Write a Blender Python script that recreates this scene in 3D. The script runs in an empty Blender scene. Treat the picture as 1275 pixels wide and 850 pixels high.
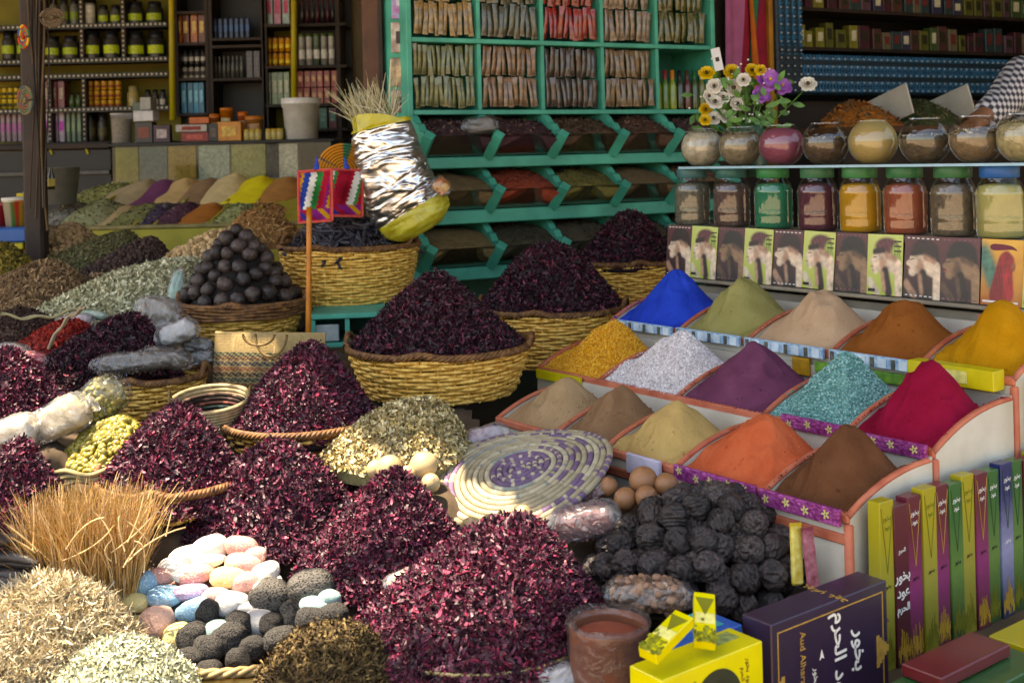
import bpy, math, random
import numpy as np
from mathutils import Vector, Matrix

random.seed(7)
RNG = np.random.default_rng(11)
SC = bpy.context.scene
COL = SC.collection
# ------------------------------------------------------------------ camera
F, CX, HY, H, TH = 1450.0, 637.5, 197.0, 1.15, 0.024
CT, ST = math.cos(TH), math.sin(TH)


def P(px, py, Y):
    a = (px - CX) / F
    b = -(py - HY) / F
    return Vector(((a * CT + b * ST) * Y, Y, H + (-a * ST + b * CT) * Y))


def W(n, Y):
    return n * Y / F


cam_d = bpy.data.cameras.new("camera")
cam = bpy.data.objects.new("camera", cam_d)
COL.objects.link(cam)
cam.matrix_world = Matrix(((CT, ST, 0, 0), (0, 0, -1, 0), (-ST, CT, 0, H), (0, 0, 0, 1)))
cam_d.sensor_width = 36
cam_d.lens = F / 1275 * 36
cam_d.shift_y = -(425 - HY) / 1275
cam_d.clip_start = 0.05
cam_d.clip_end = 1000
cam_d.dof.use_dof = True
cam_d.dof.focus_distance = 3.1
cam_d.dof.aperture_fstop = 5.6
SC.camera = cam


# ------------------------------------------------------------------ materials
def lin(c):
    if isinstance(c, str):
        c = c.lstrip('#')
        c = [int(c[i:i + 2], 16) / 255 for i in (0, 2, 4)]
        c = [x / 12.92 if x <= .04045 else ((x + .055) / 1.055) ** 2.4 for x in c]
    return tuple(c[:3]) + (1,)


def nodes_of(name):
    m = bpy.data.materials.new(name)
    m.use_nodes = True
    nt = m.node_tree
    b = nt.nodes['Principled BSDF']
    return m, nt, b


def M(name, c, rough=.7, var=.18, scale=25, bump=0., bscale=200, metal=0., spec=.4, c2=None, coat=0., detail=3):
    m, nt, b = nodes_of(name)
    c = lin(c)
    tc = nt.nodes.new('ShaderNodeTexCoord')
    b.inputs['Roughness'].default_value = rough
    b.inputs['Metallic'].default_value = metal
    b.inputs['Specular IOR Level'].default_value = spec
    if coat:
        b.inputs['Coat Weight'].default_value = coat
        b.inputs['Coat Roughness'].default_value = .12
    if var or c2:
        n = nt.nodes.new('ShaderNodeTexNoise')
        n.inputs['Scale'].default_value = scale
        n.inputs['Detail'].default_value = detail
        r = nt.nodes.new('ShaderNodeValToRGB')
        r.color_ramp.elements[0].position = .3
        r.color_ramp.elements[1].position = .7
        hi = lin(c2) if c2 else tuple(min(1, x * (1 + var)) for x in c[:3]) + (1,)
        lo = c if c2 else tuple(x * (1 - var) for x in c[:3]) + (1,)
        r.color_ramp.elements[0].color = lo
        r.color_ramp.elements[1].color = hi
        nt.links.new(tc.outputs['Object'], n.inputs['Vector'])
        nt.links.new(n.outputs['Fac'], r.inputs['Fac'])
        nt.links.new(r.outputs['Color'], b.inputs['Base Color'])
    else:
        b.inputs['Base Color'].default_value = c
    if bump:
        n2 = nt.nodes.new('ShaderNodeTexNoise')
        n2.inputs['Scale'].default_value = bscale
        n2.inputs['Detail'].default_value = 4
        bp = nt.nodes.new('ShaderNodeBump')
        bp.inputs['Strength'].default_value = min(1, bump)
        bp.inputs['Distance'].default_value = .004
        nt.links.new(tc.outputs['Object'], n2.inputs['Vector'])
        nt.links.new(n2.outputs['Fac'], bp.inputs['Height'])
        nt.links.new(bp.outputs['Normal'], b.inputs['Normal'])
    return m


def MI(name, cols, rough=.6, spec=.4, weights=None, coat=0.):
    """colour picked at random for every separate piece of the mesh"""
    m, nt, b = nodes_of(name)
    g = nt.nodes.new('ShaderNodeNewGeometry')
    r = nt.nodes.new('ShaderNodeValToRGB')
    r.color_ramp.interpolation = 'LINEAR' if weights is None else 'CONSTANT'
    n = len(cols)
    pos = [i / max(1, n - 1) for i in range(n)] if weights is None else [sum(weights[:i]) / sum(weights) for i in range(n)]
    e = r.color_ramp.elements
    while len(e) < n:
        e.new(.5)
    for i in range(n):
        e[i].position = pos[i]
    for i in range(n):
        e[i].color = lin(cols[i])
    nt.links.new(g.outputs['Random Per Island'], r.inputs['Fac'])
    nt.links.new(r.outputs['Color'], b.inputs['Base Color'])
    b.inputs['Roughness'].default_value = rough
    b.inputs['Specular IOR Level'].default_value = spec
    if coat:
        b.inputs['Coat Weight'].default_value = coat
        b.inputs['Coat Roughness'].default_value = .2
    return m


def MA(name, rough=.7, spec=.3, bump=0, bscale=300):
    """colour from the point colour attribute 'Col' (a woven pattern)"""
    m, nt, b = nodes_of(name)
    a = nt.nodes.new('ShaderNodeAttribute')
    a.attribute_name = 'Col'
    nt.links.new(a.outputs['Color'], b.inputs['Base Color'])
    b.inputs['Roughness'].default_value = rough
    b.inputs['Specular IOR Level'].default_value = spec
    if bump:
        n2 = nt.nodes.new('ShaderNodeTexNoise')
        n2.inputs['Scale'].default_value = bscale
        bp = nt.nodes.new('ShaderNodeBump')
        bp.inputs['Strength'].default_value = bump
        bp.inputs['Distance'].default_value = .003
        nt.links.new(n2.outputs['Fac'], bp.inputs['Height'])
        nt.links.new(bp.outputs['Normal'], b.inputs['Normal'])
    return m


def MFILM(name, tint=(1, 1, 1), gloss=.12, milky=.0, rough=.12, bump=0., fres=True):
    """clear film or thin glass: see-through with a surface shine"""
    m, nt, b = nodes_of(name)
    out = nt.nodes['Material Output']
    nt.nodes.remove(b)
    tr = nt.nodes.new('ShaderNodeBsdfTransparent')
    tr.inputs['Color'].default_value = tuple(tint) + (1,)
    gl = nt.nodes.new('ShaderNodeBsdfGlossy')
    gl.inputs['Roughness'].default_value = rough
    gl.inputs['Color'].default_value = (1, 1, 1, 1)
    mx = nt.nodes.new('ShaderNodeMixShader')
    lw = nt.nodes.new('ShaderNodeLayerWeight')
    lw.inputs['Blend'].default_value = .25
    mr = nt.nodes.new('ShaderNodeMapRange')
    mr.inputs['To Min'].default_value = gloss
    mr.inputs['To Max'].default_value = min(.75, gloss + .4)
    nt.links.new(lw.outputs['Fresnel'], mr.inputs['Value'])
    nt.links.new(mr.outputs['Result'], mx.inputs['Fac'])
    nt.links.new(tr.outputs[0], mx.inputs[1])
    nt.links.new(gl.outputs[0], mx.inputs[2])
    last = mx
    if milky:
        df = nt.nodes.new('ShaderNodeBsdfDiffuse')
        df.inputs['Color'].default_value = (.85, .85, .86, 1)
        m2 = nt.nodes.new('ShaderNodeMixShader')
        m2.inputs['Fac'].default_value = milky
        nt.links.new(mx.outputs[0], m2.inputs[1])
        nt.links.new(df.outputs[0], m2.inputs[2])
        last = m2
    if bump:
        n2 = nt.nodes.new('ShaderNodeTexNoise')
        n2.inputs['Scale'].default_value = 28
        n2.inputs['Detail'].default_value = 3
        n2.inputs['Distortion'].default_value = 1.2
        bp = nt.nodes.new('ShaderNodeBump')
        bp.inputs['Strength'].default_value = bump
        bp.inputs['Distance'].default_value = .012
        tc = nt.nodes.new('ShaderNodeTexCoord')
        nt.links.new(tc.outputs['Object'], n2.inputs['Vector'])
        nt.links.new(n2.outputs['Fac'], bp.inputs['Height'])
        nt.links.new(bp.outputs['Normal'], gl.inputs['Normal'])
        if milky:
            nt.links.new(bp.outputs['Normal'], df.inputs['Normal'])
    nt.links.new(last.outputs[0], out.inputs['Surface'])
    return m


# ------------------------------------------------------------------ mesh tools
class MB:
    def __init__(self):
        self.v, self.f, self.m, self.n, self.c = [], {}, {}, 0, []

    def add(self, v, f, m=0, col=None):
        v = np.asarray(v, float).reshape(-1, 3)
        groups = {}
        if isinstance(f, np.ndarray):
            groups[f.shape[1]] = f
        else:
            for q in f:
                groups.setdefault(len(q), []).append(q)
        for k, a in groups.items():
            a = np.asarray(a, int) + self.n
            self.f.setdefault(k, []).append(a)
            self.m.setdefault(k, []).append(np.full(len(a), m, int))
        if col is not None:
            col = np.asarray(col, float)
            if col.ndim == 1:
                col = np.tile(col, (len(v), 1))
            self.c.append(col)
        self.v.append(v)
        self.n += len(v)
        return self

    def xf(self, mat):
        a = np.array(mat)
        self.v = [v @ a[:3, :3].T + a[:3, 3] for v in self.v]
        return self

    def build(self, name, mats, parent=None, smooth=False, loc=None):
        if not isinstance(mats, (list, tuple)):
            mats = [mats]
        me = bpy.data.meshes.new(name)
        V = np.concatenate(self.v)
        me.vertices.add(len(V))
        ks = list(self.f)
        lo, ls, mi, st = [], [], [], 0
        for k in ks:
            a = np.concatenate(self.f[k])
            lo.append(a.ravel())
            ls.append(st + np.arange(len(a)) * k)
            st += a.size
            mi.append(np.concatenate(self.m[k]))
        lo, ls, mi = np.concatenate(lo), np.concatenate(ls), np.concatenate(mi)
        me.loops.add(len(lo))
        me.polygons.add(len(ls))
        if loc is not None:
            V = V - np.array(loc)
        me.vertices.foreach_set('co', V.astype(np.float32).ravel())
        me.loops.foreach_set('vertex_index', lo.astype(np.int32))
        me.polygons.foreach_set('loop_start', ls.astype(np.int32))
        me.polygons.foreach_set('material_index', mi.astype(np.int32))
        me.polygons.foreach_set('use_smooth', np.full(len(ls), smooth))
        me.update(calc_edges=True)
        me.validate()
        if self.c:
            at = me.color_attributes.new('Col', 'FLOAT_COLOR', 'POINT')
            C = np.concatenate(self.c)
            if C.shape[1] == 3:
                C = np.c_[C, np.ones(len(C))]
            at.data.foreach_set('color', C.astype(np.float32).ravel())
        for x in mats:
            me.materials.append(x)
        o = bpy.data.objects.new(name, me)
        COL.objects.link(o)
        if loc is not None:
            o.location = loc
        if parent:
            o.parent = parent
        return o


def tag(o, label=None, cat=None, group=None, kind=None):
    if label:
        o['label'] = label
    if cat:
        o['category'] = cat
    if group:
        o['group'] = group
    if kind:
        o['kind'] = kind
    return o


def thing(name, label, cat, loc=(0, 0, 0), rz=0., group=None, mat=None):
    o = bpy.data.objects.new(name, None)
    o.empty_display_size = .05
    COL.objects.link(o)
    if mat is not None:
        o.matrix_world = mat
    else:
        o.location = loc
        o.rotation_euler = (0, 0, rz)
    return tag(o, label, cat, group)


def dup(o, loc=None, rot=None, scale=None, label=None, group=None, parent=None):
    c = o.copy()
    COL.objects.link(c)
    if parent:
        c.parent = parent
    if loc is not None:
        c.location = loc
    if rot is not None:
        c.rotation_euler = rot
    if scale is not None:
        c.scale = scale
    if label:
        c['label'] = label
    if group:
        c['group'] = group
    for ch in list(o.children):
        dup(ch, parent=c)
    return c


def box(sx, sy, sz, c=(0, 0, 0), b=.0, rot=None):
    hx, hy, hz = sx / 2, sy / 2, sz / 2
    if b <= 0:
        v = np.array([(x, y, z) for x in (-hx, hx) for y in (-hy, hy) for z in (-hz, hz)])
        f = [(0, 1, 3, 2), (4, 6, 7, 5), (0, 4, 5, 1), (2, 3, 7, 6), (0, 2, 6, 4), (1, 5, 7, 3)]
    else:
        b = min(b, hx * .9, hy * .9, hz * .9)
        v, idx = [], {}
        for sxx in (-1, 1):
            for syy in (-1, 1):
                for szz in (-1, 1):
                    for ax in range(3):
                        p = [sxx * (hx - b), syy * (hy - b), szz * (hz - b)]
                        p[ax] = (sxx * hx, syy * hy, szz * hz)[ax]
                        idx[(sxx, syy, szz, ax)] = len(v)
                        v.append(p)
        f = []
        for ax in range(3):
            o1, o2 = [a for a in range(3) if a != ax]
            for s in (-1, 1):
                q = []
                for (p1, p2) in ((-1, -1), (1, -1), (1, 1), (-1, 1)):
                    k = [0, 0, 0]
                    k[ax], k[o1], k[o2] = s, p1, p2
                    q.append(idx[(*k, ax)])
                f.append(tuple(q))
        for ax in range(3):                     # edges along ax
            o1, o2 = [a for a in range(3) if a != ax]
            for p1 in (-1, 1):
                for p2 in (-1, 1):
                    k0, k1 = [0, 0, 0], [0, 0, 0]
                    k0[ax], k1[ax] = -1, 1
                    k0[o1] = k1[o1] = p1
                    k0[o2] = k1[o2] = p2
                    f.append((idx[(*k0, o1)], idx[(*k1, o1)], idx[(*k1, o2)], idx[(*k0, o2)]))
        for sxx in (-1, 1):
            for syy in (-1, 1):
                for szz in (-1, 1):
                    f.append(tuple(idx[(sxx, syy, szz, ax)] for ax in range(3)))
        v = np.array(v)
        ff = []
        for q in f:                             # outward winding
            pts = v[list(q)]
            nn = np.cross(pts[1] - pts[0], pts[2] - pts[0])
            ff.append(q if nn @ pts.mean(0) > 0 else q[::-1])
        f = ff
    if rot is not None:
        v = v @ np.array(rot).T[:3, :3] if np.array(rot).shape == (3, 3) else v
    return v + np.array(c), f


def grid_faces(nu, nv, cu=False, cv=False):
    """vertex index i*nv+j"""
    i = np.arange(nu if cu else nu - 1)
    j = np.arange(nv if cv else nv - 1)
    I, J = np.meshgrid(i, j, indexing='ij')
    I, J = I.ravel(), J.ravel()
    I2, J2 = (I + 1) % nu, (J + 1) % nv
    return np.stack([I * nv + J, I2 * nv + J, I2 * nv + J2, I * nv + J2], 1)


def lathe(prof, n=32):
    prof = np.array(prof, float)
    th = np.arange(n) * 2 * np.pi / n
    r, z = prof[:, 0], prof[:, 1]
    v = np.stack([r[:, None] * np.cos(th), r[:, None] * np.sin(th), np.repeat(z[:, None], n, 1)], -1).reshape(-1, 3)
    f = grid_faces(len(prof), n, False, True)[:, ::-1]
    return v, f


def tube(pts, r, n=6, closed=False, flat=1.):
    p = np.array(pts, float)
    m = len(p)
    d = np.roll(p, -1, 0) - np.roll(p, 1, 0)
    if not closed:
        d[0], d[-1] = p[1] - p[0], p[-1] - p[-2]
    d /= np.linalg.norm(d, axis=1)[:, None] + 1e-12
    ref = np.array((0, 0, 1.)) if abs(d[:, 2]).mean() < .8 else np.array((1., 0, 0))
    s = np.cross(d, ref)
    s /= np.linalg.norm(s, axis=1)[:, None] + 1e-12
    u = np.cross(s, d)
    r = np.broadcast_to(np.asarray(r, float), (m,))
    th = np.arange(n) * 2 * np.pi / n
    v = p[:, None] + r[:, None, None] * (np.cos(th)[None, :, None] * s[:, None] * flat + np.sin(th)[None, :, None] * u[:, None])
    f = grid_faces(m, n, closed, True)
    fl = [tuple(q) for q in f]
    if not closed:
        fl.append(tuple(range(n))[::-1])
        fl.append(tuple(range((m - 1) * n, m * n)))
    return v.reshape(-1, 3), fl


def prism(poly, d, axis='y'):
    """outline poly [(a,b)] in x,z given depth d along y"""
    n = len(poly)
    v = [(a, 0, b) for a, b in poly] + [(a, d, b) for a, b in poly]
    f = [tuple(range(n)), tuple(range(2 * n - 1, n - 1, -1))]
    f += [(i, i + n, (i + 1) % n + n, (i + 1) % n) for i in range(n)]
    return np.array(v), f


def sphere(n=10, m=16):
    ph = np.linspace(0, np.pi, n)
    return lathe([(max(1e-4, math.sin(a)), -math.cos(a)) for a in ph], m)


def ico(sub=1):
    t = (1 + 5 ** .5) / 2
    v = [(-1, t, 0), (1, t, 0), (-1, -t, 0), (1, -t, 0), (0, -1, t), (0, 1, t), (0, -1, -t), (0, 1, -t), (t, 0, -1), (t, 0, 1), (-t, 0, -1), (-t, 0, 1)]
    v = [np.array(x) / np.linalg.norm(x) for x in v]
    f = [(0, 11, 5), (0, 5, 1), (0, 1, 7), (0, 7, 10), (0, 10, 11), (1, 5, 9), (5, 11, 4), (11, 10, 2), (10, 7, 6), (7, 1, 8), (3, 9, 4), (3, 4, 2), (3, 2, 6), (3, 6, 8), (3, 8, 9), (4, 9, 5), (2, 4, 11), (6, 2, 10), (8, 6, 7), (9, 8, 1)]
    for _ in range(sub):
        mid, nf = {}, []

        def md(a, b):
            k = (min(a, b), max(a, b))
            if k not in mid:
                x = v[a] + v[b]
                v.append(x / np.linalg.norm(x))
                mid[k] = len(v) - 1
            return mid[k]
        for a, b, c in f:
            x, y, z = md(a, b), md(b, c), md(c, a)
            nf += [(a, x, z), (b, y, x), (c, z, y), (x, y, z)]
        f = nf
    return np.array(v), np.array(f)


def m_ball(name, c, c2, c3, sc, bump, bsc):
    """each ball a shade of its own"""
    m, nt, b = nodes_of(name)
    tc, oi = nt.nodes.new('ShaderNodeTexCoord'), nt.nodes.new('ShaderNodeObjectInfo')
    n, n2 = nt.nodes.new('ShaderNodeTexNoise'), nt.nodes.new('ShaderNodeTexNoise')
    n.inputs['Scale'].default_value, n2.inputs['Scale'].default_value = sc, bsc
    n.inputs['Detail'].default_value = n2.inputs['Detail'].default_value = 5
    r, r2 = nt.nodes.new('ShaderNodeValToRGB'), nt.nodes.new('ShaderNodeValToRGB')
    for q, (u, w) in ((r, (c, c2)), (r2, ('#FFFFFF', c3))):
        q.color_ramp.elements[0].color, q.color_ramp.elements[1].color = lin(u), lin(w)
    r.color_ramp.elements[0].position, r.color_ramp.elements[1].position = .35, .68
    mx = nt.nodes.new('ShaderNodeMix')
    mx.data_type = 'RGBA'
    mx.blend_type = 'MULTIPLY'
    mx.inputs['Factor'].default_value = 1
    bp = nt.nodes.new('ShaderNodeBump')
    bp.inputs['Strength'].default_value = bump
    bp.inputs['Distance'].default_value = .005
    nt.links.new(tc.outputs['Object'], n.inputs['Vector'])
    nt.links.new(tc.outputs['Object'], n2.inputs['Vector'])
    nt.links.new(n.outputs['Fac'], r.inputs['Fac'])
    nt.links.new(oi.outputs['Random'], r2.inputs['Fac'])
    nt.links.new(r.outputs['Color'], mx.inputs[6])
    nt.links.new(r2.outputs['Color'], mx.inputs[7])
    nt.links.new(mx.outputs[2], b.inputs['Base Color'])
    nt.links.new(n2.outputs['Fac'], bp.inputs['Height'])
    nt.links.new(bp.outputs['Normal'], b.inputs['Normal'])
    b.inputs['Roughness'].default_value = .45
    b.inputs['Coat Weight'].default_value = .2
    b.inputs['Coat Roughness'].default_value = .3
    return m


class Noise:
    def __init__(self, seed, freq=1., dim=3, n=10):
        r = np.random.default_rng(seed)
        self.k = r.normal(size=(n, dim)) * freq * r.uniform(.5, 1.7, (n, 1))
        self.p = r.uniform(0, 6.28, n)

    def __call__(self, x):
        x = np.asarray(x, float)
        return np.sin(x @ self.k.T + self.p).sum(-1) / math.sqrt(len(self.p))


# templates for scattered pieces
def T_petal():
    v = np.array([(-1, -.28, .1), (-1, .28, .25), (0, -.5, -.15), (0, .5, .1), (1, -.2, .35), (1, .22, .15)])
    return v, np.array([(0, 2, 3, 1), (2, 4, 5, 3)])


def T_stick(n=4, bend=.15, k=4):
    x = np.linspace(-1, 1, k)
    return (lambda t: (t[0], np.array([q for q in t[1] if len(q) == 4])))(tube([(a, bend * (1 - a * a), 0) for a in x], 1., n))


def scatter(tv, tf, pos, nrm, sc, tilt=.5, rng=None, spin=None):
    """tv scaled per piece by sc (N,3), placed with random spin round nrm"""
    rng = rng or RNG
    N, K = len(pos), len(tv)
    n = nrm + tilt * rng.normal(size=(N, 3))
    n /= np.linalg.norm(n, axis=1)[:, None]
    a = rng.normal(size=(N, 3))
    if spin is not None:
        a = spin + .25 * a
    t = a - (a * n).sum(1)[:, None] * n
    t /= np.linalg.norm(t, axis=1)[:, None] + 1e-9
    b = np.cross(n, t)
    sv = tv[None] * sc[:, None]
    v = pos[:, None] + sv[..., 0:1] * t[:, None] + sv[..., 1:2] * b[:, None] + sv[..., 2:3] * n[:, None]
    f = (tf[None] + (np.arange(N) * K)[:, None, None]).reshape(-1, tf.shape[1])
    return v.reshape(-1, 3), f


class Heap:
    def __init__(self, c, rx, ry, h, apex=(0, 0), a=1.15, b=1.1, lump=.02, seed=0, lf=9., rot=0.):
        self.c, self.rx, self.ry, self.h, self.apex = np.array(c, float), rx, ry, h, apex
        self.a, self.b, self.lump, self.rot = a, b, lump, rot
        self.nz = Noise(seed, lf, 2)
        self.e = Noise(seed + 5, 1.6, 2)

    def at(self, t, th):
        wob = 1 + .06 * self.e(np.stack([np.cos(th), np.sin(th)], -1))
        x = self.rx * t * np.cos(th) * wob
        y = self.ry * t * np.sin(th) * wob
        x, y = x * math.cos(self.rot) - y * math.sin(self.rot), x * math.sin(self.rot) + y * math.cos(self.rot)
        x = x + self.apex[0] * (1 - t)
        y = y + self.apex[1] * (1 - t)
        tt = (np.sqrt(t * t + .006) - .0775) / (1.003 - .0775)
        z = self.h * np.clip(1 - np.clip(tt, 0, 1) ** self.a, 0, 1) ** self.b - .25 * np.maximum(t - 1, 0)
        z = z + self.lump * self.nz(np.stack([x, y], -1)) * (1 - np.minimum(t, 1) ** 4) * .6
        return np.stack([x, y, z], -1) + self.c

    def mesh(self, nr=26, na=72, skirt=.03):
        t = np.linspace(0.001, 1, nr)
        th = np.arange(na) * 2 * np.pi / na
        T, A = np.meshgrid(t, th, indexing='ij')
        v = self.at(T, A)
        lo = v[-1].copy()
        lo[:, 2] = self.c[2] - skirt
        lo[:, :2] = self.c[:2] + (lo[:, :2] - self.c[:2]) * .97
        v = np.concatenate([v.reshape(-1, 3), lo])
        f = grid_faces(nr + 1, na, False, True)
        return v, f

    def sample(self, n, rng=None, tmax=1., back=.45):
        rng = rng or RNG
        t = np.sqrt(rng.uniform(0, 1, n)) * tmax
        th = rng.uniform(0, 2 * np.pi, n)
        e = 1e-3
        p = self.at(t, th)
        q1 = self.at(np.clip(t + e, 0, 2), th)
        q2 = self.at(t, th + e / np.maximum(t, .05))
        nn = np.cross(q1 - p, q2 - p)
        nn /= np.linalg.norm(nn, axis=1)[:, None] + 1e-12
        nn[nn[:, 2] < 0] *= -1
        if back:                                 # fewer pieces on the far side, which only a wall sees
            keep = (nn[:, 1] < .5) | (rng.uniform(0, 1, n) < back)
            p, nn = p[keep], nn[keep]
        return p, nn


SUP = []                                         # what the display cloth carries


def sup(x, y, z, r):
    SUP.append((x, y, z, r))
# ------------------------------------------------------------------ shared materials
m_wick = M('golden_wicker', '#C4882F', .55, .35, 60, c2='#F4C86C', spec=.35)
m_wick2 = M('brown_wicker', '#4A2E1D', .6, .4, 50, c2='#8A6038', spec=.3)
m_hib = MI('hibiscus_petals', ['#2A141D', '#401A2A', '#5A2438', '#3A1C28', '#742A46', '#64263C', '#9A3450', '#503038', '#B88088'], .5, .42,  # the palest pink puts sun highlights into the petal colour
           [16, 18, 18, 14, 10, 10, 6, 10, 2])
m_hibd = MI('dark_hibiscus_petals', ['#1F1117', '#311922', '#421C2B', '#29161D', '#582032', '#803042'], .52, .38, [20, 20, 18, 14, 12, 4])
m_hibbase = M('hibiscus_bed', '#1C0A13', .8, .3, 80)
m_sack = M('sackcloth', '#4A3B2B', .9, .35, 14, .6, 420)
m_film = MFILM('clear_film', (.97, .97, .97), .06, .02, .12, 1.)
m_filmw = MFILM('milky_film', (.95, .94, .95), .07, .09, .16, 1.)
m_white = M('white_paint', '#B4AB9A', .6, .1, 7, .2, 60, c2='#CFC8BA', detail=8)
m_terra = M('terracotta_paint', '#A85038', .65, .18, 14, .3, 90, c2='#C97658', detail=8)
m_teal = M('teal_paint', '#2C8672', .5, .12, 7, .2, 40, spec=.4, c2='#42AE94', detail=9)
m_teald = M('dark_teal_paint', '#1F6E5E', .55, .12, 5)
m_dark = M('dark_wood', '#2A1D14', .65, .35, 9, .3, 60)
m_brownwood = M('brown_wood', '#54331F', .6, .35, 9, .3, 60)
m_black = M('black_paint', '#141414', .5, .2, 10)


def basket(px, row, w, row_bot, Yc, label, group='wicker baskets of the market display', stakes=30, tilt=(0, 0), handles=True, rows=None, rimdark=True):
    c = P(px, row, Yc)
    r = W(w / 2, Yc)
    zb = P(px, row_bot, Yc - .85 * r).z
    hgt = max(.07, c.z - zb)
    t = thing('wicker_basket', label, 'basket', (c.x, c.y, zb), 0, group)
    t.rotation_euler = (tilt[0], tilt[1], random.uniform(-.4, .4))
    rb = r * .80
    rows = rows or max(7, int(hgt / .0105))
    n = stakes * 6
    th = np.arange(n) * 2 * np.pi / n
    mb = MB()
    for k in range(rows):
        f = (k + .5) / rows
        rr = rb + (r - rb) * f ** .8
        wv = rr + .0042 * np.sin(th * stakes / 2 + k * np.pi) + .0016 * np.sin(th * 3 + k)
        z = f * hgt + .0018 * np.sin(th * 5 + k * 2.1) + .001 * np.sin(th * 11 + k)
        v, fa = tube(np.stack([wv * np.cos(th), wv * np.sin(th), z], 1), hgt / rows * .54, 5, True, .62)
        mb.add(v, fa)
    for s in range(stakes):
        a = (s + .5) * 2 * np.pi / stakes
        v, fa = tube([((rb + (r - rb) * q ** .8) * math.cos(a), (rb + (r - rb) * q ** .8) * math.sin(a), q * hgt) for q in (0, .35, .7, 1)], .0035, 5)
        mb.add(v, fa)
    mb.build('weave', m_wick, t, True)
    mb = MB()
    v, fa = lathe([(0.001, .004), (rb * .97, .004), (rb * .97, .012), (.001, .012)], 40)
    mb.add(v, fa)
    mb.build('base', m_wick2, t)
    mb = MB()
    na = 220
    tha = np.arange(na) * 2 * np.pi / na
    for s in range(4):                            # twisted strands of the rim
        ph = tha * 26 + s * np.pi / 2
        lift = .012 * (np.exp(-((np.abs(tha - np.pi) - np.pi / 2) / .16) ** 2)) if handles else 0
        rr = r + .006 * np.cos(ph)
        z = hgt + .004 + .007 * np.sin(ph) + lift
        v, fa = tube(np.stack([rr * np.cos(tha), rr * np.sin(tha), z], 1), .0058, 5, True)
        mb.add(v, fa)
    mb.build('rim', m_wick2 if rimdark else m_wick, t, True)
    if handles:
        for s in (0, 1):
            mb = MB()
            for q in range(3):
                tt = np.linspace(0, np.pi, 26)
                a = s * np.pi + (np.linspace(-.2, .2, 26))
                ph = tt * 7 + q * 2.1
                rr = r + .008 + .005 * np.cos(ph)
                z = hgt + .004 + .034 * np.sin(tt) + .005 * np.sin(ph)
                v, fa = tube(np.stack([rr * np.cos(a), rr * np.sin(a), z], 1), .0055, 5)
                mb.add(v, fa)
            mb.build('handle', m_wick2 if rimdark else m_wick, t, True)
    sup(c.x, c.y, zb, rb)
    return c, r, zb, hgt


def heap_obj(hp, name, label, cat, mats, n, tmpl, sc, tilt=.5, lift=(0., .6), group=None, kind=None, nr=26, na=72, skirt=.03, tmax=1., smooth=False, back=.45, spin=None):
    """one heap: a bed (slot 0) and its loose pieces (slot 1)"""
    mb = MB()
    v, f = hp.mesh(nr, na, skirt)
    mb.add(v, f, 0)
    if n:
        p, nn = hp.sample(n, back=back, tmax=tmax)
        s = np.array(sc)[None] * RNG.uniform(.65, 1.3, (len(p), 1)) * RNG.uniform(.8, 1.2, (len(p), 3))
        p = p + nn * (RNG.uniform(lift[0], lift[1], (len(p), 1)) * max(sc))
        v, f = scatter(tmpl[0], tmpl[1], p, nn, s, tilt, spin=spin)
        mb.add(v, f, 1)
    o = mb.build(name, mats, None, True if smooth or not n else False, loc=hp.c)
    if not n:
        for p_ in o.data.polygons:
            p_.use_smooth = True
    return tag(o, label, cat, group, kind)


def heap_at(px, row, w, px_top, row_top, Yc, ry=1., lump=.012, seed=0, a=1.15, b=1.1, lf=9., dz=0.):
    c = P(px, row, Yc)
    top = P(px_top, row_top, Yc)
    rx = W(w / 2, Yc)
    return Heap((c.x, c.y, c.z + dz), rx, rx * ry, top.z - c.z - dz, (top.x - c.x, 0), a, b, lump, seed, lf)


PET = T_petal()
PETC = (np.array([(-1, -.25, .25), (-1, .3, .5), (-.35, -.55, -.1), (-.35, .5, .12), (.35, -.5, -.05), (.35, .55, .1), (1, -.15, .5), (1, .2, .2)]), np.array([(0, 2, 3, 1), (2, 4, 5, 3), (4, 6, 7, 5)]))


def hibiscus(hp, label, n=5200, dark=False, size=.0093, group='heaps of dried hibiscus', tmax=1.08):
    return heap_obj(hp, 'hibiscus_heap', label, 'hibiscus heap', [m_hibbase, m_hibd if dark else m_hib], int(n * 1.6), PETC, (size * 1.25, size * .62, size * 1.3), .85, (0, 1.1), group, tmax=tmax, skirt=.012)


# ------------------------------------------------------------------ baskets and their heaps
c, r, zb, hg = basket(547, 430, 226, 507, 3.75, 'large golden wicker basket heaped with dark hibiscus, in the centre of the display', stakes=34)
hibiscus(Heap((c.x, c.y, c.z - .012), r * .96, r * .95, P(545, 343, 3.75).z - c.z + .02, (0, 0), 1.1, 1.05, .018, 1), 'tall dark red hibiscus heap in the large central basket', 7500, True, tmax=.97)
c, r, zb, hg = basket(688, 383, 180, 462, 4.35, 'golden wicker basket right behind the large central basket, next to the blue powder', stakes=32)
hibiscus(Heap((c.x, c.y, c.z - .012), r * .96, r * .95, P(688, 305, 4.35).z - c.z + .02, (-.0, 0), 1.5, 1.1, .018, 2), 'dark hibiscus heap in the basket beside the blue powder', 6000, True, tmax=.97)
c, r, zb, hg = basket(782, 326, 128, 378, 4.9, 'small golden wicker basket at the foot of the teal rack, behind the blue powder')
hibiscus(Heap((c.x, c.y, c.z - .012), r * .96, r * .95, P(788, 268, 4.9).z - c.z + .02, (.02, 0), 1.5, 1.1, .018, 3), 'dark hibiscus heap in the small basket beneath the row of leaflets', 4000, True, tmax=.97)
c, r, zb, hg = basket(435, 306, 172, 388, 4.6, 'golden wicker basket full of black pods, under the silver foil sack', stakes=32)
BASKET_PODS = (c, r)
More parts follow.
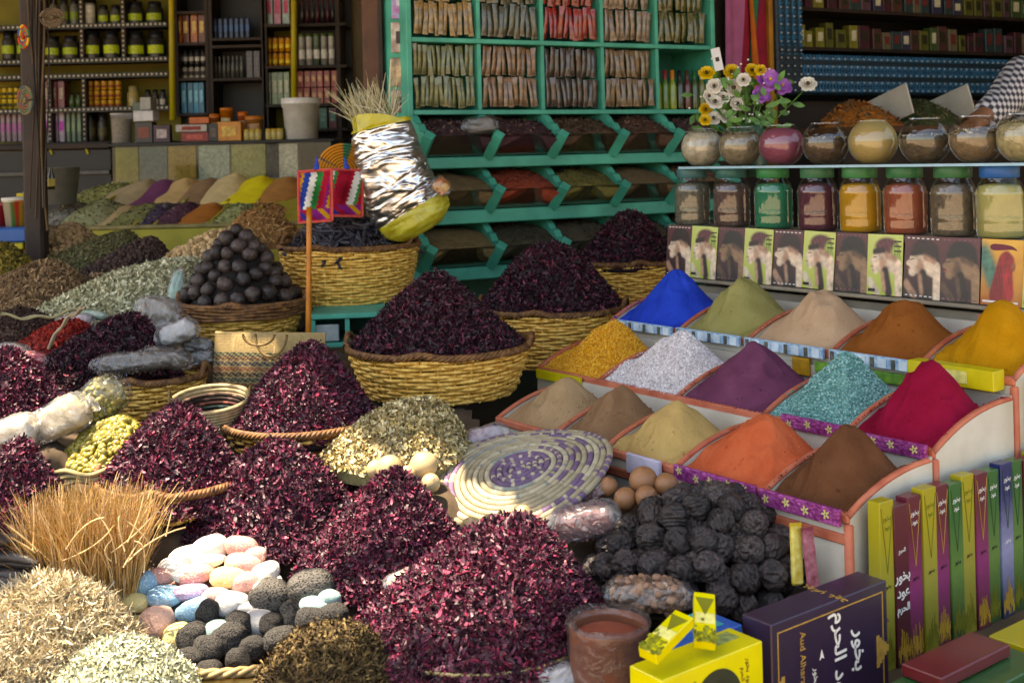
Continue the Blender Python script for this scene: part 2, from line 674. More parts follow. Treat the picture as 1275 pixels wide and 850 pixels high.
c, r, zb, hg = basket(303, 376, 152, 426, 4.25, 'golden wicker basket with a broad dark rim carrying the black ball pyramid', stakes=30)
BASKET_BALLS = (c, r, zb, hg)
mb = MB()                                          # broad dark band of that basket
c6, r6, zb6, hg6 = basket(190, 468, 130, 528, 3.7, 'small golden wicker basket with clear herb bags lying across it', stakes=26)
c7, r7, zb7, hg7 = basket(375, 528, 190, 574, 3.35, 'shallow wicker basket with a whitish rim holding a sunlit hibiscus cone', stakes=30, handles=False)
hibiscus(Heap((c7.x, c7.y, c7.z - .02), r7 * .95, r7 * .95, P(388, 430, 3.35).z - c7.z + .02, (.03, 0), 1.2, 1.05, .016, 4), 'cone of red hibiscus leaning against the striped straw bag', 6200, tmax=.98)
c8, r8, zb8, hg8 = basket(215, 606, 176, 655, 2.98, 'wicker basket behind the dry grass bundle, brimming with hibiscus', stakes=28)
hibiscus(Heap((c8.x, c8.y, c8.z - .01), r8 * 1.02, r8 * 1.0, P(226, 510, 2.98).z - c8.z + .01, (.02, 0), 1.3, 1.05, .016, 5), 'sunlit hibiscus heap directly behind the dry grass bundle', 5600)

hp = heap_at(342, 652, 256, 350, 553, 2.98, .9, .018, 6)
hibiscus(hp, 'broad hibiscus heap directly behind the painted stones', 6500)
sup(hp.c[0], hp.c[1], hp.c[2], hp.rx * .8)
hp = heap_at(484, 702, 212, 494, 594, 2.68, .95, .018, 7)
hibiscus(hp, 'sunlit hibiscus heap to the left of the woven disc', 6800)
sup(hp.c[0], hp.c[1], hp.c[2], hp.rx * .8)
HP11 = heap_at(605, 778, 306, 655, 652, 2.40, .93, .02, 8, 1.35, 1.0)
hibiscus(HP11, 'largest hibiscus heap, in front of the woven disc and beside the clay pot', 11000, size=.0092)
hp = heap_at(15, 655, 150, 25, 556, 2.78, .9, .016, 9)
hibiscus(hp, 'hibiscus heap cut by the left photo edge, above the black pods', 4200)
sup(hp.c[0], hp.c[1], hp.c[2], hp.rx * .8)
hp = heap_at(12, 512, 150, 12, 442, 3.35, .9, .016, 10)
hibiscus(hp, 'sunlit hibiscus heap above the plump white bag at left', 4200)
sup(hp.c[0], hp.c[1], hp.c[2], hp.rx * .8)
hp = heap_at(118, 478, 205, 168, 396, 3.8, .85, .016, 11, 1.2, 1.)
hibiscus(hp, 'long dark hibiscus heap sloping down behind the clear herb bags', 6800, True)
sup(hp.c[0], hp.c[1], hp.c[2], hp.rx * .8)
# tray under the front heap
t = thing('round_tray', 'pale metal rimmed tray under the largest hibiscus heap', 'tray', (HP11.c[0] - .01, HP11.c[1], HP11.c[2] - .03))
v, f = lathe([(.001, 0), (HP11.rx * .86, 0), (HP11.rx * .96, .03), (HP11.rx * .97, .036), (HP11.rx * .955, .038), (HP11.rx * .85, .006), (.001, .006)], 64)
MB().add(v, f).build('tray_body', M('straw_tray', '#A59463', .5, .3, 30, .4, 200), t, True)
sup(HP11.c[0], HP11.c[1], HP11.c[2] - .03, HP11.rx)

# black pods in the basket under the sack
STK = T_stick(5, .1, 4)
c, r = BASKET_PODS
hp = Heap((c.x, c.y, c.z - .02), r * .95, r * .95, .12, (0, 0), 2, 1, .01, 12)
heap_obj(hp, 'pod_heap', 'heap of black dried pods in the basket below the silver sack', 'pod heap',
         [M('pod_bed', '#15121A', .8, .2), MI('black_pods', ['#15131B', '#221F2A', '#2E2932', '#1B1720', '#3A3338'], .45, .5)], 520, STK, (.045, .006, .005), .25, (0, .22))
# the chamomile heap
hp = heap_at(487, 566, 196, 535, 496, 3.14, 1.0, .012, 13, 1.6, 1.0)
m_cham = MI('chamomile_heads', ['#BCA876', '#82704A', '#D6C698', '#9A8658', '#66563A', '#C8B06E', '#E2D4AE', '#56462E'], .75, .25)
heap_obj(hp, 'chamomile_heap', 'cream and green chamomile heap between hibiscus baskets and tan balls', 'flower heap',
         [M('chamomile_bed', '#77714B', .9, .3, 80), m_cham], 6500, PET, (.0085, .009, .01), .9, (0, .8))
sup(hp.c[0], hp.c[1], hp.c[2], hp.rx * .8)
# yellow green nuts
ic1 = ico(1)
hp = heap_at(138, 575, 128, 148, 518, 3.1, .9, .01, 14, 1.5, 1.)
heap_obj(hp, 'nut_heap', 'heap of yellow green nuts beside the tied bags', 'nut heap',
         [M('nut_bed', '#5C5A22', .8, .3), MI('yellow_nuts', ['#7E7024', '#94822E', '#666222', '#A39446', '#887C38', '#70692A'], .4, .5)], 1300, ic1, (.0105, .0072, .007), .4, (.1, .5), smooth=True)
sup(hp.c[0], hp.c[1], hp.c[2], hp.rx * .8)
# shallow straw tray lip by the nuts
mb = MB()
cc = P(108, 585, 2.98)
a = np.linspace(2.6, 6.0, 40)
for k in range(3):
    v, f = tube(np.stack([cc.x + .13 * np.cos(a), cc.y + .1 + .15 * np.sin(a), cc.z - .02 + .012 * k + .006 * np.sin(a * 7 + k)], 1), .007, 6)
    mb.add(v, f)
tag(mb.build('straw_ring', M('pale_straw', '#A38F62', .7, .3, 40), None, True), 'frayed pale straw ring around the yellow green nuts', 'straw ring')

# ------------------------------------------------------------------ dry grass bundle
def strands(name, label, cat, mat, N, base_fn, ln, rad, seed, kind=None, group=None, curl=.25, up=None, k=5, lo=.6):
    r = np.random.default_rng(seed)
    pos, dirs = base_fn(r, N)
    L = ln * (lo + (1.15 - lo) * r.uniform(0, 1, N) ** .8)
    side = r.normal(size=(N, 3))
    side -= (side * dirs).sum(1)[:, None] * dirs
    side /= np.linalg.norm(side, axis=1)[:, None]
    s2 = np.cross(dirs, side)
    q = np.linspace(0, 1, k)
    cu = curl * r.normal(size=N)
    ax = pos[:, None] + dirs[:, None] * (L[:, None] * q)[..., None] + side[:, None] * (cu[:, None] * L[:, None] * q ** 2)[..., None]
    rr = rad * r.uniform(.6, 1.3, N)[:, None] * (1 - .75 * q)[None]
    ang = np.arange(3) * 2.0944
    v = ax[:, :, None] + rr[..., None, None] * (np.cos(ang)[:, None] * side[:, None, None] + np.sin(ang)[:, None] * s2[:, None, None])
    g = grid_faces(k, 3, False, True)
    f = (g[None] + (np.arange(N) * k * 3)[:, None, None]).reshape(-1, 4)
    return v.reshape(-1, 3), f


cg = P(112, 742, 2.62)
def grass_base(r, N):
    a, t = r.uniform(0, 6.283, N), np.sqrt(r.uniform(0, 1, N))
    x, y = .112 * t * np.cos(a), .085 * t * np.sin(a)
    d = np.stack([x * 1.3 + .07 * r.normal(size=N), y * 1.3 - .05 + .09 * r.normal(size=N), np.full(N, 1.)], 1)
    d /= np.linalg.norm(d, axis=1)[:, None]
    return np.stack([cg.x + x, cg.y + y, np.full(N, cg.z - .01)], 1), d
m_grass = MI('dry_grass', ['#8E7034', '#B89450', '#A87C46', '#D0AA6C', '#7A6230', '#C08E58', '#E4CCA0', '#CC9A6A'], .6, .3)
v, f = strands('', '', '', None, 4200, grass_base, .225, .0015, 21, curl=.2, lo=.35)
o = MB().add(v, f).build('grass_bundle', m_grass, None, False, loc=cg)
tag(o, 'upright bundle of dry golden orange grass stalks', 'grass bundle')
sup(cg.x, cg.y, cg.z, .13)
# loose long straws over it
mb = MB()
for i in range(16):
    a = P(random.uniform(40, 210), random.uniform(660, 720), 2.5)
    b = a + Vector((random.uniform(-.07, .12), random.uniform(-.04, .04), random.uniform(.04, .12)))
    m_ = (a + b) / 2 + Vector((random.uniform(-.03, .03), -.01, random.uniform(-.01, .04)))
    v, f = tube([a * (1 - q) ** 2 + m_ * 2 * q * (1 - q) + b * q * q for q in np.linspace(0, 1, 7)], .0016, 4)
    mb.add(v, f)
tag(mb.build('loose_straw', M('loose_straw', '#C9A878', .6, .2), None, True), 'loose bent straws sticking out of the grass bundle', 'straw', kind='stuff')

# black pods at the left edge
sp = P(5, 712, 2.58)
for i in range(13):
    k = i // 4
    mb = MB()
    L = random.uniform(.07, .1)
    v, f = tube([(x * L, .012 * math.sin(x * 2 + i), .008 * (1 - x * x)) for x in np.linspace(-1, 1, 9)], [.004, .011, .014, .0145, .0145, .014, .013, .010, .003], 8, flat=1.3)
    o = mb.add(v, f).build('dried_pod', [m_pod] if i else [m_pod := M('pod_black', '#1D1A20', .4, .4, 40, .3, 120, c2='#38322F')], None, True)
    q = P(-8 + (i % 4) * 9 + random.uniform(-6, 6) + 8, 742 - k * 21 + random.uniform(-4, 4), 2.52 + .012 * (i % 4) + .01 * k)
    o.location = q
    o.rotation_euler = (0, random.uniform(-.12, .12), random.uniform(-.35, .35))
    tag(o, 'glossy black dried pod stacked left of the dry grass bundle', 'dried pod', 'black pods stacked at the left edge')
sup(sp.x, sp.y, P(5, 748, 2.55).z, .1)

# pale straw chips heap, pale herb heap, brown moss
hp = heap_at(42, 818, 244, 55, 732, 2.42, .8, .02, 22, 1.6, 1.)
v, f = hp.mesh()
mb = MB().add(v, f, 0)
p, nn = hp.sample(8500)
for pth in range(1):
    K = 5
    tt = np.linspace(-1, 1, K)
    tv = np.concatenate([np.stack([tt, np.full(K, -1.), .5 * tt * tt], 1), np.stack([tt, np.full(K, 1.), .5 * tt * tt + .25 * np.sin(tt * 3)], 1)])
    tf = np.array([(i, i + 1, K + i + 1, K + i) for i in range(K - 1)])
    v, f = scatter(tv, tf, p + nn * RNG.uniform(0, .02, (len(p), 1)), nn, np.stack([RNG.uniform(.016, .04, len(p)), RNG.uniform(.0004, .0008, len(p)), RNG.uniform(.006, .022, len(p))], 1), .5)
    mb.add(v, f, 1)
o = mb.build('straw_heap', [M('straw_bed', '#8A7550', .9, .3), MI('straw_chips', ['#BCA984', '#D4C6A6', '#9C8864', '#E6DAC0', '#7C6A4A', '#C8B692'], .65, .3)], None, False, loc=hp.c)
tag(o, 'heap of pale curly straw in the front left corner', 'straw heap')
sup(hp.c[0], hp.c[1], hp.c[2], hp.rx * .8)
hp = heap_at(155, 856, 190, 145, 800, 2.3, .9, .008, 23, 1.8, 1.)
heap_obj(hp, 'herb_heap', 'small heap of pale green chopped herb in front of the painted stones', 'herb heap',
         [M('herb_bed', '#74745A', .9, .3), MI('pale_herb', ['#A9A98C', '#C9C8B0', '#85876A', '#E0DECC', '#6A6E50', '#B8B898'], .75, .25)], 3000, PET, (.008, .004, .006), .7, (0, .6))
sup(hp.c[0], hp.c[1], hp.c[2], hp.rx * .8)
hp = heap_at(424, 866, 214, 410, 795, 2.25, .75, .018, 24, 2.2, 1., 16.)
v, f = hp.mesh()
mb = MB().add(v, f, 0)
p, nn = hp.sample(5200)
K = 6
tt = np.linspace(-1, 1, K)
tv = np.concatenate([np.stack([tt, np.full(K, -1.), .6 * np.sin(tt * 2.5)], 1), np.stack([tt, np.full(K, 1.), .6 * np.sin(tt * 2.5 + .5)], 1)])
tf = np.array([(i, i + 1, K + i + 1, K + i) for i in range(K - 1)])
v, f = scatter(tv, tf, p + nn * RNG.uniform(0, .014, (len(p), 1)), nn, np.stack([RNG.uniform(.008, .02, len(p)), RNG.uniform(.0012, .0024, len(p)), RNG.uniform(.004, .012, len(p))], 1), .9)
mb.add(v, f, 1)
o = mb.build('moss_heap', [M('moss_bed', '#211A12', .9, .3), MI('brown_moss', ['#3B2E1E', '#57452C', '#2A2118', '#6E5A38', '#40341F', '#857048'], .8, .2)], None, False, loc=hp.c)
tag(o, 'tangled dark brown dried moss heap in front of the grey pumice', 'moss heap')
sup(hp.c[0], hp.c[1], hp.c[2], hp.rx * .8)
# ------------------------------------------------------------------ stones
def stone_mesh(name, seed, ax, mat, rough=.06, sub=3):
    v, f = ico(sub)
    n1, n2 = Noise(seed, 1.3), Noise(seed + 1, 4.5)
    v = np.sign(v) * np.abs(v) ** .86
    v = v * (1 + 1.3 * rough * n1(v) + rough * .4 * n2(v))[:, None] * np.array(ax)
    return MB().add(v, f).build(name, mat, None, True)


def m_stone(name, c, speck, pits=.6, thr=.5, sc=9):
    m, nt, b = nodes_of(name)
    tc = nt.nodes.new('ShaderNodeTexCoord')
    vo = nt.nodes.new('ShaderNodeTexNoise')
    vo.inputs['Scale'].default_value = sc
    vo.inputs['Detail'].default_value = 5
    r = nt.nodes.new('ShaderNodeValToRGB')
    r.color_ramp.elements[0].position = thr - .1
    r.color_ramp.elements[1].position = thr + .02
    r.color_ramp.elements[0].color = lin(speck)
    r.color_ramp.elements[1].color = lin(c)
    bp = nt.nodes.new('ShaderNodeBump')
    bp.inputs['Strength'].default_value = pits
    bp.inputs['Distance'].default_value = .006
    nt.links.new(tc.outputs['Object'], vo.inputs['Vector'])
    nt.links.new(vo.outputs['Fac'], r.inputs['Fac'])
    nt.links.new(vo.outputs['Fac'], bp.inputs['Height'])
    nt.links.new(r.outputs['Color'], b.inputs['Base Color'])
    nt.links.new(bp.outputs['Normal'], b.inputs['Normal'])
    b.inputs['Roughness'].default_value = .85
    b.inputs['Specular IOR Level'].default_value = .2
    return m


SM = {'w': m_stone('chalk_white', '#DDD5CA', '#C8B8A8', .3, .4), 'p': m_stone('chalk_pink', '#C58E84', '#DDC9BE', .5, .44), 'y': m_stone('chalk_yellow', '#D3C07E', '#E2D8B8', .35, .42),
      'b': m_stone('chalk_blue', '#7CA6BE', '#B6CAD2', .5, .45), 'l': m_stone('chalk_lilac', '#A489A8', '#D8CAD4', .35, .45), 'k': m_stone('chalk_speckled_pink', '#CFA592', '#6E5650', .4, .36),
      'g': m_stone('grey_pumice', '#5E5A55', '#1E1C1B', 1., .48, 11), 'd': m_stone('dark_pumice', '#4A4744', '#151413', 1., .5, 12), 's': m_stone('pale_grey_stone', '#A8A6A4', '#8C8886', .3, .4), 't': m_stone('pale_teal_stone', '#8FA8A4', '#5E7470', .5, .42)}
SN = {'w': 'white', 'p': 'pink', 'y': 'pale yellow', 'b': 'blue', 'l': 'lilac and white', 'k': 'speckled pink', 'g': 'grey pitted', 'd': 'dark grey pitted', 's': 'smooth pale grey', 't': 'pale teal grey'}
STN = [  # px, py, width px, height px, kind, tilt deg
    (262, 682, 44, 32, 'w', 10), (232, 694, 40, 26, 'w', 8), (216, 706, 36, 22, 'w', -6), (236, 712, 40, 20, 'w', 0), (259, 696, 40, 16, 'w', 0), (300, 679, 42, 24, 'p', -6), (304, 700, 46, 24, 'p', -4),
    (284, 719, 44, 26, 'y', -6), (243, 713, 46, 24, 'p', 12), (202, 716, 36, 22, 'p', 4), (238, 737, 48, 20, 'l', 8), (206, 742, 42, 22, 'b', -4), (182, 728, 30, 34, 'b', 20), (242, 760, 44, 28, 'b', 10),
    (268, 741, 38, 20, 'p', 0), (306, 724, 36, 26, 'p', 0), (331, 712, 34, 22, 'w', 10), (194, 775, 44, 42, 'k', 0), (168, 752, 36, 24, 'y', -8), (165, 776, 32, 18, 'y', 0), (150, 742, 26, 22, 'w', 10), (160, 797, 42, 22, 'k', 2),
    (222, 795, 38, 38, 'y', 10), (290, 752, 46, 28, 's', -6), (322, 776, 38, 34, 's', 10), (306, 760, 30, 24, 's', -10), (338, 742, 50, 44, 'g', -8), (388, 728, 56, 40, 'g', 12), (362, 766, 26, 36, 'g', 15),
    (258, 762, 26, 32, 'd', -20), (240, 792, 36, 32, 'd', 10), (272, 784, 34, 26, 't', 4), (296, 775, 32, 28, 'd', -10), (284, 794, 42, 34, 'd', 8), (262, 806, 36, 32, 'd', 0), (296, 822, 28, 30, 'd', 12),
    (235, 822, 36, 30, 'd', -8), (262, 834, 32, 26, 'd', 8), (236, 838, 26, 20, 'd', 0), (314, 806, 30, 26, 'd', 0), (410, 745, 28, 24, 't', 0), (392, 752, 36, 18, 't', -6), (414, 768, 36, 30, 'd', 8), (390, 772, 36, 32, 'd', -10),
    (350, 796, 44, 30, 'd', 12), (338, 776, 26, 26, 'd', 0), (140, 768, 28, 24, 'k', 0), (142, 790, 24, 20, 'd', 0), (182, 800, 26, 16, 'd', 0), (212, 822, 24, 22, 'd', 0), (330, 735, 30, 24, 'w', -4), (318, 690, 30, 20, 'p', 0)]
protos = {}
for i, (px, py, w, h, k, tl) in enumerate(STN):
    key = (k, i % 3)
    if key not in protos:
        protos[key] = stone_mesh('pumice_stone' if k in 'gdt' else 'chalk_stone', 100 + i, (1, .8, .8), SM[k], .055 if k not in 'gd' else .085)
        o = protos[key]
    else:
        o = dup(protos[key])
    Yc = 2.71 - (py - 680) / 160 * .28 + (0 if k not in 'gdt' else -.02) - (.10 if px > 370 else 0)
    q = P(px, py, Yc)
    hx, hz = W(w / 2, Yc) * 1.04, W(h / 2, Yc)
    o.location = q
    o.scale = (hx, max(hx, hz) * .95, hz / .8)
    o.rotation_euler = (random.uniform(-.2, .2), -math.radians(tl), random.uniform(-.3, .3))
    grp = 'grey pumice stones in the front basket' if k in 'gdt' else 'painted chalk stones in the front basket'
    where = 'in the sunlit mound beside the dry grass' if k not in 'gdst' else 'in the mound between painted stones and brown moss'
    tier = 'top' if py < 700 else 'upper part' if py < 732 else 'middle' if py < 772 else 'lower part' if py < 812 else 'bottom'
    side_ = 'far left' if px < 175 else 'left' if px < 225 else 'centre' if px < 275 else 'right' if px < 330 else 'far right'
    size_ = 'large ' if w * h > 1500 else 'small ' if w * h < 800 else ''
    tag(o, f"{size_}{SN[k]} {'pumice' if k in 'gdt' else 'scrubbing'} stone, {side_}, {tier} of the mound", 'stone', f"{SN[k]} stones of the front mound")
    if py < 815:                                  # the stone it lies on, one layer further in
        o2 = dup(o, loc=q + Vector((random.uniform(-.01, .01), .055, -.05)))
        o2['label'] = f"{SN[k]} stone in the inner layer, mostly covered by other stones"
        o2['group'] = f"covered {SN[k]} stones of the front mound"
sup(*P(285, 850, 2.40), .14)
sup(*P(285, 770, 2.66), .1)
# the basket lip behind and right of them
cb = P(300, 752, 2.66)
t = thing('stone_basket', 'low wicker basket around the painted and grey stones', 'basket', (cb.x, cb.y - .06, cb.z - .16))
mb = MB()
na = 140
a = np.arange(na) * 2 * np.pi / na
for k in range(9):
    rr = .205 + .004 * np.sin(a * 14 + k * np.pi) + .004 * k
    v, f = tube(np.stack([rr * np.cos(a) * 1.25, rr * np.sin(a), .014 * k + .0 * a], 1), .0078, 5, True, .7)
    mb.add(v, f)
mb.build('weave', m_wick, t, True)
mb = MB()
for s in range(3):
    ph = a * 22 + s * 2.1
    v, f = tube(np.stack([(.243 + .006 * np.cos(ph)) * np.cos(a) * 1.25, (.243 + .006 * np.cos(ph)) * np.sin(a), .135 + .006 * np.sin(ph)], 1), .0065, 5, True)
    mb.add(v, f)
mb.build('rim', M('pale_wicker', '#9C8256', .6, .3, 40), t, True)

# ------------------------------------------------------------------ balls
def knob_ball(name, seed, mat, amp=.1, fr=5.):
    v, f = ico(4 if amp > .08 else 3)
    n1 = Noise(seed, fr, 3, 14)
    n2 = Noise(seed + 9, 1.4)
    v = v * (1 + amp * (.9 - np.abs(n1(v))) + (.11 if amp > .08 else .085) * n2(v))[:, None]
    return MB().add(v, f).build(name, mat, None, True)


def pile(hp, d, n_try=4000, seed=0, back=True):
    r = np.random.default_rng(seed)
    t = np.sqrt(r.uniform(0, 1, n_try)) * .97
    th = r.uniform(0, 6.283, n_try)
    p = hp.at(t, th)
    keep = []
    for q in p:
        if not back and q[1] > hp.c[1] + hp.ry * .55:
            continue
        if all(np.linalg.norm(q - k) > d for k in keep):
            keep.append(q)
    return np.array(keep)


m_lime = m_ball('black_lime', '#110E0F', '#5E4E4A', '#8A7E80', 5, 1., 11)
hp = heap_at(868, 712, 262, 888, 618, 2.6, .85, .0, 31, 2.0, 1., 4.)
pr = [knob_ball('black_knobbly_ball', 40 + i, m_lime, .19, 5.6) for i in range(4)]
first = [True] * 4
pts = pile(hp, .054, 12000, 3)
for i, q in enumerate(pts):
    k = i % 4
    o = pr[k] if first[k] else dup(pr[k])
    first[k] = False
    s = random.uniform(.0265, .0325)
    o.location = q
    o.scale = (s, s, s * random.uniform(.88, .98))
    o.rotation_euler = [random.uniform(0, 6) for _ in range(3)]
    tag(o, 'knobbly black ball in the pile between the woven disc and the white stand', 'dried ball', 'knobbly black balls in the front pile')
hpi = Heap(hp.c - np.array((0, 0, .03)), hp.rx * .9, hp.ry * .9, hp.h - .012, hp.apex, 2, 1, .0, 3)
for i, q in enumerate(pile(hpi, .047, 9000, 4)):       # the layer under the outer one
    o = dup(pr[i % 4], loc=q, rot=[random.uniform(0, 6) for _ in range(3)])
hp2 = Heap(hp.c - np.array((0, 0, .09)), hp.rx * .8, hp.ry * .8, hp.h - .01, hp.apex, 2, 1, .0, 3)
heap_obj(hp2, 'ball_filler', 'hidden dark filler mound added under the knobbly black balls', 'filler mound', [M('bed_dark', '#15120F', .9, .2)], 0, None, (0.01,), skirt=.05)  # dark filler added to close the gaps under the balls
sup(hp.c[0], hp.c[1], hp.c[2] - .04, .22)
print('front balls', len(pts))
# pyramid in the back basket
c, r, zb, hg = BASKET_BALLS
hp = Heap((c.x + .0, c.y, c.z + .01), r * .93, r * .93, P(296, 283, 4.25).z - c.z - .02, (-.02, 0), 1.25, 1., 0, 33)
m_lime2 = m_ball('dark_dried_lime', '#181315', '#58443C', '#80727A', 2.4, .9, 7)
pr = [knob_ball('dried_lime', 60 + i, m_lime2, .05, 2.6) for i in range(3)]
first = [True] * 3
pts = pile(hp, .049, 9000, 5)
for i, q in enumerate(pts):
    k = i % 3
    o = pr[k] if first[k] else dup(pr[k])
    first[k] = False
    s = random.uniform(.0235, .0305)
    o.location = q + np.array([random.uniform(-.004, .004) for _ in range(3)])
    o.scale = (s, s * random.uniform(.9, 1.06), s * .95)
    o.rotation_euler = [random.uniform(0, 6) for _ in range(3)]
    tag(o, 'smooth dark dried lime in the pyramid on the dark rimmed basket', 'dried lime', 'dark dried limes in the back basket')
hp2 = Heap(hp.c - np.array((0, 0, .025)), hp.rx * .93, hp.ry * .93, hp.h, hp.apex, 1.25, 1., .0, 3)
heap_obj(hp2, 'lime_filler', 'hidden dark filler mound added under the dark lime pyramid', 'lime bed', [bpy.data.materials['bed_dark']], 0, None, (0.01,), skirt=.02)  # dark filler added inside the pyramid, glimpsed only through gaps
print('back limes', len(pts))
# broad dark band on that basket
t = [o for o in COL.objects if o.name.startswith('wicker_basket') and 'broad dark rim' in o.get('label', '')][0]
mb = MB()
n = 200
a = np.arange(n) * 2 * np.pi / n
for k in range(5):
    rr = r + .006 + .003 * np.sin(a * 16 + k * np.pi)
    v, f = tube(np.stack([rr * np.cos(a), rr * np.sin(a), hg + .008 - .011 * k + .002 * np.sin(a * 6 + k)], 1), .0062, 5, True)
    mb.add(v, f)
mb.build('rim_band', m_wick2, t, True)

# tan gourds / balls
m_gourd = M('tan_gourd', '#A58A62', .5, .2, 20, .15, 60, c2='#C2AA80')
m_nut = M('brown_nut', '#83583A', .42, .25, 20, .15, 70, c2='#A0704A')
GD = [(527, 579, 36, 2.9, 0), (485, 583, 34, 2.9, 0), (468, 584, 24, 2.92, 0), (536, 601, 24, 2.84, 0), (508, 590, 22, 2.88, 0), (587, 656, 26, 2.74, 0), (609, 653, 26, 2.75, 0), (632, 645, 30, 2.76, 0), (652, 641, 26, 2.77, 0), (572, 671, 24, 2.72, 0),
      (801, 598, 36, 2.78, 1), (779, 621, 30, 2.74, 1), (805, 619, 30, 2.72, 1), (830, 604, 32, 2.76, 1), (757, 606, 26, 2.8, 1)]
pr = {}
for i, (px, py, w, Y, k) in enumerate(GD):
    if k not in pr:
        v, f = sphere(14, 22)
        n1 = Noise(70 + k, 1.2)
        v = v * (1 + .03 * n1(v))[:, None]
        v[:, 2] += .12 * np.exp(-((v[:, 0] ** 2 + v[:, 1] ** 2) / .05)) * (v[:, 2] > 0)
        o = pr[k] = MB().add(v, f).build('dried_gourd' if k == 0 else 'brown_nutmeg', m_gourd if k == 0 else m_nut, None, True)
    else:
        o = dup(pr[k])
    q = P(px, py, Y)
    o.location = q
    s = W(w / 2, Y)
    o.scale = (s, s, s * .95)
    o.rotation_euler = [random.uniform(-1.2, 1.2) for _ in range(3)]
    sup(q.x, q.y, q.z - s, s)
    up = py < 605
    tag(o, ('round tan gourd beside the chamomile heap' if up else 'round tan gourd tucked under the lower edge of the woven disc') if k == 0 else 'round brown nut between the pink bags and the khaki powder', 'gourd' if k == 0 else 'nut',
        ('tan gourds by the chamomile' if up else 'tan gourds below the disc') if k == 0 else 'brown nuts right of the disc')

# ------------------------------------------------------------------ coiled woven disc
Yd = 2.93
cd = P(648, 583, Yd)
rd = W(117, Yd)
t = thing('woven_disc', 'round coiled straw mat in purple and cream lying tilted on the heaps', 'woven mat', cd)
xa = Vector((math.cos(.235), .0, math.sin(.235)))
el = math.radians(32)                        # plane against the line of sight
vd = Vector((0, math.cos(math.radians(14.9)), -math.sin(math.radians(14.9))))
nrm = None
ya = Vector((0, math.cos(math.radians(15)), math.sin(math.radians(15))))
ya = (ya - xa * ya.dot(xa)).normalized()
za = xa.cross(ya)
t.matrix_world = Matrix(((xa.x, ya.x, za.x, cd.x), (xa.y, ya.y, za.y, cd.y), (xa.z, ya.z, za.z, cd.z), (0, 0, 0, 1)))
mb = MB()
coils = 15
cr = rd / coils / 2
cream, pur, tl, wh = np.array(lin('#A3967A')[:3]), np.array(lin('#725A76')[:3]), np.array(lin('#8C8F86')[:3]), np.array(lin('#B4A98F')[:3])
per = 10
for k in range(coils):
    R0 = cr * (2 * k + 1)
    nw = max(10, int(2 * np.pi * R0 / .0085))
    n = nw * 4
    a = np.arange(n) * 2 * np.pi / n
    rb_ = cr * (.95 + .10 * np.abs(np.sin(a * nw / 2)) ** .7)
    R1 = R0 + a / (2 * np.pi) * 0
    z = .018 * np.cos(a * 2 + 1) * (R0 / rd) ** 2 - .02 * (R0 / rd) ** 2
    pts = np.stack([R1 * np.cos(a), R1 * np.sin(a), z], 1)
    v, f = tube(pts, rb_, 8, True)
    colr = np.zeros((n, 3))
    for i in range(n):
        w_ = i // 4                                  # one wrap of straw
        fa_ = a[i] / (2 * np.pi)
        right = 1 if (fa_ < .17 or fa_ > .86) else 0
        if k < 5:
            c_ = (pur if w_ % 9 else wh) if k % 2 == 0 else (pur if w_ % 3 else wh)
        elif k == 5:
            c_ = tl if int(fa_ * 5) % 2 else wh
        elif k == 6:
            c_ = pur if right and w_ % 3 else cream
        elif k == 7:
            c_ = wh if w_ % 9 else tl
        elif k in (8, 9):
            c_ = pur if right and (w_ // 5 + k) % 2 else cream
        elif k == 10:
            c_ = tl if int(fa_ * 12) in (3, 4, 8) else cream
        elif k == 11:
            c_ = (pur if (w_ // 4) % 3 else wh) if (right or .4 < fa_ < .55) else cream
        elif k == 12:
            c_ = pur if int(fa_ * 9) % 3 == 1 and w_ % 4 else wh
        elif k == 13:
            c_ = cream if w_ % 13 else pur
        else:
            c_ = pur if (w_ // 6) % 3 and w_ % 3 else cream
        colr[i] = c_ * (0.82 + .3 * ((i // 4 * 7919 + k * 31) % 17) / 17)
    mb.add(v, f, 0, np.repeat(colr, 8, 0))
mb.build('coil', MA('coiled_straw', .65, .3, .4, 500), t, True)
sup(cd.x, cd.y + .03, cd.z - .06, .14)
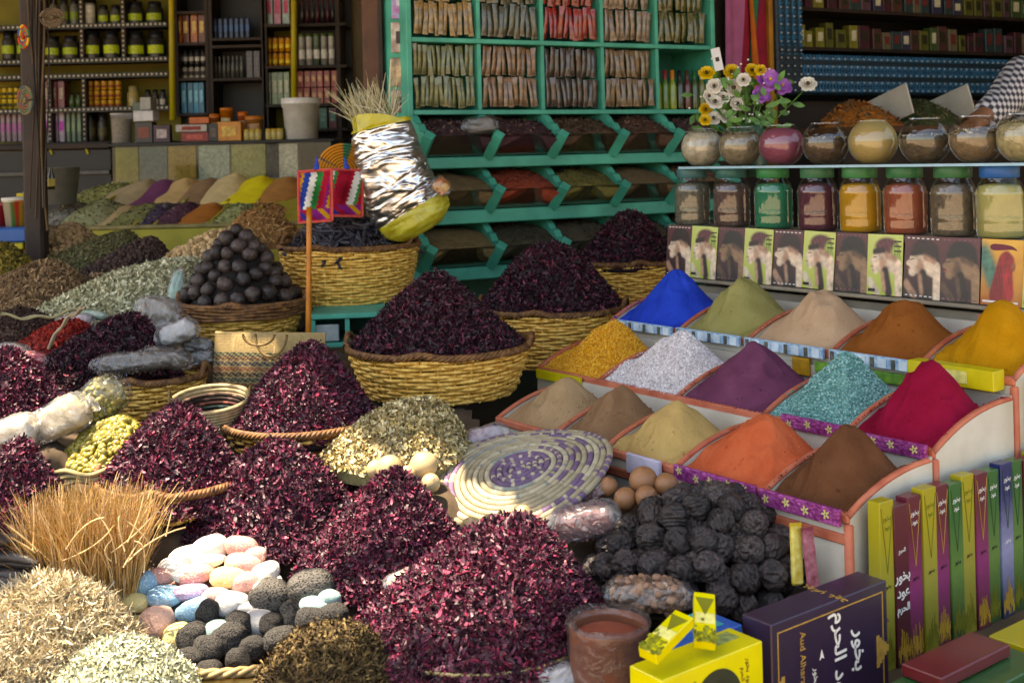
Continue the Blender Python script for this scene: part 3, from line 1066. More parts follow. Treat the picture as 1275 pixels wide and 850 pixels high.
# ------------------------------------------------------------------ bags
def bag(px, py, w, h, Y, label, mat_in, film, name='clear_bag', cat='bag', ang=0., depth=.55, gran=None, seed=0, tie=None, group=None, fill=.9, lean=.5, carried=False):
    """plump bag: film part outside, contents part inside"""
    q = P(px, py, Y)
    L, T = W(w / 2, Y), W(h / 2, Y)
    t = thing(name, label, cat, q, 0, group)
    t.rotation_euler = (-lean * .4, -math.radians(ang), 0)
    nu, nv = 52, 48
    nz, nz2, nz3 = Noise(seed, 2.2), Noise(seed + 3, 6.), Noise(seed + 5, 13.)

    def surf(k, cr, seam):
        u = np.linspace(-1, 1, nu)
        a = np.arange(nv) * 2 * np.pi / nv
        U, A = np.meshgrid(u, a, indexing='ij')
        prof = np.clip(1 - np.abs(U) ** 4.5, 0, 1) ** .5
        if seam:
            prof = np.maximum(prof, .0)
        if tie is not None:
            prof = prof * (1 - .72 * np.exp(-((U - tie) / .13) ** 2)) + .12 * np.exp(-((U - tie) / .1) ** 2)
        d = np.stack([U, np.cos(A), np.sin(A)], -1)
        k2 = k * (1 + cr * nz(d * 1.3) + cr * .6 * nz2(d) + (cr * .5 * nz3(d) if seam else 0))
        y = np.sign(np.cos(A)) * np.abs(np.cos(A)) ** .8 * depth * L * prof * k2
        z = np.sign(np.sin(A)) * np.abs(np.sin(A)) ** .8 * T * prof * k2
        z = np.where(z < 0, z * .8, z)
        fin = np.clip((np.abs(U) - .86) / .14, 0, 1)
        y = y + fin * .45 * depth * L * np.cos(A) * seam
        z = z + fin * T * (.3 * np.sin(A * 1) * .2 + .1 * np.sin(A * 3 + seed)) * seam
        x = U * L * (1.04 if seam else .9) * k
        return np.stack([x, y, z], -1).reshape(-1, 3), grid_faces(nu, nv, False, True)[:, ::-1]
    v, f = surf(1., .07, 1)
    MB().add(v, f).build('film', film, t, True)
    v, f = surf(fill, .05, 0)
    mb = MB().add(v, f, 0)
    if gran is not None:
        tv, tf, n, s = gran[0][0], gran[0][1], gran[1], gran[2]
        i = RNG.integers(0, len(v), n)
        p = v[i] + RNG.normal(size=(n, 3)) * s[0] * .4
        nn = p / (np.linalg.norm(p, axis=1)[:, None] + 1e-9)
        vv, ff = scatter(tv, tf, p * .90, nn, np.array(s)[None] * RNG.uniform(.7, 1.2, (n, 1)), .6)
        mb.add(vv, ff, 1)
        mb.build('contents', mat_in, t, False)
    else:
        mb.build('contents', mat_in, t, True)
    if not carried:
        sup(q.x, q.y, q.z - T * .8, L * .5)
    return t


m_lav = [M('lav_bed', '#5A5550', .9, .3), MI('grey_herb', ['#6E675C', '#8C857A', '#A39A8C', '#545049', '#7C7890'], .8, .2)]
G = lambda n, s: (PET, n, s)
bag(165, 453, 98, 32, 3.58, 'clear bag of grey herb lying flat across the small basket', m_lav, m_film, ang=3, gran=G(900, (.007, .004, .005)), seed=1, depth=.45, carried=True)
bag(206, 447, 66, 30, 3.6, 'clear bag of grey herb at the right end of the small basket', m_lav, m_film, ang=-8, gran=G(700, (.007, .004, .005)), seed=2, depth=.5, carried=True)
bag(221, 416, 54, 34, 3.78, 'bluish white bag on top of the bags by the straw mat', M('pale_fill', '#8A8A8C', .8, .15, 24, .7, 90, c2='#B4B2AE'), m_filmw, ang=18, seed=3, depth=.6, carried=True)
bag(245, 430, 44, 24, 3.82, 'clear bag of pale seeds beneath the bluish white bag', m_lav, m_film, ang=-5, gran=G(400, (.006, .005, .004)), seed=4, carried=True)
bag(254, 446, 36, 24, 3.8, 'small clear seed bag lowest in the pile by the striped straw bag', m_lav, m_film, ang=4, gran=G(400, (.006, .005, .004)), seed=5, carried=True)
bag(196, 394, 58, 50, 4.0, 'open brownish plastic bag standing before the pale green seeds', M('brown_fill', '#75654E', .8, .2, 30, .5, 120), m_filmw, ang=-12, seed=6, depth=.5, carried=True)
m_flour = M('white_flour', '#B8AA92', .85, .12, 12, .3, 60)
bag(24, 538, 62, 48, 3.02, 'plump white tied bag at the left photo edge', m_flour, m_filmw, ang=12, seed=7, tie=.86, depth=.6)
bag(80, 522, 84, 54, 3.06, 'plump cream tied bag in the middle of the sunlit bags', M('cream_flour', '#B09F7C', .85, .15, 12, .3, 60), m_filmw, ang=26, seed=8, tie=.82, depth=.5)
bag(126, 500, 76, 54, 3.14, 'clear tied bag of yellow green nuts above the nut heap', [M('nb', '#6C6430', .8, .3), MI('bag_nuts', ['#7C7438', '#948A54', '#66642A', '#867C42'], .5, .4)], m_film, ang=34, seed=9, gran=(ic1, 420, (.010, .007, .007)), depth=.5)
m_rose = [M('rose_bed', '#7E4A44', .9, .2), MI('rose_bits', ['#8C544A', '#A56C60', '#7A443E', '#B88A80', '#94605A'], .7, .3)]
bag(728, 652, 92, 52, 2.66, 'pink bag of rose salt under the woven disc, beside the black balls', m_rose, m_filmw, ang=10, seed=10, gran=G(900, (.007, .006, .006)), depth=.55, carried=True)
bag(722, 618, 96, 34, 2.82, 'flat pink bag along the lower right edge of the woven disc', m_rose, m_film, ang=20, seed=11, gran=G(700, (.007, .006, .006)), depth=.45, carried=True)
bag(590, 552, 92, 38, 3.2, 'crumpled pale lilac plastic bag above the woven disc', M('lilac_fill', '#9C8690', .8, .2, 20, .6, 90), m_filmw, ang=16, seed=12, depth=.45, carried=True)
bag(808, 741, 112, 42, 2.34, 'clear bag of brown nuts lying in front of the black balls', [M('bn_bed', '#5A4434', .8, .3), MI('bag_brown_nuts', ['#7A5A42', '#94705A', '#684A36', '#A88468', '#5A4030'], .5, .4)], m_film, ang=-4, seed=13, gran=(ic1, 330, (.011, .008, .008)), depth=.5)
bag(690, 843, 84, 34, 2.2, 'crumpled clear foil bag at the bottom edge by the clay pot', M('foil_fill', '#8C9096', .4, .3, 30, .8, 70), m_filmw, ang=4, seed=14, depth=.5)
bag(506, 722, 66, 30, 2.5, 'white paper packet stuck in the hibiscus in front', m_flour, m_filmw, ang=24, seed=15, depth=.35, carried=True)
bag(14, 443, 48, 30, 3.5, 'white plastic bag lying on hibiscus at the left edge', m_flour, m_filmw, ang=-4, seed=16, depth=.5, carried=True)
bag(42, 446, 34, 20, 3.45, 'red and white packet next to the white plastic bag', M('red_pack', '#9A1F2C', .5, .3, 14, .4, 60, c2='#C04048'), m_film, ang=-8, seed=17, depth=.4, carried=True)
bag(92, 402, 52, 20, 4.15, 'pale pink wrapped packet on the red chilli tray', M('pinkish', '#B09494', .7, .2), m_filmw, ang=8, seed=18, depth=.4, carried=True)

# ------------------------------------------------------------------ striped straw bag and round straw basket
t = thing('straw_bag', 'flat straw bag with dark coloured stripes standing beside the hibiscus cone', 'straw bag', P(333, 488, 3.72))
t.rotation_euler = (-.16, .03, -.05)
w_, h_ = W(140, 3.72), W(74, 3.72)
nu, nv = 90, 46
u = np.linspace(-.5, .5, nu)
vv = np.linspace(0, 1, nv)
U, V_ = np.meshgrid(u, vv, indexing='ij')
y = -.012 * np.abs(np.sin(U * 55 * np.pi)) * (np.where((np.arange(nv) % 2) == 0, 1, -1))[None] * .35 - .05 * (1 - (2 * U) ** 2) * np.sin(V_ * np.pi) ** .5
pv = np.stack([U * w_, y, V_ * h_], -1).reshape(-1, 3)
base = np.tile(np.array(lin('#A98F62')[:3]), (nu * nv, 1)).reshape(nu, nv, 3)
strip = [(.12, '#7A3B2E'), (.20, '#2C4A44'), (.28, '#3A2B2E'), (.37, '#8A4A38'), (.46, '#2F3A48'), (.55, '#5C3A30'), (.63, '#26433C')]
for z0, cc in strip:
    for j in range(nv):
        if abs(vv[j] - z0) < .033:
            on = ((np.arange(nu) // 2 + j) % 3 != 0)
            base[on, j] = lin(cc)[:3]
base *= (0.85 + .3 * RNG.uniform(0, 1, (nu, nv, 1)))
fr_ = grid_faces(nu, nv)
mb = MB().add(pv, fr_, 0, base.reshape(-1, 3))
pv2 = pv * np.array((1, -1, 1)) + np.array((0, .012, 0))
mb.add(pv2, fr_[:, ::-1], 0, base.reshape(-1, 3))
mb.build('bag_body', MA('plaited_straw', .75, .2, .4, 400), t, True)
for s in (-1, 1):
    mb = MB()
    a = np.linspace(0, np.pi, 20)
    v, f = tube(np.stack([s * .02 + .05 * np.cos(a), np.full(20, -.065), h_ * .96 - .07 * np.sin(a) * (1 if s > 0 else .5)], 1), .0045, 6)
    mb.add(v, f).build('handle', M('straw_cord', '#7E6236', .7, .2), t, True)
sup(P(333, 488, 3.72).x, 3.72, P(333, 488, 3.72).z, .15)
cs = P(262, 512, 3.35)
t = thing('straw_bowl', 'open round straw basket with dark woven inside, behind the sunlit hibiscus', 'basket', (cs.x, cs.y, cs.z - .075))
rs = W(48, 3.35)
mb = MB()
n = 120
a = np.arange(n) * 2 * np.pi / n
for k in range(12):
    v, f = tube(np.stack([rs * (.72 + .28 * k / 11) * np.cos(a), rs * (.72 + .28 * k / 11) * np.sin(a), .01 * k + .018 * (k / 11) * np.sin(a)], 1), .0065, 6, True)
    mb.add(v, f)
mb.build('coil_wall', M('straw_coil', '#A8926A', .7, .3, 70), t, True)
mb = MB()
for k in range(2, 10):
    v, f = tube(np.stack([(rs * (.72 + .28 * k / 11) - .008) * np.cos(a), (rs * (.72 + .28 * k / 11) - .008) * np.sin(a), .01 * k + .018 * (k / 11) * np.sin(a)], 1), .0055, 6, True)
    c_ = ['#2A1C18', '#3A2A22', '#22302C', '#4A241E'][k % 4]
    mb.add(v, f, 0, np.tile(np.array(lin(c_)[:3]), (len(v), 1)) * np.repeat(np.where((np.arange(n) // 3 + k) % 5 == 0, 4., 1.), 6)[:, None])
mb.build('woven_lining', MA('dark_lining', .8), t, True)
mb = MB()
for k in range(7):
    c_ = ['#33241C', '#6A5A2A', '#2A3A34', '#4A2A24'][k % 4]
    v, f = tube(np.stack([rs * (.08 + .095 * k) * np.cos(a), rs * (.08 + .095 * k) * np.sin(a), .008 + a * 0], 1), .0085, 6, True)
    colr = np.tile(np.array(lin(c_)[:3]), (len(v), 1)) * RNG.uniform(.6, 1.6, (len(v), 1))
    mb.add(v, f, 0, colr)
mb.build('woven_bottom', MA('dark_woven', .8), t, True)
for s in (0, 1):
    mb = MB()
    b_ = np.linspace(0, np.pi, 16)
    aa = np.pi * s + .15 + np.linspace(-.2, .2, 16)
    v, f = tube(np.stack([rs * 1.02 * np.cos(aa), rs * 1.02 * np.sin(aa), .11 + .03 * np.sin(b_)], 1), .004, 6)
    mb.add(v, f).build('handle', bpy.data.materials['straw_cord'], t, True)
sup(cs.x, cs.y, cs.z - .075, rs)

# ------------------------------------------------------------------ clay pot with plastic
cp = P(760, 868, 2.2)
rp = W(49, 2.2)
hpz = P(760, 778, 2.2).z - cp.z
t = thing('clay_pot', 'round brown pot of red powder wrapped in plastic, left of the yellow boxes', 'pot', cp)
nz = Noise(5, 3.)
v, f = lathe([(.001, 0), (rp * .93, 0), (rp, .02), (rp * 1.01, hpz * .5), (rp * 1.0, hpz * .93), (rp * 1.02, hpz), (rp * .97, hpz + .004), (rp * .93, hpz - .01), (rp * .92, hpz - .022)], 48)
MB().add(v, f).build('pot_wall', M('clay', '#6E3E28', .85, .2, 14, .3, 90), t, True)
hpot = Heap((0, 0, hpz - .022), rp * .92, rp * .92, .012, (0, 0), 2, 1, .01, 44, 18)
v, f = hpot.mesh(14, 40, .0)
MB().add(v, f).build('powder', M('brick_powder', '#7A3A26', .95, .15, 30, .5, 350), t, True)
v, f = lathe([(rp * 1.015, .01), (rp * 1.03, hpz * .5), (rp * 1.03, hpz * .9), (rp * 1.09, hpz + .004), (rp * 1.05, hpz + .016), (rp * .9, hpz - .004)], 64)
v = v + (.003 * nz(v * 18))[:, None] * np.array((1, 1, .6))
MB().add(v, f).build('plastic_wrap', MFILM('thin_wrap', (.93, .88, .84), .03, .03, .25, 1.), t, True)
sup(cp.x, cp.y, cp.z, rp)
# ------------------------------------------------------------------ tiered white spice stand, front edge along -U, depth along V
U_ = Vector((.6, -.8, 0))
V_d = Vector((.8, .6, 0))
R3 = Vector((.688, 2.45, 0))
ROWS = [  # start point, depth, front z, rise, boundaries along -U
    (R3, .313, .375, .068, [0, .229, .511, .77, .98, 1.25]),
    (R3 + V_d * .313, .34, .458, .075, [0, .24, .5, .815, 1.15, 1.45]),
    (R3 + V_d * .653, .33, .576, .075, [0, .26, .543, .854, 1.143, 1.47])]


def stand_mat(p0):
    """local x = along -U (to the far left), y = V (back), z = up"""
    x, y = -U_, V_d
    return Matrix(((x.x, y.x, 0, p0.x), (x.y, y.y, 0, p0.y), (0, 0, 1, 0), (0, 0, 0, 1)))


def arch(b, zf, rise):
    return zf + rise * (1 - (1 - b) ** 2.3)


ROWN = ['lowest', 'middle', 'top']
for k, (p0, dep, zf, rise, bd) in enumerate(ROWS):
    t = thing('spice_stand', f'{ROWN[k]} tier of the white spice stand with terracotta painted edges', 'spice stand', mat=stand_mat(p0), group='tiers of the white spice stand')
    L = bd[-1]
    MB().add(*box(L, .012, zf - .004, (L / 2, .006, (zf - .004) / 2 + .001))).build('front_panel', m_white, t)
    MB().add(*box(L + .01, .02, .022, (L / 2, .004, zf - .0), .004)).build('front_rail', m_terra, t)
    if k == 0:
        MB().add(*box(L, .010, .022, (L / 2, -.002, zf - .045), .003)).build('lower_rail', m_terra, t)
    MB().add(*box(L, .012, zf + rise + .01, (L / 2, dep - .008, (zf + rise + .01) / 2))).build('back_panel', m_white, t)
    MB().add(*box(L - .02, dep - .03, .012, (L / 2, dep / 2, zf - .07))).build('bin_floor', m_white, t)
    bs = np.linspace(0, 1, 14)
    for i, x in enumerate(bd):
        poly = [(0.001, .002)] + [(b * (dep - .016) + .001, arch(b, zf, rise)) for b in bs] + [(dep - .015, .002)]
        v, f = prism(poly, .012)
        v = np.stack([v[:, 1] + x - .006, v[:, 0], v[:, 2]], 1)
        nm = 'end_panel' if i == 0 else 'divider'
        o = MB().add(v, f).build(nm, m_white, t)
        mb = MB()
        pts = [(x, b * (dep - .02) - .002, arch(b, zf, rise) + .004) for b in bs]
        v, f = tube(pts, .0068, 6, flat=1.2)
        mb.add(v, f)
        if i == 0:
            v, f = box(.018, .018, zf - .01, (x - .002, .0, zf / 2 - .006), .004)
            mb.add(v, f)
        mb.build('painted_edge', m_terra, o, True)
for x in (.35, .8):
    sup(*(R3 - U_ * x + Vector((-.1, -.1, 0))).xy, .25, .1)


def powder(row, ci, zpk, name_col, mat, label, seed, grain=None, off=(0, 0), facets=0.):
    p0, dep, zf, rise, bd = ROWS[row]
    x0, x1 = bd[ci] + .011, bd[ci + 1] - .011
    n = 70
    X, Y = np.meshgrid(np.linspace(0, 1, n), np.linspace(0, 1, n), indexing='ij')
    qx, qy = (X - .5 - off[0]) * 2, (Y - .5 - off[1]) * 2
    r = (np.abs(qx) ** 2.6 + np.abs(qy) ** 2.6) ** (1 / 2.6)
    nz, nf = Noise(seed, 2.4, 2), Noise(seed + 3, 7, 2)
    off = (random.uniform(-.05, .05), random.uniform(-.05, .05))
    qx, qy = (X - .5 - off[0] * (1 - (2 * X - 1) ** 2)) * 2, (Y - .5 - off[1] * (1 - (2 * Y - 1) ** 2)) * 2
    r = (np.abs(qx) ** 2.6 + np.abs(qy) ** 2.6) ** (1 / 2.6)
    pq = np.stack([qx, qy], -1)
    th = np.arctan2(qy, qx)
    rr = (np.sqrt(r * r + .022) - .148) / (1.011 - .148)
    h = (zpk - zf) * np.clip(1 - np.clip(rr, 0, 1.2) ** 1.3, 0, 1) * 1.0
    ridge = np.abs(np.sin(th * 2.5 + seed + .5 * nz(pq * .5))) ** .6
    h = h + .006 * (ridge - .6) * np.sin(np.clip(r, 0, 1) * np.pi) * (.5 + .5 * nz(pq * .8)) + (.008 * nz(pq) + .0026 * nf(pq) + .0012 * nf(pq * 2.7)) * np.clip(1.1 - r, 0, 1)
    for _k in range(3):                            # scoop marks and small slides
        sx_, sy_, sr_ = random.uniform(-.6, .5), random.uniform(-.8, -.1), random.uniform(.12, .26)
        dd_ = np.hypot(qx - sx_, (qy - sy_) * .7) / sr_
        h = h - .011 * np.exp(-dd_ ** 2 * 2) + .004 * np.exp(-(dd_ - 1.1) ** 2 * 14)
    if facets:
        h += facets * np.where(nz(pq * 1.4) > .4, 1, 0) * np.clip(1 - r, 0, 1)
    edge = arch(Y, zf, rise) + .002 + .004 * nf(pq * .6)
    base = zf + .004 + (edge - zf - .004) * np.clip(np.abs(qx), 0, 1) ** 3
    Z = np.maximum(base + h * (zpk - base) / (zpk - zf), edge * np.clip(np.abs(qx) * 1.0, 0, 1) ** 2 + (1 - np.clip(np.abs(qx), 0, 1) ** 2) * base)
    lx, ly = x0 + (x1 - x0) * X, .014 + (dep - .034) * Y
    top = np.stack([lx, ly, Z], -1).reshape(-1, 3)
    mb = MB()
    mb.add(top, grid_faces(n, n), 0)
    ring = [i * n for i in range(n)] + [(n - 1) * n + j for j in range(1, n)] + [i * n + n - 1 for i in range(n - 2, -1, -1)] + [j for j in range(n - 2, 0, -1)]
    lo = top[ring].copy()
    lo[:, 2] = zf - .06
    m_ = len(ring)
    mb.add(np.concatenate([top[ring], lo]), [(i, i + m_, (i + 1) % m_ + m_, (i + 1) % m_) for i in range(m_)], 0)
    mats = [mat]
    if grain:
        gm, gn, gs = grain
        mats.append(gm)
        idx = RNG.integers(0, len(top), gn)
        p = top[idx] + np.concatenate([RNG.normal(size=(gn, 2)) * .002, RNG.uniform(0, .002, (gn, 1))], 1)
        p = p[(p[:, 2] > zf + .003)]
        tv, tf = ico(0)
        v, f = scatter(tv, tf, p, np.tile((0, -.3, .9), (len(p), 1)), gs * RNG.uniform(.6, 1.4, (len(p), 3)), .6)
        mb.add(v, f, 1)
    # clumps that rolled down the slope
    idx = RNG.integers(0, len(top), 150)
    cl = top[idx][(top[idx][:, 2] < zf + .6 * (zpk - zf))]
    ti, fi = ico(0)
    v, f = scatter(ti, fi, cl, np.tile((0, -.3, .9), (len(cl), 1)), .0008 + np.abs(RNG.normal(0, .0014, (len(cl), 1))) * RNG.uniform(.7, 1.3, (len(cl), 3)), .6)
    mb.add(v, f, 0)
    # crumbs spilled on the edges of the bin
    ng = 260
    e_ = RNG.uniform(0, 1, ng)
    side = RNG.integers(0, 3, ng)
    gx = np.where(side == 0, x0 - .008, np.where(side == 1, x1 + .008, x0 + (x1 - x0) * e_)) + RNG.normal(0, .0025, ng)
    gy = np.where(side == 2, .004, .01 + (dep - .05) * e_) + RNG.normal(0, .003, ng)
    gz = np.where(side == 2, zf + .011, arch(np.clip(gy / dep, 0, 1), zf, rise) + .0105) - np.abs(RNG.normal(0, .001, ng))
    ti, fi = ico(0)
    v, f = scatter(ti, fi, np.stack([gx, gy, gz], 1), np.tile((0, 0, 1.), (ng, 1)), np.abs(RNG.normal(.0012, .0007, (ng, 1))) * RNG.uniform(.7, 1.4, (ng, 3)) + .0005, .6)
    mb.add(v, f, 0)
    Mx = stand_mat(p0)
    o = mb.build('spice_powder', mats, None, True)
    o.matrix_world = Mx
    return tag(o, label, 'spice powder', 'powder cones of the spice stand')


def mp(name, c, c2=None, bump=.35, var=.14, sc=16):
    return M(name, c, .95, var, sc, .75, 160, spec=.1, c2=c2, detail=12)


random.seed(5)
powder(0, 0, .531, '', mp('brown_powder', '#55331F', '#65402A'), 'dark brown powder cone at the front corner of the white stand', 1)
powder(0, 1, .519, '', mp('orange_powder', '#B24E2E', '#C4633E'), 'bright orange powder cone between the khaki and dark brown cones', 2)
powder(0, 2, .503, '', mp('khaki_powder', '#A88A55', '#B8995F'), 'khaki yellow powder cone behind the woven disc', 3)
powder(0, 3, .507, '', mp('cocoa_powder', '#7A5A40', '#86664A'), 'cocoa brown powder cone just above the woven disc', 4)
powder(0, 4, .497, '', mp('tan_powder', '#9A7C5A', '#A88A66'), 'tan powder cone next to the large central basket', 5)
powder(1, 0, .629, '', mp('crimson_powder', '#780A26', '#8C1032'), 'deep crimson powder cone beside the teal granules', 6)
powder(1, 1, .613, '', mp('teal_granule_bed', '#4A7F7C', '#6A9C98', .6), 'teal granule cone between crimson and plum powders', 7, (MI('teal_grains', ['#3E726F', '#5E9590', '#83B2AC', '#4A807C', '#9CC4BE'], .7), 7500, .0032))
powder(1, 2, .61, '', mp('plum_powder', '#5C2E46', '#6E3C54'), 'dusky plum powder cone beside the white granules', 8)
powder(1, 3, .603, '', mp('white_granule_bed', '#BFB4B4', '#D8CECE', .6), 'white granule cone between the yellow and plum ones', 9, (MI('white_grains', ['#CCC2C2', '#E4DCDA', '#B6AAAA', '#F0EAE8', '#B0A2A4'], .6), 6500, .0034))
powder(1, 4, .602, '', mp('yellow_granule_bed', '#C07F14', '#D89A24', .6), 'golden yellow granule cone below the blue powder', 10, (MI('yellow_grains', ['#C88412', '#DE9E22', '#E6B03C', '#B87410'], .6), 8000, .0036))
powder(2, 0, .746, '', mp('ochre_powder', '#A8720F', '#B88018'), 'ochre yellow powder cone at the right end of the top tier', 11)
powder(2, 1, .731, '', mp('rust_powder', '#80461C', '#8E5224'), 'rust brown powder cone left of the ochre cone', 12)
powder(2, 2, .735, '', mp('beige_powder', '#B08E6E', '#BE9C7C'), 'pale beige powder cone in the middle of the top tier', 13)
powder(2, 3, .758, '', mp('henna_powder', '#88804A', '#968E58'), 'olive green powder cone between blue and beige cones', 14, facets=.006)
powder(2, 4, .738, '', mp('indigo_powder', '#1238A8', '#1E46BC'), 'vivid blue powder cone at the far left of the top tier', 15)

# ------------------------------------------------------------------ strips of packaging along the front edges
m_glit = M('purple_glitter_foil', '#7A1F68', .3, .5, 90, .8, 130, metal=.5, c2='#B455A0', spec=.6)
m_cardb = M('blue_white_card', '#5C8FB4', .5, .3, 60, c2='#B9CBD6')
m_yel = M('yellow_card', '#C2B41C', .42, .1, 30, coat=.2)


def strip(row, x0, x1, h, zoff, mat, label, name='packaging_strip', deco=None, tilt=0., group=None, thick=.012, dy=-.020):
    p0, dep, zf, rise, bd = ROWS[row]
    t = thing(name, label, 'packaging', group=group, mat=stand_mat(p0) @ Matrix.Translation((x0, dy, zf + zoff)) @ Matrix.Rotation(tilt, 4, 'Y'))
    L = x1 - x0
    MB().add(*box(L, thick, h, (L / 2, 0, h / 2), .002)).build('card', mat, t)
    if deco:
        deco(t, L, h, thick)
    return t


def deco_flowers(t, L, h, th):
    mb = MB()
    n = int(L / .05)
    for i in range(n):
        cx, cz = (i + .5) * L / n + random.uniform(-.008, .008), h * random.uniform(.35, .7)
        for a in range(5):
            an = a * 1.2566
            v, f = box(.008, .0012, .004, (0, 0, 0))
            ca, sa = math.cos(an), math.sin(an)
            v = np.stack([v[:, 0] * ca - v[:, 2] * sa + cx + .006 * ca, v[:, 1] - th / 2 - .001, v[:, 0] * sa + v[:, 2] * ca + cz + .006 * sa], 1)
            mb.add(v, f)
    v, f = box(L, th, h, (L / 2, 0, h / 2), .002)
    mb.add(v, f, 1)
    ch = t.children[0]
    nm = ch.name.split('.')[0]
    bpy.data.objects.remove(ch)
    mb.build(nm, [bpy.data.materials.get('flower_print') or M('flower_print', '#B8B070', .5, .2), m_glit], t)


def deco_cards(t, L, h, th):
    n = max(2, int(L / .062))
    for i in range(n):
        MB().add(*box(.026, .002, h * .8, ((i + .32) * L / n, -th / 2 - .0015, h * .48))).build('white_print', bpy.data.materials.get('card_white') or M('card_white', '#BFD0DA', .5, .15, 50), t)
        MB().add(*box(.012, .002, h * .8, ((i + .80) * L / n, -th / 2 - .0015, h * .48))).build('dark_print', bpy.data.materials.get('card_dark') or M('card_dark', '#2F3A3C', .5, .5, 80, c2='#6A6450'), t)


b0, b1, b2 = ROWS[0][4], ROWS[1][4], ROWS[2][4]
GS = 'glittery purple strips on the stand'
strip(0, .004, b0[1] - .006, .036, -.014, m_glit, 'purple glitter strip with printed flowers below the dark brown cone', deco=deco_flowers, group=GS)
strip(0, b0[1] + .004, b0[2] - .02, .036, -.012, m_glit, 'purple glitter strip with printed flowers below the orange cone', deco=deco_flowers, group=GS)
strip(1, .004, b1[1] - .004, .034, -.012, m_glit, 'purple glitter strip below the crimson cone', deco=deco_flowers, group=GS)
strip(1, b1[1] + .0, b1[2] - .08, .034, -.006, m_glit, 'purple glitter strip below the teal granules', deco=deco_flowers, group=GS)
strip(0, b0[2] + .03, b0[2] + .15, .05, -.03, M('white_purple_card', '#B6AFC0', .5, .15), 'white card with a magenta edge at the foot of the khaki cone')
strip(1, b1[4] + .06, b1[5] - .02, .03, -.02, m_yel, 'yellow card strip below the golden yellow granules')
GC = 'strips of small blue and white cards'
strip(2, b2[1] + .01, b2[2] - .01, .032, -.012, m_cardb, 'strip of blue and white cards below the rust brown cone', deco=deco_cards, group=GC)
strip(2, b2[2] + .01, b2[3] - .01, .032, -.012, m_cardb, 'strip of blue and white cards below the beige cone', deco=deco_cards, group=GC)
strip(2, b2[3] + .01, b2[4] - .01, .032, -.012, m_cardb, 'strip of blue and white cards below the olive green cone', deco=deco_cards, group=GC)
strip(2, b2[4] + .01, b2[5] - .04, .03, -.012, m_cardb, 'strip of blue and white cards below the vivid blue cone', deco=deco_cards, group=GC)
strip(2, b2[1] + .0, b2[2] + .04, .03, -.05, M('green_leaf_print', '#2C6A22', .5, .6, 40, c2='#7AA83A'), 'green leaf printed card under the blue and white strip by the teal granules')
strip(2, b2[2] + .06, b2[2] + .12, .05, -.066, M('orange_print', '#B8861C', .5, .3, 40), 'orange yellow packet wedged between plum and teal cones')
t = strip(2, .02, b2[1] + .0, .05, -.022, m_yel, 'yellow carton with a pointed emblem lying below the ochre cone', name='yellow_carton', thick=.05, dy=-.03)
v, f = prism([(.13, .012), (.19, .025), (.13, .04)], .002)
v[:, 1] -= .0275
m_olive = M('olive_print', '#6A6A14', .5, .2)
MB().add(v, f).build('pointed_emblem', m_olive, t)
MB().add(*box(.06, .002, .03, (.10, -.0265, .026))).build('printed_panel', M('pale_yellow_print', '#D2CC74', .5, .2, 60), t)

# ------------------------------------------------------------------ leaning leaflets
LZ, LH = .705, .185
LP = R3 + V_d * 1.0
Lmat = lambda s: stand_mat(LP + V_d * s)
t = thing('leaflet_ledge', 'narrow white ledge behind the top tier that carries the leaflets', 'ledge', mat=Lmat(.0))
m_ledge = M('worn_ledge', '#8A7E6C', .6, .25, 8)
MB().add(*box(1.55, .06, .012, (.775, .03, LZ - .009), .003)).build('shelf_board', m_ledge, t)
MB().add(*box(1.52, .02, LZ - .03, (.77, .05, (LZ - .03) / 2))).build('front_board', m_ledge, t)
for x in (.28, .5, .8):
    MB().add(*box(.03, .012, .12, (x, -.008, LZ - .085))).build('bracket', m_terra, t)
m_lf = {'g': M('lime_leaflet', '#A9B34A', .4, .12, 20, coat=.3), 'm': M('maroon_leaflet', '#32181C', .4, .3, 16, coat=.3, c2='#5E3438'), 'o': M('orange_leaflet', '#B56A1E', .4, .35, 9, coat=.3, c2='#D69A2E')}
m_skin = M('pale_print', '#A8886C', .5, .15, 26, c2='#DCC8AE')
m_skin2 = M('tan_print', '#6A4C36', .5, .2, 26, c2='#A88868')
m_hair = M('dark_hair_print', '#2A1A18', .5, .4, 20, c2='#5A3A34')
m_pinkp = M('mauve_print', '#5A2A34', .5, .2, 30, c2='#9A6A74')
m_redh = M('red_hair_print', '#8A1420', .5, .3, 30, c2='#B02A30')
m_txt = M('white_print_ink', '#D8D4CC', .5, 0)
m_txtd = M('dark_print_ink', '#231A1A', .5, 0)
def smooth_poly(p, k=6):
    p = np.array(p, float)
    out = []
    n = len(p)
    for i in range(n):
        a, b, c, d = p[i - 1], p[i], p[(i + 1) % n], p[(i + 2) % n]
        for s in np.linspace(0, 1, k, endpoint=False):
            out.append(tuple(.5 * (2 * b + (c - a) * s + (2 * a - 5 * b + 4 * c - d) * s * s + (3 * b - a - 3 * c + d) * s ** 3)))
    return out


PICS = {}


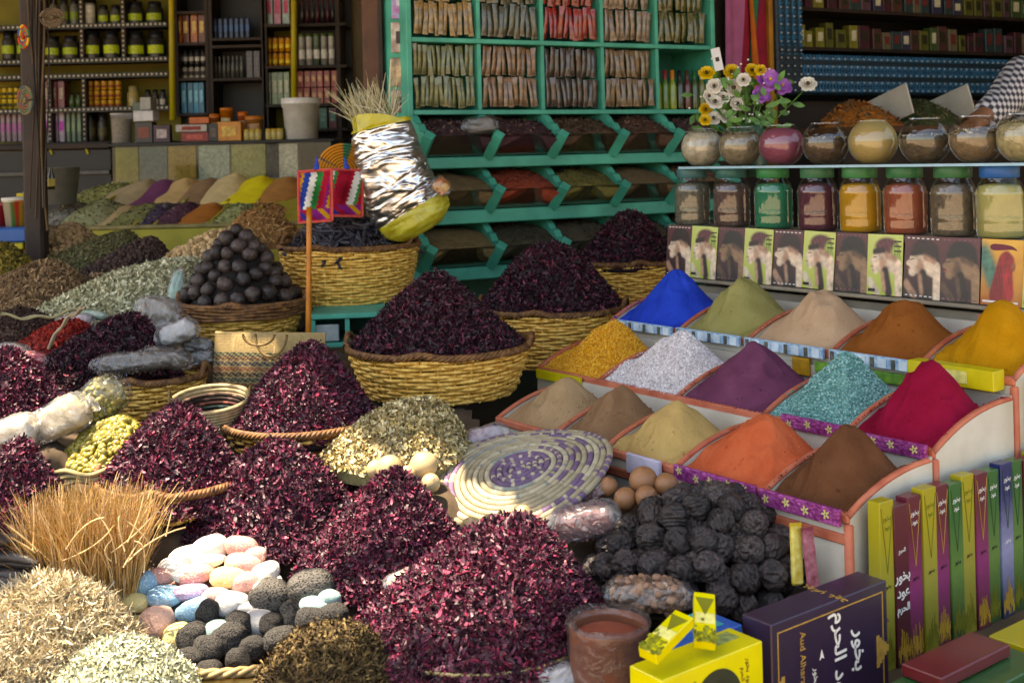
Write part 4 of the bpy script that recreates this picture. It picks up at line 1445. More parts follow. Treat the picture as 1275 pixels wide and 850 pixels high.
def picture(kd, dk, w):
    """the printed picture of one leaflet: a soft-edged portrait in point colours"""
    nx, nz = 46, 64
    A, B = np.meshgrid(np.linspace(-.5, .5, nx), np.linspace(0, 1, nz), indexing='ij')
    L_ = lambda c: np.array(lin(c)[:3])
    nzp, nzf = Noise(900 + ord(kd), 9, 2), Noise(901, 30, 2)
    ab = np.stack([A, B * 1.4], -1)
    C = np.zeros((nx, nz, 3))
    bgc = {'g': ('#A6B048', '#BCC46A'), 'm': ('#2E1A1C', '#5A2A2E'), 'o': ('#A85A1A', '#D8A238')}[kd]
    g = np.clip(B + .1 * nzp(ab), 0, 1)[..., None]
    C[:] = L_(bgc[0]) * (1 - g) + L_(bgc[1]) * g

    def lay(d, col, soft=.035, strands=0.):
        k = np.clip(.5 - d / soft, 0, 1)
        k = (k * k * (3 - 2 * k))[..., None]
        c = L_(col) * (1 + .18 * nzp(ab * 2)[..., None] + strands * np.sin(A * 90 + B * 25 + 3 * nzp(ab))[..., None] + .08 * nzf(ab)[..., None])
        C[:] = C * (1 - k) + np.clip(c, 0, 1) * k

    def cap(a, b, r):
        a, b = np.array(a), np.array(b)
        d = b - a
        t_ = np.clip(((A - a[0]) * d[0] + (B - a[1]) * d[1]) / (d @ d), 0, 1)
        return np.hypot(A - a[0] - t_ * d[0], (B - a[1] - t_ * d[1])) - r

    def ell(c, rx, ry):
        return (np.hypot((A - c[0]) / rx, (B - c[1]) / ry) - 1) * min(rx, ry)
    if kd == 'o':
        lay(cap((-.45, .75), (-.2, .4), .18), '#3E6A5A', .2)
        lay(cap((.08, .62), (-.1, .15), .19), '#7A1016', .05, .25)
        lay(cap((.1, .7), (.16, .2), .13), '#9A1A20', .05, .25)
        lay(ell((.12, .68), .17, .12), '#8A141A', .04, .2)
        lay(ell((.27, .6), .05, .07), '#8A4A30', .03)
    else:
        sk, sh, hr = ('#8A6A4E', '#5A4030', '#1E1412') if dk else ('#D6BCA2', '#A87E66', '#2C1816')
        lay(ell((.05, .80), .34, .15), hr if kd == 'm' else '#5A2C30', .06, .4)
        lay(cap((.3, .72), (.42, .3), .12), hr if kd == 'm' else '#8A9A48', .1, .3)
        lay(cap((.0, .55), (.36, .47), .13), sk, .05)
        lay(cap((.4, .42), (.42, .0), .11), sk, .06)
        lay(cap((.02, .66), (.3, .6), .05), sh, .08)
        lay(ell((-.17, .57), .2, .18), sk, .04)
        lay(ell((-.37, .555), .07, .045), sk, .03)
        lay(ell((-.27, .42), .1, .075), sk, .04)
        lay(ell((-.06, .5), .1, .14), sh, .12)
        lay(cap((-.3, .71), (-.05, .74), .05), hr, .05, .3)
        lay(cap((-.33, .615), (-.24, .625), .010), '#2A1A18', .02)
        lay(cap((-.4, .465), (-.33, .47), .010), '#9A4A48', .02)
        lay(cap((.02, .38), (.13, .06), .1), hr, .07, .4)
        lay(cap((-.06, .34), (.0, .1), .05), sh, .07)
        lay(cap((-.42, .22), (-.2, .04), .07), '#C8B49E' if kd == 'g' else sh, .06)
    p = np.stack([-A * w, np.full_like(A, -.0014), B * LH], -1).reshape(-1, 3)
    return MB().add(p, grid_faces(nx, nz), 0, C.reshape(-1, 3)).build('picture', m_pic, None)


m_pic = MA('printed_picture', .38, .5)
KIND = 'gmgmgmgmmog'
NP = [1, .8, 1, 1, 1.1, .85, 1, 1, .7, 1, 1]
for i in range(12):
    j = 10 - i if i < 11 else 0
    kd = KIND[10 - i] if i < 11 else 'm'
    x = .115 + i * .1265
    dk = kd == 'm' and i in (2, 5, 9)
    lab = {'g': 'lime green leaflet with a pale face and dark hair', 'm': 'maroon leaflet with a pale face and dark hair', 'o': 'orange leaflet with long red hair'}[kd]
    where = ['cut by the right photo edge', 'above the rust and ochre cones', 'left of the orange leaflet', 'above the rust brown cone', 'just left of the rust cone', 'behind the beige cone tip', 'above the beige cone at left',
             'right of the olive cone tip', 'behind the olive cone tip', 'left of the olive cone tip', 'right of the blue cone tip', 'leftmost in the row'][i]
    mt = Lmat(0.0) @ Matrix.Translation((x, .012 + (i % 2) * .0035, LZ)) @ Matrix.Rotation(-.10, 4, 'X') @ Matrix.Rotation(random.uniform(-.025, .025), 4, 'Y')
    t = thing('leaflet', f'{lab} {where}', 'leaflet', mat=mt, group='leaflets lined up under the jars')
    w = .125
    MB().add(*box(w, .0022, LH, (0, 0, LH / 2))).build('card', m_lf[kd], t)

    def flat(poly, name, mat, lift):
        v, f = prism([(-a * w, b * LH) for a, b in (smooth_poly(poly) if len(poly) > 5 else poly)], .0004)
        v[:, 1] -= .0012 + lift * .0005
        MB().add(v, f).build(name, mat, t)
    pk = (kd, dk)
    if pk not in PICS:
        PICS[pk] = picture(kd, dk, w)
        o = PICS[pk]
    else:
        o = dup(PICS[pk])
    o.parent = t
    if kd == 'o':
        flat([(-.3, .88), (-.2, .93), (.2, .91), (.35, .84), (.2, .85), (-.2, .83)], 'title_ribbon', M('title_ink', '#6A2230', .5), 1)
        flat([(-.45, .04), (.4, .04), (.4, .07), (-.45, .07)], 'caption_bar', m_txt, 1)
    elif kd == 'g':
        for q, z in enumerate((.88, .80, .72)):
            flat([(.26, z), (.46, z), (.46, z + .022), (.26, z + .022)], 'printed_line', m_txtd, 1)
        flat([(-.46, .05), (-.26, .05), (-.26, .10), (-.46, .10)], 'printed_line', m_txtd, 1)
    else:
        for z in (.95, .03):
            for q in range(7):
                flat([(-.44 + q * .13, z), (-.37 + q * .13, z), (-.37 + q * .13, z + .018), (-.44 + q * .13, z + .018)], 'printed_mark', m_txt if not dk else m_pinkp, 1.5)

# ------------------------------------------------------------------ jars on the ledge behind, glass shelf, globes
m_glass = MFILM('jar_glass', (.94, .96, .95), .07, 0, .03)
JS = LP + V_d * .135
JM = lambda s=0: stand_mat(JS + V_d * s)


def t_at(px, py, p0):
    """distance along -U from p0 seen at pixel column px"""
    q = P(px, py, 1.)
    a = q.x
    return (p0.x - a * p0.y) / (.6 + .8 * a)


t = thing('jar_counter', 'dark counter top behind the leaflets that carries the lidded jars', 'counter', mat=JM())
MB().add(*box(1.62, .19, .022, (.77, .02, .872), .003)).build('counter_top', m_ledge, t)
MB().add(*box(1.60, .02, .855, (.77, .10, .43))).build('front_board', M('counter_dark', '#3A2A20', .6, .3), t)
t = thing('glass_shelf', 'glass shelf resting on the lidded jars below the round globe jars', 'shelf', mat=JM())
MB().add(*box(1.57, .19, .007, (.745, .02, 1.099), .001)).build('pane', MFILM('shelf_glass', (.75, .9, .92), .1, .1, .05), t)
MB().add(*box(1.57, .004, .008, (.745, -.078, 1.099))).build('bright_edge', M('blue_glass_edge', '#8FB4C4', .3, .1), t)
JC = [(862, '#6E6656', 'grey brown seed', 1, '#3E6A6A'), (911, '#5E4640', 'dark brown seed', 1, '#2E6258'), (963, '#1E7A55', 'green crystal', 0, '#2C7A44'), (1018, '#5A2836', 'dark plum powder', 0, '#3A6E4A'), (1071, '#C48A16', 'golden yellow powder', 0, '#3A7A48'),
      (1127, '#9A4A30', 'brick red powder', 0, '#2F6A40'), (1187, '#6A5A48', 'brown leaf', 1, '#356A42'), (1245, '#ABA060', 'pale yellow grain', 0, '#1E5A9A')]
for i, (px, colr, what, gr, lidc) in enumerate(JC):
    x = t_at(px, 250, JS)
    t = thing('spice_jar', f'ribbed lidded glass jar of {what} under the glass shelf', 'jar', mat=JM() @ Matrix.Translation((x, 0, .884)) @ Matrix.Rotation(random.uniform(0, 6), 4, 'Z'), group='lidded spice jars under the glass shelf')
    r_ = .066
    prof = [(.001, 0), (r_ * .93, 0), (r_, .01)]
    for q in range(4):
        prof += [(r_ * 1.0, .02 + q * .008), (r_ * 1.03, .024 + q * .008)]
    prof += [(r_, .06), (r_ * 1.0, .125)]
    prof += [(r_ * 1.04, .130), (r_ * 1.0, .136), (r_ * .98, .145), (r_ * .9, .158), (r_ * .78, .168), (r_ * .76, .185)]
    v, f = lathe(prof, 64)
    a = np.arctan2(v[:, 1], v[:, 0])
    flute = np.where((v[:, 2] > .055) & (v[:, 2] < .127), 1 + .018 * np.abs(np.sin(a * 9)), 1)
    v[:, :2] *= flute[:, None]
    MB().add(v, f).build('glass_body', m_glass, t, True)
    v, f = lathe([(.001, .004), (r_ * .9, .004), (r_ * .95, .012), (r_ * .96, .132), (r_ * .85, .152), (r_ * .5, .158), (.001, .16)], 40)
    fm = M('jar_fill', colr, .85, .35 if gr else .12, 60 if gr else 12, .6 if gr else .2, 150)
    MB().add(v, f).build('contents', fm, t, True)
    v, f = lathe([(r_ * .8, .176), (r_ * .84, .178), (r_ * .84, .206), (r_ * .80, .2115), (.001, .2115)], 40)
    MB().add(v, f).build('lid', M('jar_lid', lidc, .45, .15, 30), t, True)
GC_ = [(874, '#BDAE96', 'white rice like grain', .88, 1), (922, '#8A7A60', 'beige seed', .8, 1), (973, '#8E4458', 'rose pink powder', .86, 0), (1028, '#54402F', 'brown chip', .6, 1), (1087, '#B0945A', 'golden beige powder', .97, 0), (1152, '#5C4C38', 'brown seed', .58, 1), (1216, '#7C6448', 'mixed nut and stick', .62, 1), (1276, '#A8986E', 'cream flake', .8, 1)]
for i, (px, colr, what, fill, gr) in enumerate(GC_):
    x = t_at(px, 180, JS)
    t = thing('globe_jar', f'round glass globe jar filled with {what}s on the glass shelf', 'globe jar', mat=JM() @ Matrix.Translation((x, 0, 1.1035)) @ Matrix.Rotation(random.uniform(0, 6), 4, 'Z'), group='round globe jars on the glass shelf')
    r_ = .079
    ph = np.linspace(-1.12, .93, 22)
    prof = [(.001, r_ * (math.sin(-1.12) + .9))] + [(r_ * math.cos(q), r_ * (math.sin(q) + .9)) for q in ph]
    prof += [(prof[-1][0] * .97, prof[-1][1] + .003), (prof[-1][0] * 1.02, prof[-1][1] + .007)]
    v, f = lathe(prof, 48)
    MB().add(v, f).build('glass_body', m_glass, t, True)
    zt = prof[-3][1] * fill
    k_ = .955
    zs = [q for q in ph if r_ * (math.sin(q) + .9) < zt]
    prof2 = [(.001, .008 + r_ * (math.sin(-1.12) + .9) * 1)] + [(r_ * math.cos(q) * k_, r_ * (math.sin(q) * k_ + .9)) for q in zs] + [(r_ * math.cos(zs[-1]) * .8, zt + .004), (r_ * .3, zt + .012), (.001, zt + .014)]
    v, f = lathe(prof2, 40)
    mb = MB().add(v, f, 0)
    fm = M('globe_fill', colr, .85, .35 if gr else .12, 50 if gr else 10, .7 if gr else .2, 120)
    mats = [fm]
    if gr:
        mats.append(MI('globe_bits', [colr, '#4A3A2A', '#C8B898', colr], .7))
        n = 420
        a, rr = RNG.uniform(0, 6.283, n), np.sqrt(RNG.uniform(0, 1, n)) * r_ * math.cos(zs[-1]) * .85
        p = np.stack([rr * np.cos(a), rr * np.sin(a), np.full(n, zt) + .008], 1)
        big = .012 if 'nut' in what else .006
        v, f = scatter(PET[0], PET[1], p, np.tile((0, 0, 1.), (n, 1)), np.array((big, big * .7, big))[None] * RNG.uniform(.6, 1.2, (n, 1)), .6)
        mb.add(v, f, 1)
    mb.build('contents', mats, t, True)

# ------------------------------------------------------------------ front right ledge, incense boxes, cartons
t = thing('low_ledge', 'low dark plank ledge carrying the upright incense boxes', 'ledge', mat=stand_mat(R3 + U_ * .02))
MB().add(*box(.86, 1.0, .03, (-.42, .34, .045), .004)).build('plank', M('ledge_wood', '#4A3C2A', .7, .3, 12, .4, 60), t)
for xx in (-.08, -.76):
    for yy in (-.1, .78):
        MB().add(*box(.05, .05, .03, (xx, yy, .015))).build('leg', m_dark, t)


def arabic(s):
    return s[::-1]


W_BAKHOUR = arabic('\ufe91\ufea8\ufeee\ufead')
W_OUD = arabic('\ufecb\ufeee\ufea9')
W_HARAM = arabic('\ufe8d\ufedf\ufea4\ufeae\ufee1')


def text(s, size, mat, parent, m, name='lettering', ext=.0004, align='CENTER', bold=0.):
    cu = bpy.data.curves.new('txt', 'FONT')
    cu.body = s
    cu.size = size
    cu.extrude = ext
    cu.offset = bold
    cu.align_x = align
    cu.align_y = 'CENTER'
    cu.resolution_u = 3
    tmp = bpy.data.objects.new('txt', cu)
    COL.objects.link(tmp)
    dg = bpy.context.evaluated_depsgraph_get()
    me = bpy.data.meshes.new_from_object(tmp.evaluated_get(dg))
    bpy.data.objects.remove(tmp)
    bpy.data.curves.remove(cu)
    me.materials.clear()
    me.materials.append(mat)
    o = bpy.data.objects.new(name, me)
    COL.objects.link(o)
    o.parent = parent
    o.matrix_local = m
    return o


# face frame: box faces look along +U (towards the camera's right), text runs along V.  In stand coords: x=-U, y=V
FACE = Matrix(((0, 0, -1, 0), (1, 0, 0, 0), (0, 1, 0, 0), (0, 0, 0, 1)))     # text x->V, text y->up, normal->+U (-x)
SP = [('y', 'bright yellow'), ('m2', 'dark maroon white lettered'), ('m', 'maroon and magenta'), ('y', 'yellow'), ('m', 'maroon and magenta'), ('g', 'green'), ('y', 'yellow'), ('m', 'maroon and magenta'), ('g', 'green'), ('b', 'deep blue'), ('g', 'green'), ('m', 'maroon'), ('y', 'yellow'), ('g', 'green')]


def m_grad(name, c0, c1, c2):
    m, nt, b = nodes_of(name)
    tc = nt.nodes.new('ShaderNodeTexCoord')
    sp = nt.nodes.new('ShaderNodeSeparateXYZ')
    r = nt.nodes.new('ShaderNodeValToRGB')
    n = nt.nodes.new('ShaderNodeTexNoise')
    n.inputs['Scale'].default_value = 60
    mx = nt.nodes.new('ShaderNodeMath')
    mx.operation = 'MULTIPLY_ADD'
    mx.inputs[1].default_value = .12
    e = r.color_ramp.elements
    e.new(.5)
    e[0].position, e[1].position, e[2].position = .12, .5, .85
    e[0].color, e[1].color, e[2].color = lin(c0), lin(c1), lin(c2)
    nt.links.new(tc.outputs['Generated'], sp.inputs[0])
    nt.links.new(tc.outputs['Object'], n.inputs['Vector'])
    nt.links.new(n.outputs['Fac'], mx.inputs[0])
    nt.links.new(sp.outputs['Z'], mx.inputs[2])
    nt.links.new(mx.outputs[0], r.inputs['Fac'])
    nt.links.new(r.outputs['Color'], b.inputs['Base Color'])
    b.inputs['Roughness'].default_value = .4
    b.inputs['Coat Weight'].default_value = .25
    return m


MSP = {'y': m_grad('yellow_box', '#6E6A10', '#968C34', '#9A8E14'), 'm': m_grad('magenta_box', '#4A0F22', '#8A2A62', '#5A1024'), 'm2': m_grad('maroon_box', '#3E0E18', '#4A1020', '#561420'),
       'g': m_grad('green_box', '#123A14', '#5A7A34', '#1E5A22'), 'b': m_grad('blue_box', '#101C3E', '#8A8AAA', '#101E58')}
m_goldln = M('gold_line', '#B08A2A', .4, .1, spec=.6)
NTH = ['first', 'second', 'third', 'fourth', 'fifth', 'sixth', 'seventh', 'eighth', 'ninth', 'tenth', 'eleventh', 'twelfth', 'thirteenth', 'fourteenth']
for i, (k, cn) in enumerate(SP):
    y0 = .022 + i * .0505
    hgt = .355 - .004 * (i % 3) - (.012 if k == 'm2' else 0)
    t = thing('incense_box', f'{cn} upright incense box, {NTH[i]} in the row from the front corner', 'incense box', mat=stand_mat(R3 + U_ * (.045 + .004 * (i % 2))) @ Matrix.Translation((0, y0 + .025, .0605)) @ Matrix.Rotation(random.uniform(-.012, .012), 4, 'X'), group='upright incense boxes along the stand side')
    MB().add(*box(.03, .0485, hgt, (0, 0, hgt / 2), .0015)).build('carton', MSP[k], t)
    fr = Matrix.Translation((-.0155, 0, 0)) @ FACE
    if k != 'm2':
        mb = MB()
        for (a, b) in (((-.02, hgt - .012), (0, hgt - .15)), ((.02, hgt - .012), (0, hgt - .15))):
            v, f = tube([(-.0157, a[0], a[1]), (-.0157, b[0], b[1])], .0008, 4)
            mb.add(v, f)
        mb.build('pointed_emblem', m_goldln if k == 'm' else m_olive if k == 'y' else M('emblem_ink', '#2E4A2A', .5), t)
        c_ = m_txt if k != 'y' else m_olive
        text(W_BAKHOUR, .017, c_, t, fr @ Matrix.Translation((0, hgt - .035, 0)))
        text(W_OUD, .015, c_, t, fr @ Matrix.Translation((0, hgt - .055, 0)))
        text(W_BAKHOUR, .013, m_txtd if k != 'b' else m_txt, t, fr @ Matrix.Translation((0, hgt * .5, 0)))
    else:
        text(W_BAKHOUR, .03, m_txt, t, fr @ Matrix.Translation((0, hgt * .56, 0)), bold=.0006)
        text(W_OUD, .03, m_txt, t, fr @ Matrix.Translation((0, hgt * .46, 0)), bold=.0006)
        text(W_HARAM, .022, m_txt, t, fr @ Matrix.Translation((0, hgt * .36, 0)), bold=.0004)
        text(W_HARAM, .012, m_txt, t, fr @ Matrix.Translation((0, hgt * .72, 0)))
    mbp = MB()
    for q in range(34):
        hh_ = random.uniform(.01, .05) * (1.4 - abs(q % 17 - 8) / 9)
        mbp.add(*box(.0005, random.uniform(.0008, .0022), hh_, (-.0153 - .0001 * (q % 4), -.021 + .042 * (q % 17) / 16, .006 + hh_ / 2 + random.uniform(0, .03))))
    o = mbp.build('plant_print', {'y': m_olive, 'm': m_goldln, 'm2': m_goldln, 'g': m_olive, 'b': m_goldln}[k], t)
    o['kind'] = 'stuff'
    if i == 0:
        text(W_BAKHOUR, .02, m_olive, t, Matrix.Translation((0, -.0248, hgt * .42)) @ Matrix(((-1, 0, 0, 0), (0, 0, -1, 0), (0, 1, 0, 0), (0, 0, 0, 1))) @ Matrix.Rotation(-math.pi / 2, 4, 'Z') @ Matrix.Scale(1, 4))
# cut-off cartons at the right edge
tt_ = thing('yellow_tall_box', 'narrow yellow upright box at the right edge of the middle tier', 'box', mat=stand_mat(R3 + V_d * .70 + U_ * .04) @ Matrix.Translation((0, 0, .30)))
MB().add(*box(.03, .03, .27, (0, 0, .15), .002)).build('carton', m_yel, tt_)
MB().add(*box(.002, .018, .05, (-.0165, 0, .25))).build('printed_panel', m_olive, tt_)
tt_ = thing('wall_bracket', 'dark ledge bracket under the narrow yellow box', 'bracket', mat=stand_mat(R3 + V_d * .66 + U_ * .03))
MB().add(*box(.05, .12, .02, (0, .05, .295))).build('plate', m_white, tt_)

BX = stand_mat(Vector((.704, 2.25, 0)))         # corner right of the purple box: local x=-U, y=V


def lying(name, label, cat, mat, y0, y1, z0, z1, x0, x1, m, group=None, rot=0.):
    t = thing(name, label, cat, mat=BX @ Matrix.Translation(((x0 + x1) / 2, (y0 + y1) / 2, z0)) @ Matrix.Rotation(rot, 4, 'Z'), group=group)
    MB().add(*box(x1 - x0, y1 - y0, z1 - z0, (0, 0, (z1 - z0) / 2), .002)).build('carton', m, t)
    return t, x1 - x0, y1 - y0, z1 - z0


m_pur = M('purple_card', '#2B1D33', .38, .12, 30, coat=.35)
m_gold = M('gold_print', '#A8823A', .4, .2, 60, spec=.6)
t, a, b, h = lying('incense_carton', 'large dark purple incense carton with gold border and white Arabic lettering', 'carton', None, -.335, .0, .07, .318, 0, .068, m_pur)
fr = Matrix.Translation((-a / 2 - .0006, 0, 0)) @ FACE
mb = MB()
for (y_, z_, w_, h__) in ((0, h - .018, b - .03, .0022), (0, .018, b - .03, .0022), (b / 2 - .016, h / 2, .0022, h - .036), (-b / 2 + .016, h / 2, .0022, h - .036)):
    mb.add(*box(.001, w_, h__, (-a / 2 - .0007, y_, z_)))
mb.build('gold_border', m_gold, t)
for s, yy in ((-1, .135), (1, -.14)):            # gold side ornaments
    mb = MB()
    for q in range(5):
        for m_ in range(q + 1):
            mb.add(*box(.001, .0085, .0125, (-a / 2 - .0008 - .0001 * (q % 2), yy + s * .008 * (4 - q) * -.9, .12 + (m_ - q / 2) * .012)))
    mb.build('gold_ornament', m_gold, t)
rt = Matrix.Rotation(-math.pi / 2, 4, 'Z')
text('Aud Alharam Incense', .021, m_gold, t, fr @ Matrix.Translation((-.085, .125, 0)) @ rt)
text(W_HARAM + ' ' + W_OUD, .046, m_txt, t, fr @ Matrix.Translation((.02, .14, 0)) @ rt, bold=.0007)
text(W_BAKHOUR, .046, m_txt, t, fr @ Matrix.Translation((.078, .14, 0)) @ rt, bold=.0007)
text(W_BAKHOUR + ' ' + W_OUD, .018, m_txt, t, fr @ Matrix.Translation((-.05, .11, 0)) @ rt)
v, f = prism([(-.006, -.004), (.0, .014), (.006, -.004), (0, .0)], .001)
v = np.stack([v[:, 1] - a / 2 - .0012, v[:, 0] - .032, v[:, 2] + .155], 1)
MB().add(v, f).build('leaf_emblem', m_txt, t)
text(W_BAKHOUR + ' ' + W_OUD, .03, m_gold, t, Matrix.Translation((0, .02, h + .0006)) @ Matrix(((0, 1, 0, 0), (1, 0, 0, 0), (0, 0, 1, 0), (0, 0, 0, 1))) @ Matrix.Scale(-1, 4, Vector((0, 1, 0))) @ Matrix.Rotation(math.pi / 2, 4, 'Z'))
# blue carton, big yellow carton, two small yellow packs
t, a, b, h = lying('blue_carton', 'blue carton with a teal label standing between the yellow and purple cartons', 'carton', None, -.435, -.345, .07, .305, .058, .15, M('blue_card', '#0F4C9A', .4, .12, 20, coat=.3))
MB().add(*box(.07, .04, .001, (.01, .0, h + .0008))).build('teal_label', M('teal_label', '#2E8A8E', .4, .2), t)
text('5.3 TI', .02, m_txt, t, Matrix.Translation((.005, .0, h + .0016)) @ Matrix.Rotation(math.pi, 4, 'Z') @ Matrix.Rotation(math.pi, 4, 'X') @ Matrix.Scale(-1, 4, Vector((0, 0, 1))))
t, a, b, h = lying('yellow_carton', 'big yellow carton with a dark round window at the bottom edge', 'carton', None, -.625, -.385, .07, .312, -.024, .052, M('yellow_gloss_card', '#C9BE12', .36, .08, 20, coat=.3))
v, f = lathe([(.001, 0), (.06, 0), (.06, .0012), (.001, .0012)], 48)
v = np.stack([-v[:, 2] - a / 2 - .0004, v[:, 0] + .005, v[:, 1] + .165], 1)
MB().add(v, f).build('round_window', M('dark_print', '#2A2E20', .35, .3, 20), t)
mb = MB()
for i in range(120):
    y_, z_ = random.gauss(-.085, .016), random.uniform(.08, .225)
    mb.add(*box(.0008, random.uniform(.003, .009), random.uniform(.003, .008), (-a / 2 - .0006 - .0001 * (i % 5), y_, z_)))
mb.build('leaf_print', M('olive_leaf_print', '#4A5212', .5, .6, 90, c2='#9A9A20'), t)
fr = Matrix.Translation((-a / 2 - .0006, 0, 0)) @ FACE
m_brink = M('brown_ink', '#6A4A12', .5, 0)
text(W_BAKHOUR + ' ' + W_OUD, .014, m_brink, t, fr @ Matrix.Translation((.082, .20, 0)) @ rt)
text(W_HARAM, .012, m_brink, t, fr @ Matrix.Translation((.068, .20, 0)) @ rt)
text(W_OUD + ' ' + W_HARAM, .02, m_txtd, t, fr @ Matrix.Translation((.105, .13, 0)) @ rt, bold=.0004)
MB().add(*box(.03, .08, .001, (.012, .06, h + .0008))).build('printed_panel', M('grey_green_print', '#8A9456', .5, .4, 90), t)


def small_pack(px, py, Y, rz, tilt, label, L=.105, w=.036):
    t = thing('small_pack', label, 'pack', P(px, py, Y))
    t.rotation_euler = (tilt, .12, rz)
    MB().add(*box(w, L, .02, (0, 0, .0), .0015)).build('carton', bpy.data.materials['yellow_gloss_card'], t)
    v, f = prism([(-.016, L * .38), (.016, L * .38), (0, L * .02)], .0006)
    v = np.stack([v[:, 0], v[:, 2], v[:, 1] + .0102], 1)
    MB().add(v, f).build('pointed_emblem', m_olive, t)
    mb = MB()
    for i in range(60):
        mb.add(*box(random.uniform(.003, .007), random.uniform(.004, .009), .0008, (random.uniform(-.019, .019), -L / 2 + abs(random.gauss(0.006, .016)), .0103 + .0001 * (i % 6))))
    mb.build('leaf_print', bpy.data.materials['olive_leaf_print'], t)
    MB().add(*box(w * .9, .022, .0006, (0, -.004, .0104))).build('pale_band', bpy.data.materials['pale_yellow_print'], t)


small_pack(830, 792, 1.90, -.75, .30, 'small yellow pack leaning on the big yellow carton, nearest the clay pot')
small_pack(877, 772, 1.98, -.1, .45, 'small yellow pack standing on the big yellow carton, beside the blue carton')
# low cartons in the bottom right corner
m_redc, m_grnc = M('red_card', '#560D18', .4, .15, 20, coat=.3), M('dark_green_card', '#1C4A22', .4, .2, 20, coat=.3)
t, a, b, h = lying('flat_red_carton', 'flat dark red carton lying on the green one in the bottom right corner', 'carton', None, -.13, .09, .212, .234, -.20, -.12, m_redc)
t, a, b, h = lying('green_carton', 'dark green carton in the bottom right corner', 'carton', None, -.17, .13, .061, .210, -.25, -.12, m_grnc)
text(W_BAKHOUR, .03, m_olive, t, Matrix.Translation((-a / 2 - .0006, .03, h * .6)) @ FACE)
t, a, b, h = lying('yellow_corner_carton', 'yellow carton with a pointed emblem in the bottom right corner', 'carton', None, .15, .44, .061, .21, -.25, -.12, MSP['y'])
v, f = prism([(-.10, h * .72), (.06, h * .9), (-.02, h * .55)], .0008)
v = np.stack([v[:, 1] - a / 2 - .001, v[:, 0], v[:, 2]], 1)
MB().add(v, f).build('pointed_emblem', m_olive, t)
# packets between the black balls and the stand
for i, (px, py, cc, lab) in enumerate([(993, 700, '#B89A1C', 'yellow foil packet standing between the black balls and the white stand'), (1013, 705, '#7A2A3A', 'dark pink packet standing against the white stand')]):
    t = thing('foil_packet', lab, 'packet', P(px, py + 28, 2.45))
    t.rotation_euler = (-.15, .12 - .1 * i, .5)
    v, f = box(.03, .012, .12, (0, 0, .06), .004)
    MB().add(v, f).build('wrapper', M('packet_foil', cc, .35, .4, 60, .6, 60, c2='#D8C870' if i == 0 else '#B06A78'), t)
    MB().add(*box(.031, .004, .008, (0, 0, .122))).build('seal', M('seal_foil', cc, .4, .2), t)
    sup(*P(px, py + 28, 2.45), .03)
# ------------------------------------------------------------------ teal rack, local x = along the wall (right, receding), y = into the wall, z = up
RW = Vector((.883, .469, 0))
RN = Vector((-.469, .883, 0))
RO = Vector((-.41, 4.9, 0))


def rack_mat(x=0, y=0, z=0):
    return Matrix(((RW.x, RN.x, 0, RO.x), (RW.y, RN.y, 0, RO.y), (0, 0, 1, 0), (0, 0, 0, 1))) @ Matrix.Translation((x, y, z))


def rt_x(px, py, dy=0.):
    o = RO + RN * dy
    q = P(px, py, 1.)
    return (q.x * o.y - o.x) / (RW.x - q.x * RW.y)


def rz(row, px=516, dy=0.):
    x = rt_x(px, row, dy)
    Y = (RO + RN * dy + RW * x).y
    return P(px, row, Y).z


xb = [rt_x(515, 140), rt_x(600, 140), rt_x(679, 140), rt_x(754, 140), rt_x(822, 140), rt_x(888, 140)]
XR = xb[-1]
zt = 2.15
z0 = rz(46)                      # first shelf
z1 = rz(137)                     # second shelf
lipA, lipB, lipC = (rz(197), rz(211)), (rz(264), rz(281)), (rz(336), rz(352))
rack = thing('teal_rack', 'teal painted wooden rack of packet shelves and glass fronted spice trays', 'rack', mat=rack_mat())
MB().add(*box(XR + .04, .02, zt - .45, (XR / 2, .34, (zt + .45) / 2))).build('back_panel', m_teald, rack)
for x in (xb[0] - .012, XR + .012):
    MB().add(*box(.024, .33, zt - .42, (x, .165, (zt + .42) / 2), .003)).build('side_panel', m_teal, rack)
for z in (z0, z1, 2.0):
    MB().add(*box(XR - .002, .31, .02, (XR / 2, .16, z - .01), .002)).build('shelf_board', m_teal, rack)
for x in xb[1:-1]:
    MB().add(*box(.018, .30, z0 - z1 - .022, (x, .165, (z0 + z1 - .02) / 2))).build('upright', m_teal, rack)
    MB().add(*box(.018, .30, 2.0 - z0 - .022, (x, .165, (z0 + 1.98) / 2))).build('upright', m_teal, rack)
m_pane = MFILM('tray_glass', (.72, .75, .72), .05, 0, .06)
tops = [z1 - .022, lipA[1] - .004, lipB[1] - .004]
fills = [['#3A2228', '#42252A', '#4E3826', '#5A3C2C', '#4A3030'], ['#6E5636', '#8E3820', '#6E6430', '#6A5438', '#6A5038'], ['#6E5A38', '#3E3A28', '#4A4030', '#4A4030', '#4A4030']]
fname = [['dark red dried petals', 'dark dried berries', 'brown bark chips', 'reddish brown pods', 'brown roots'], ['pale brown powder', 'orange red chilli flakes', 'olive yellow seeds', 'light brown powder', 'brown seeds'], ['ochre brown powder', 'dark green herb', 'grey brown herb', 'grey brown leaf', 'dull brown leaf']]
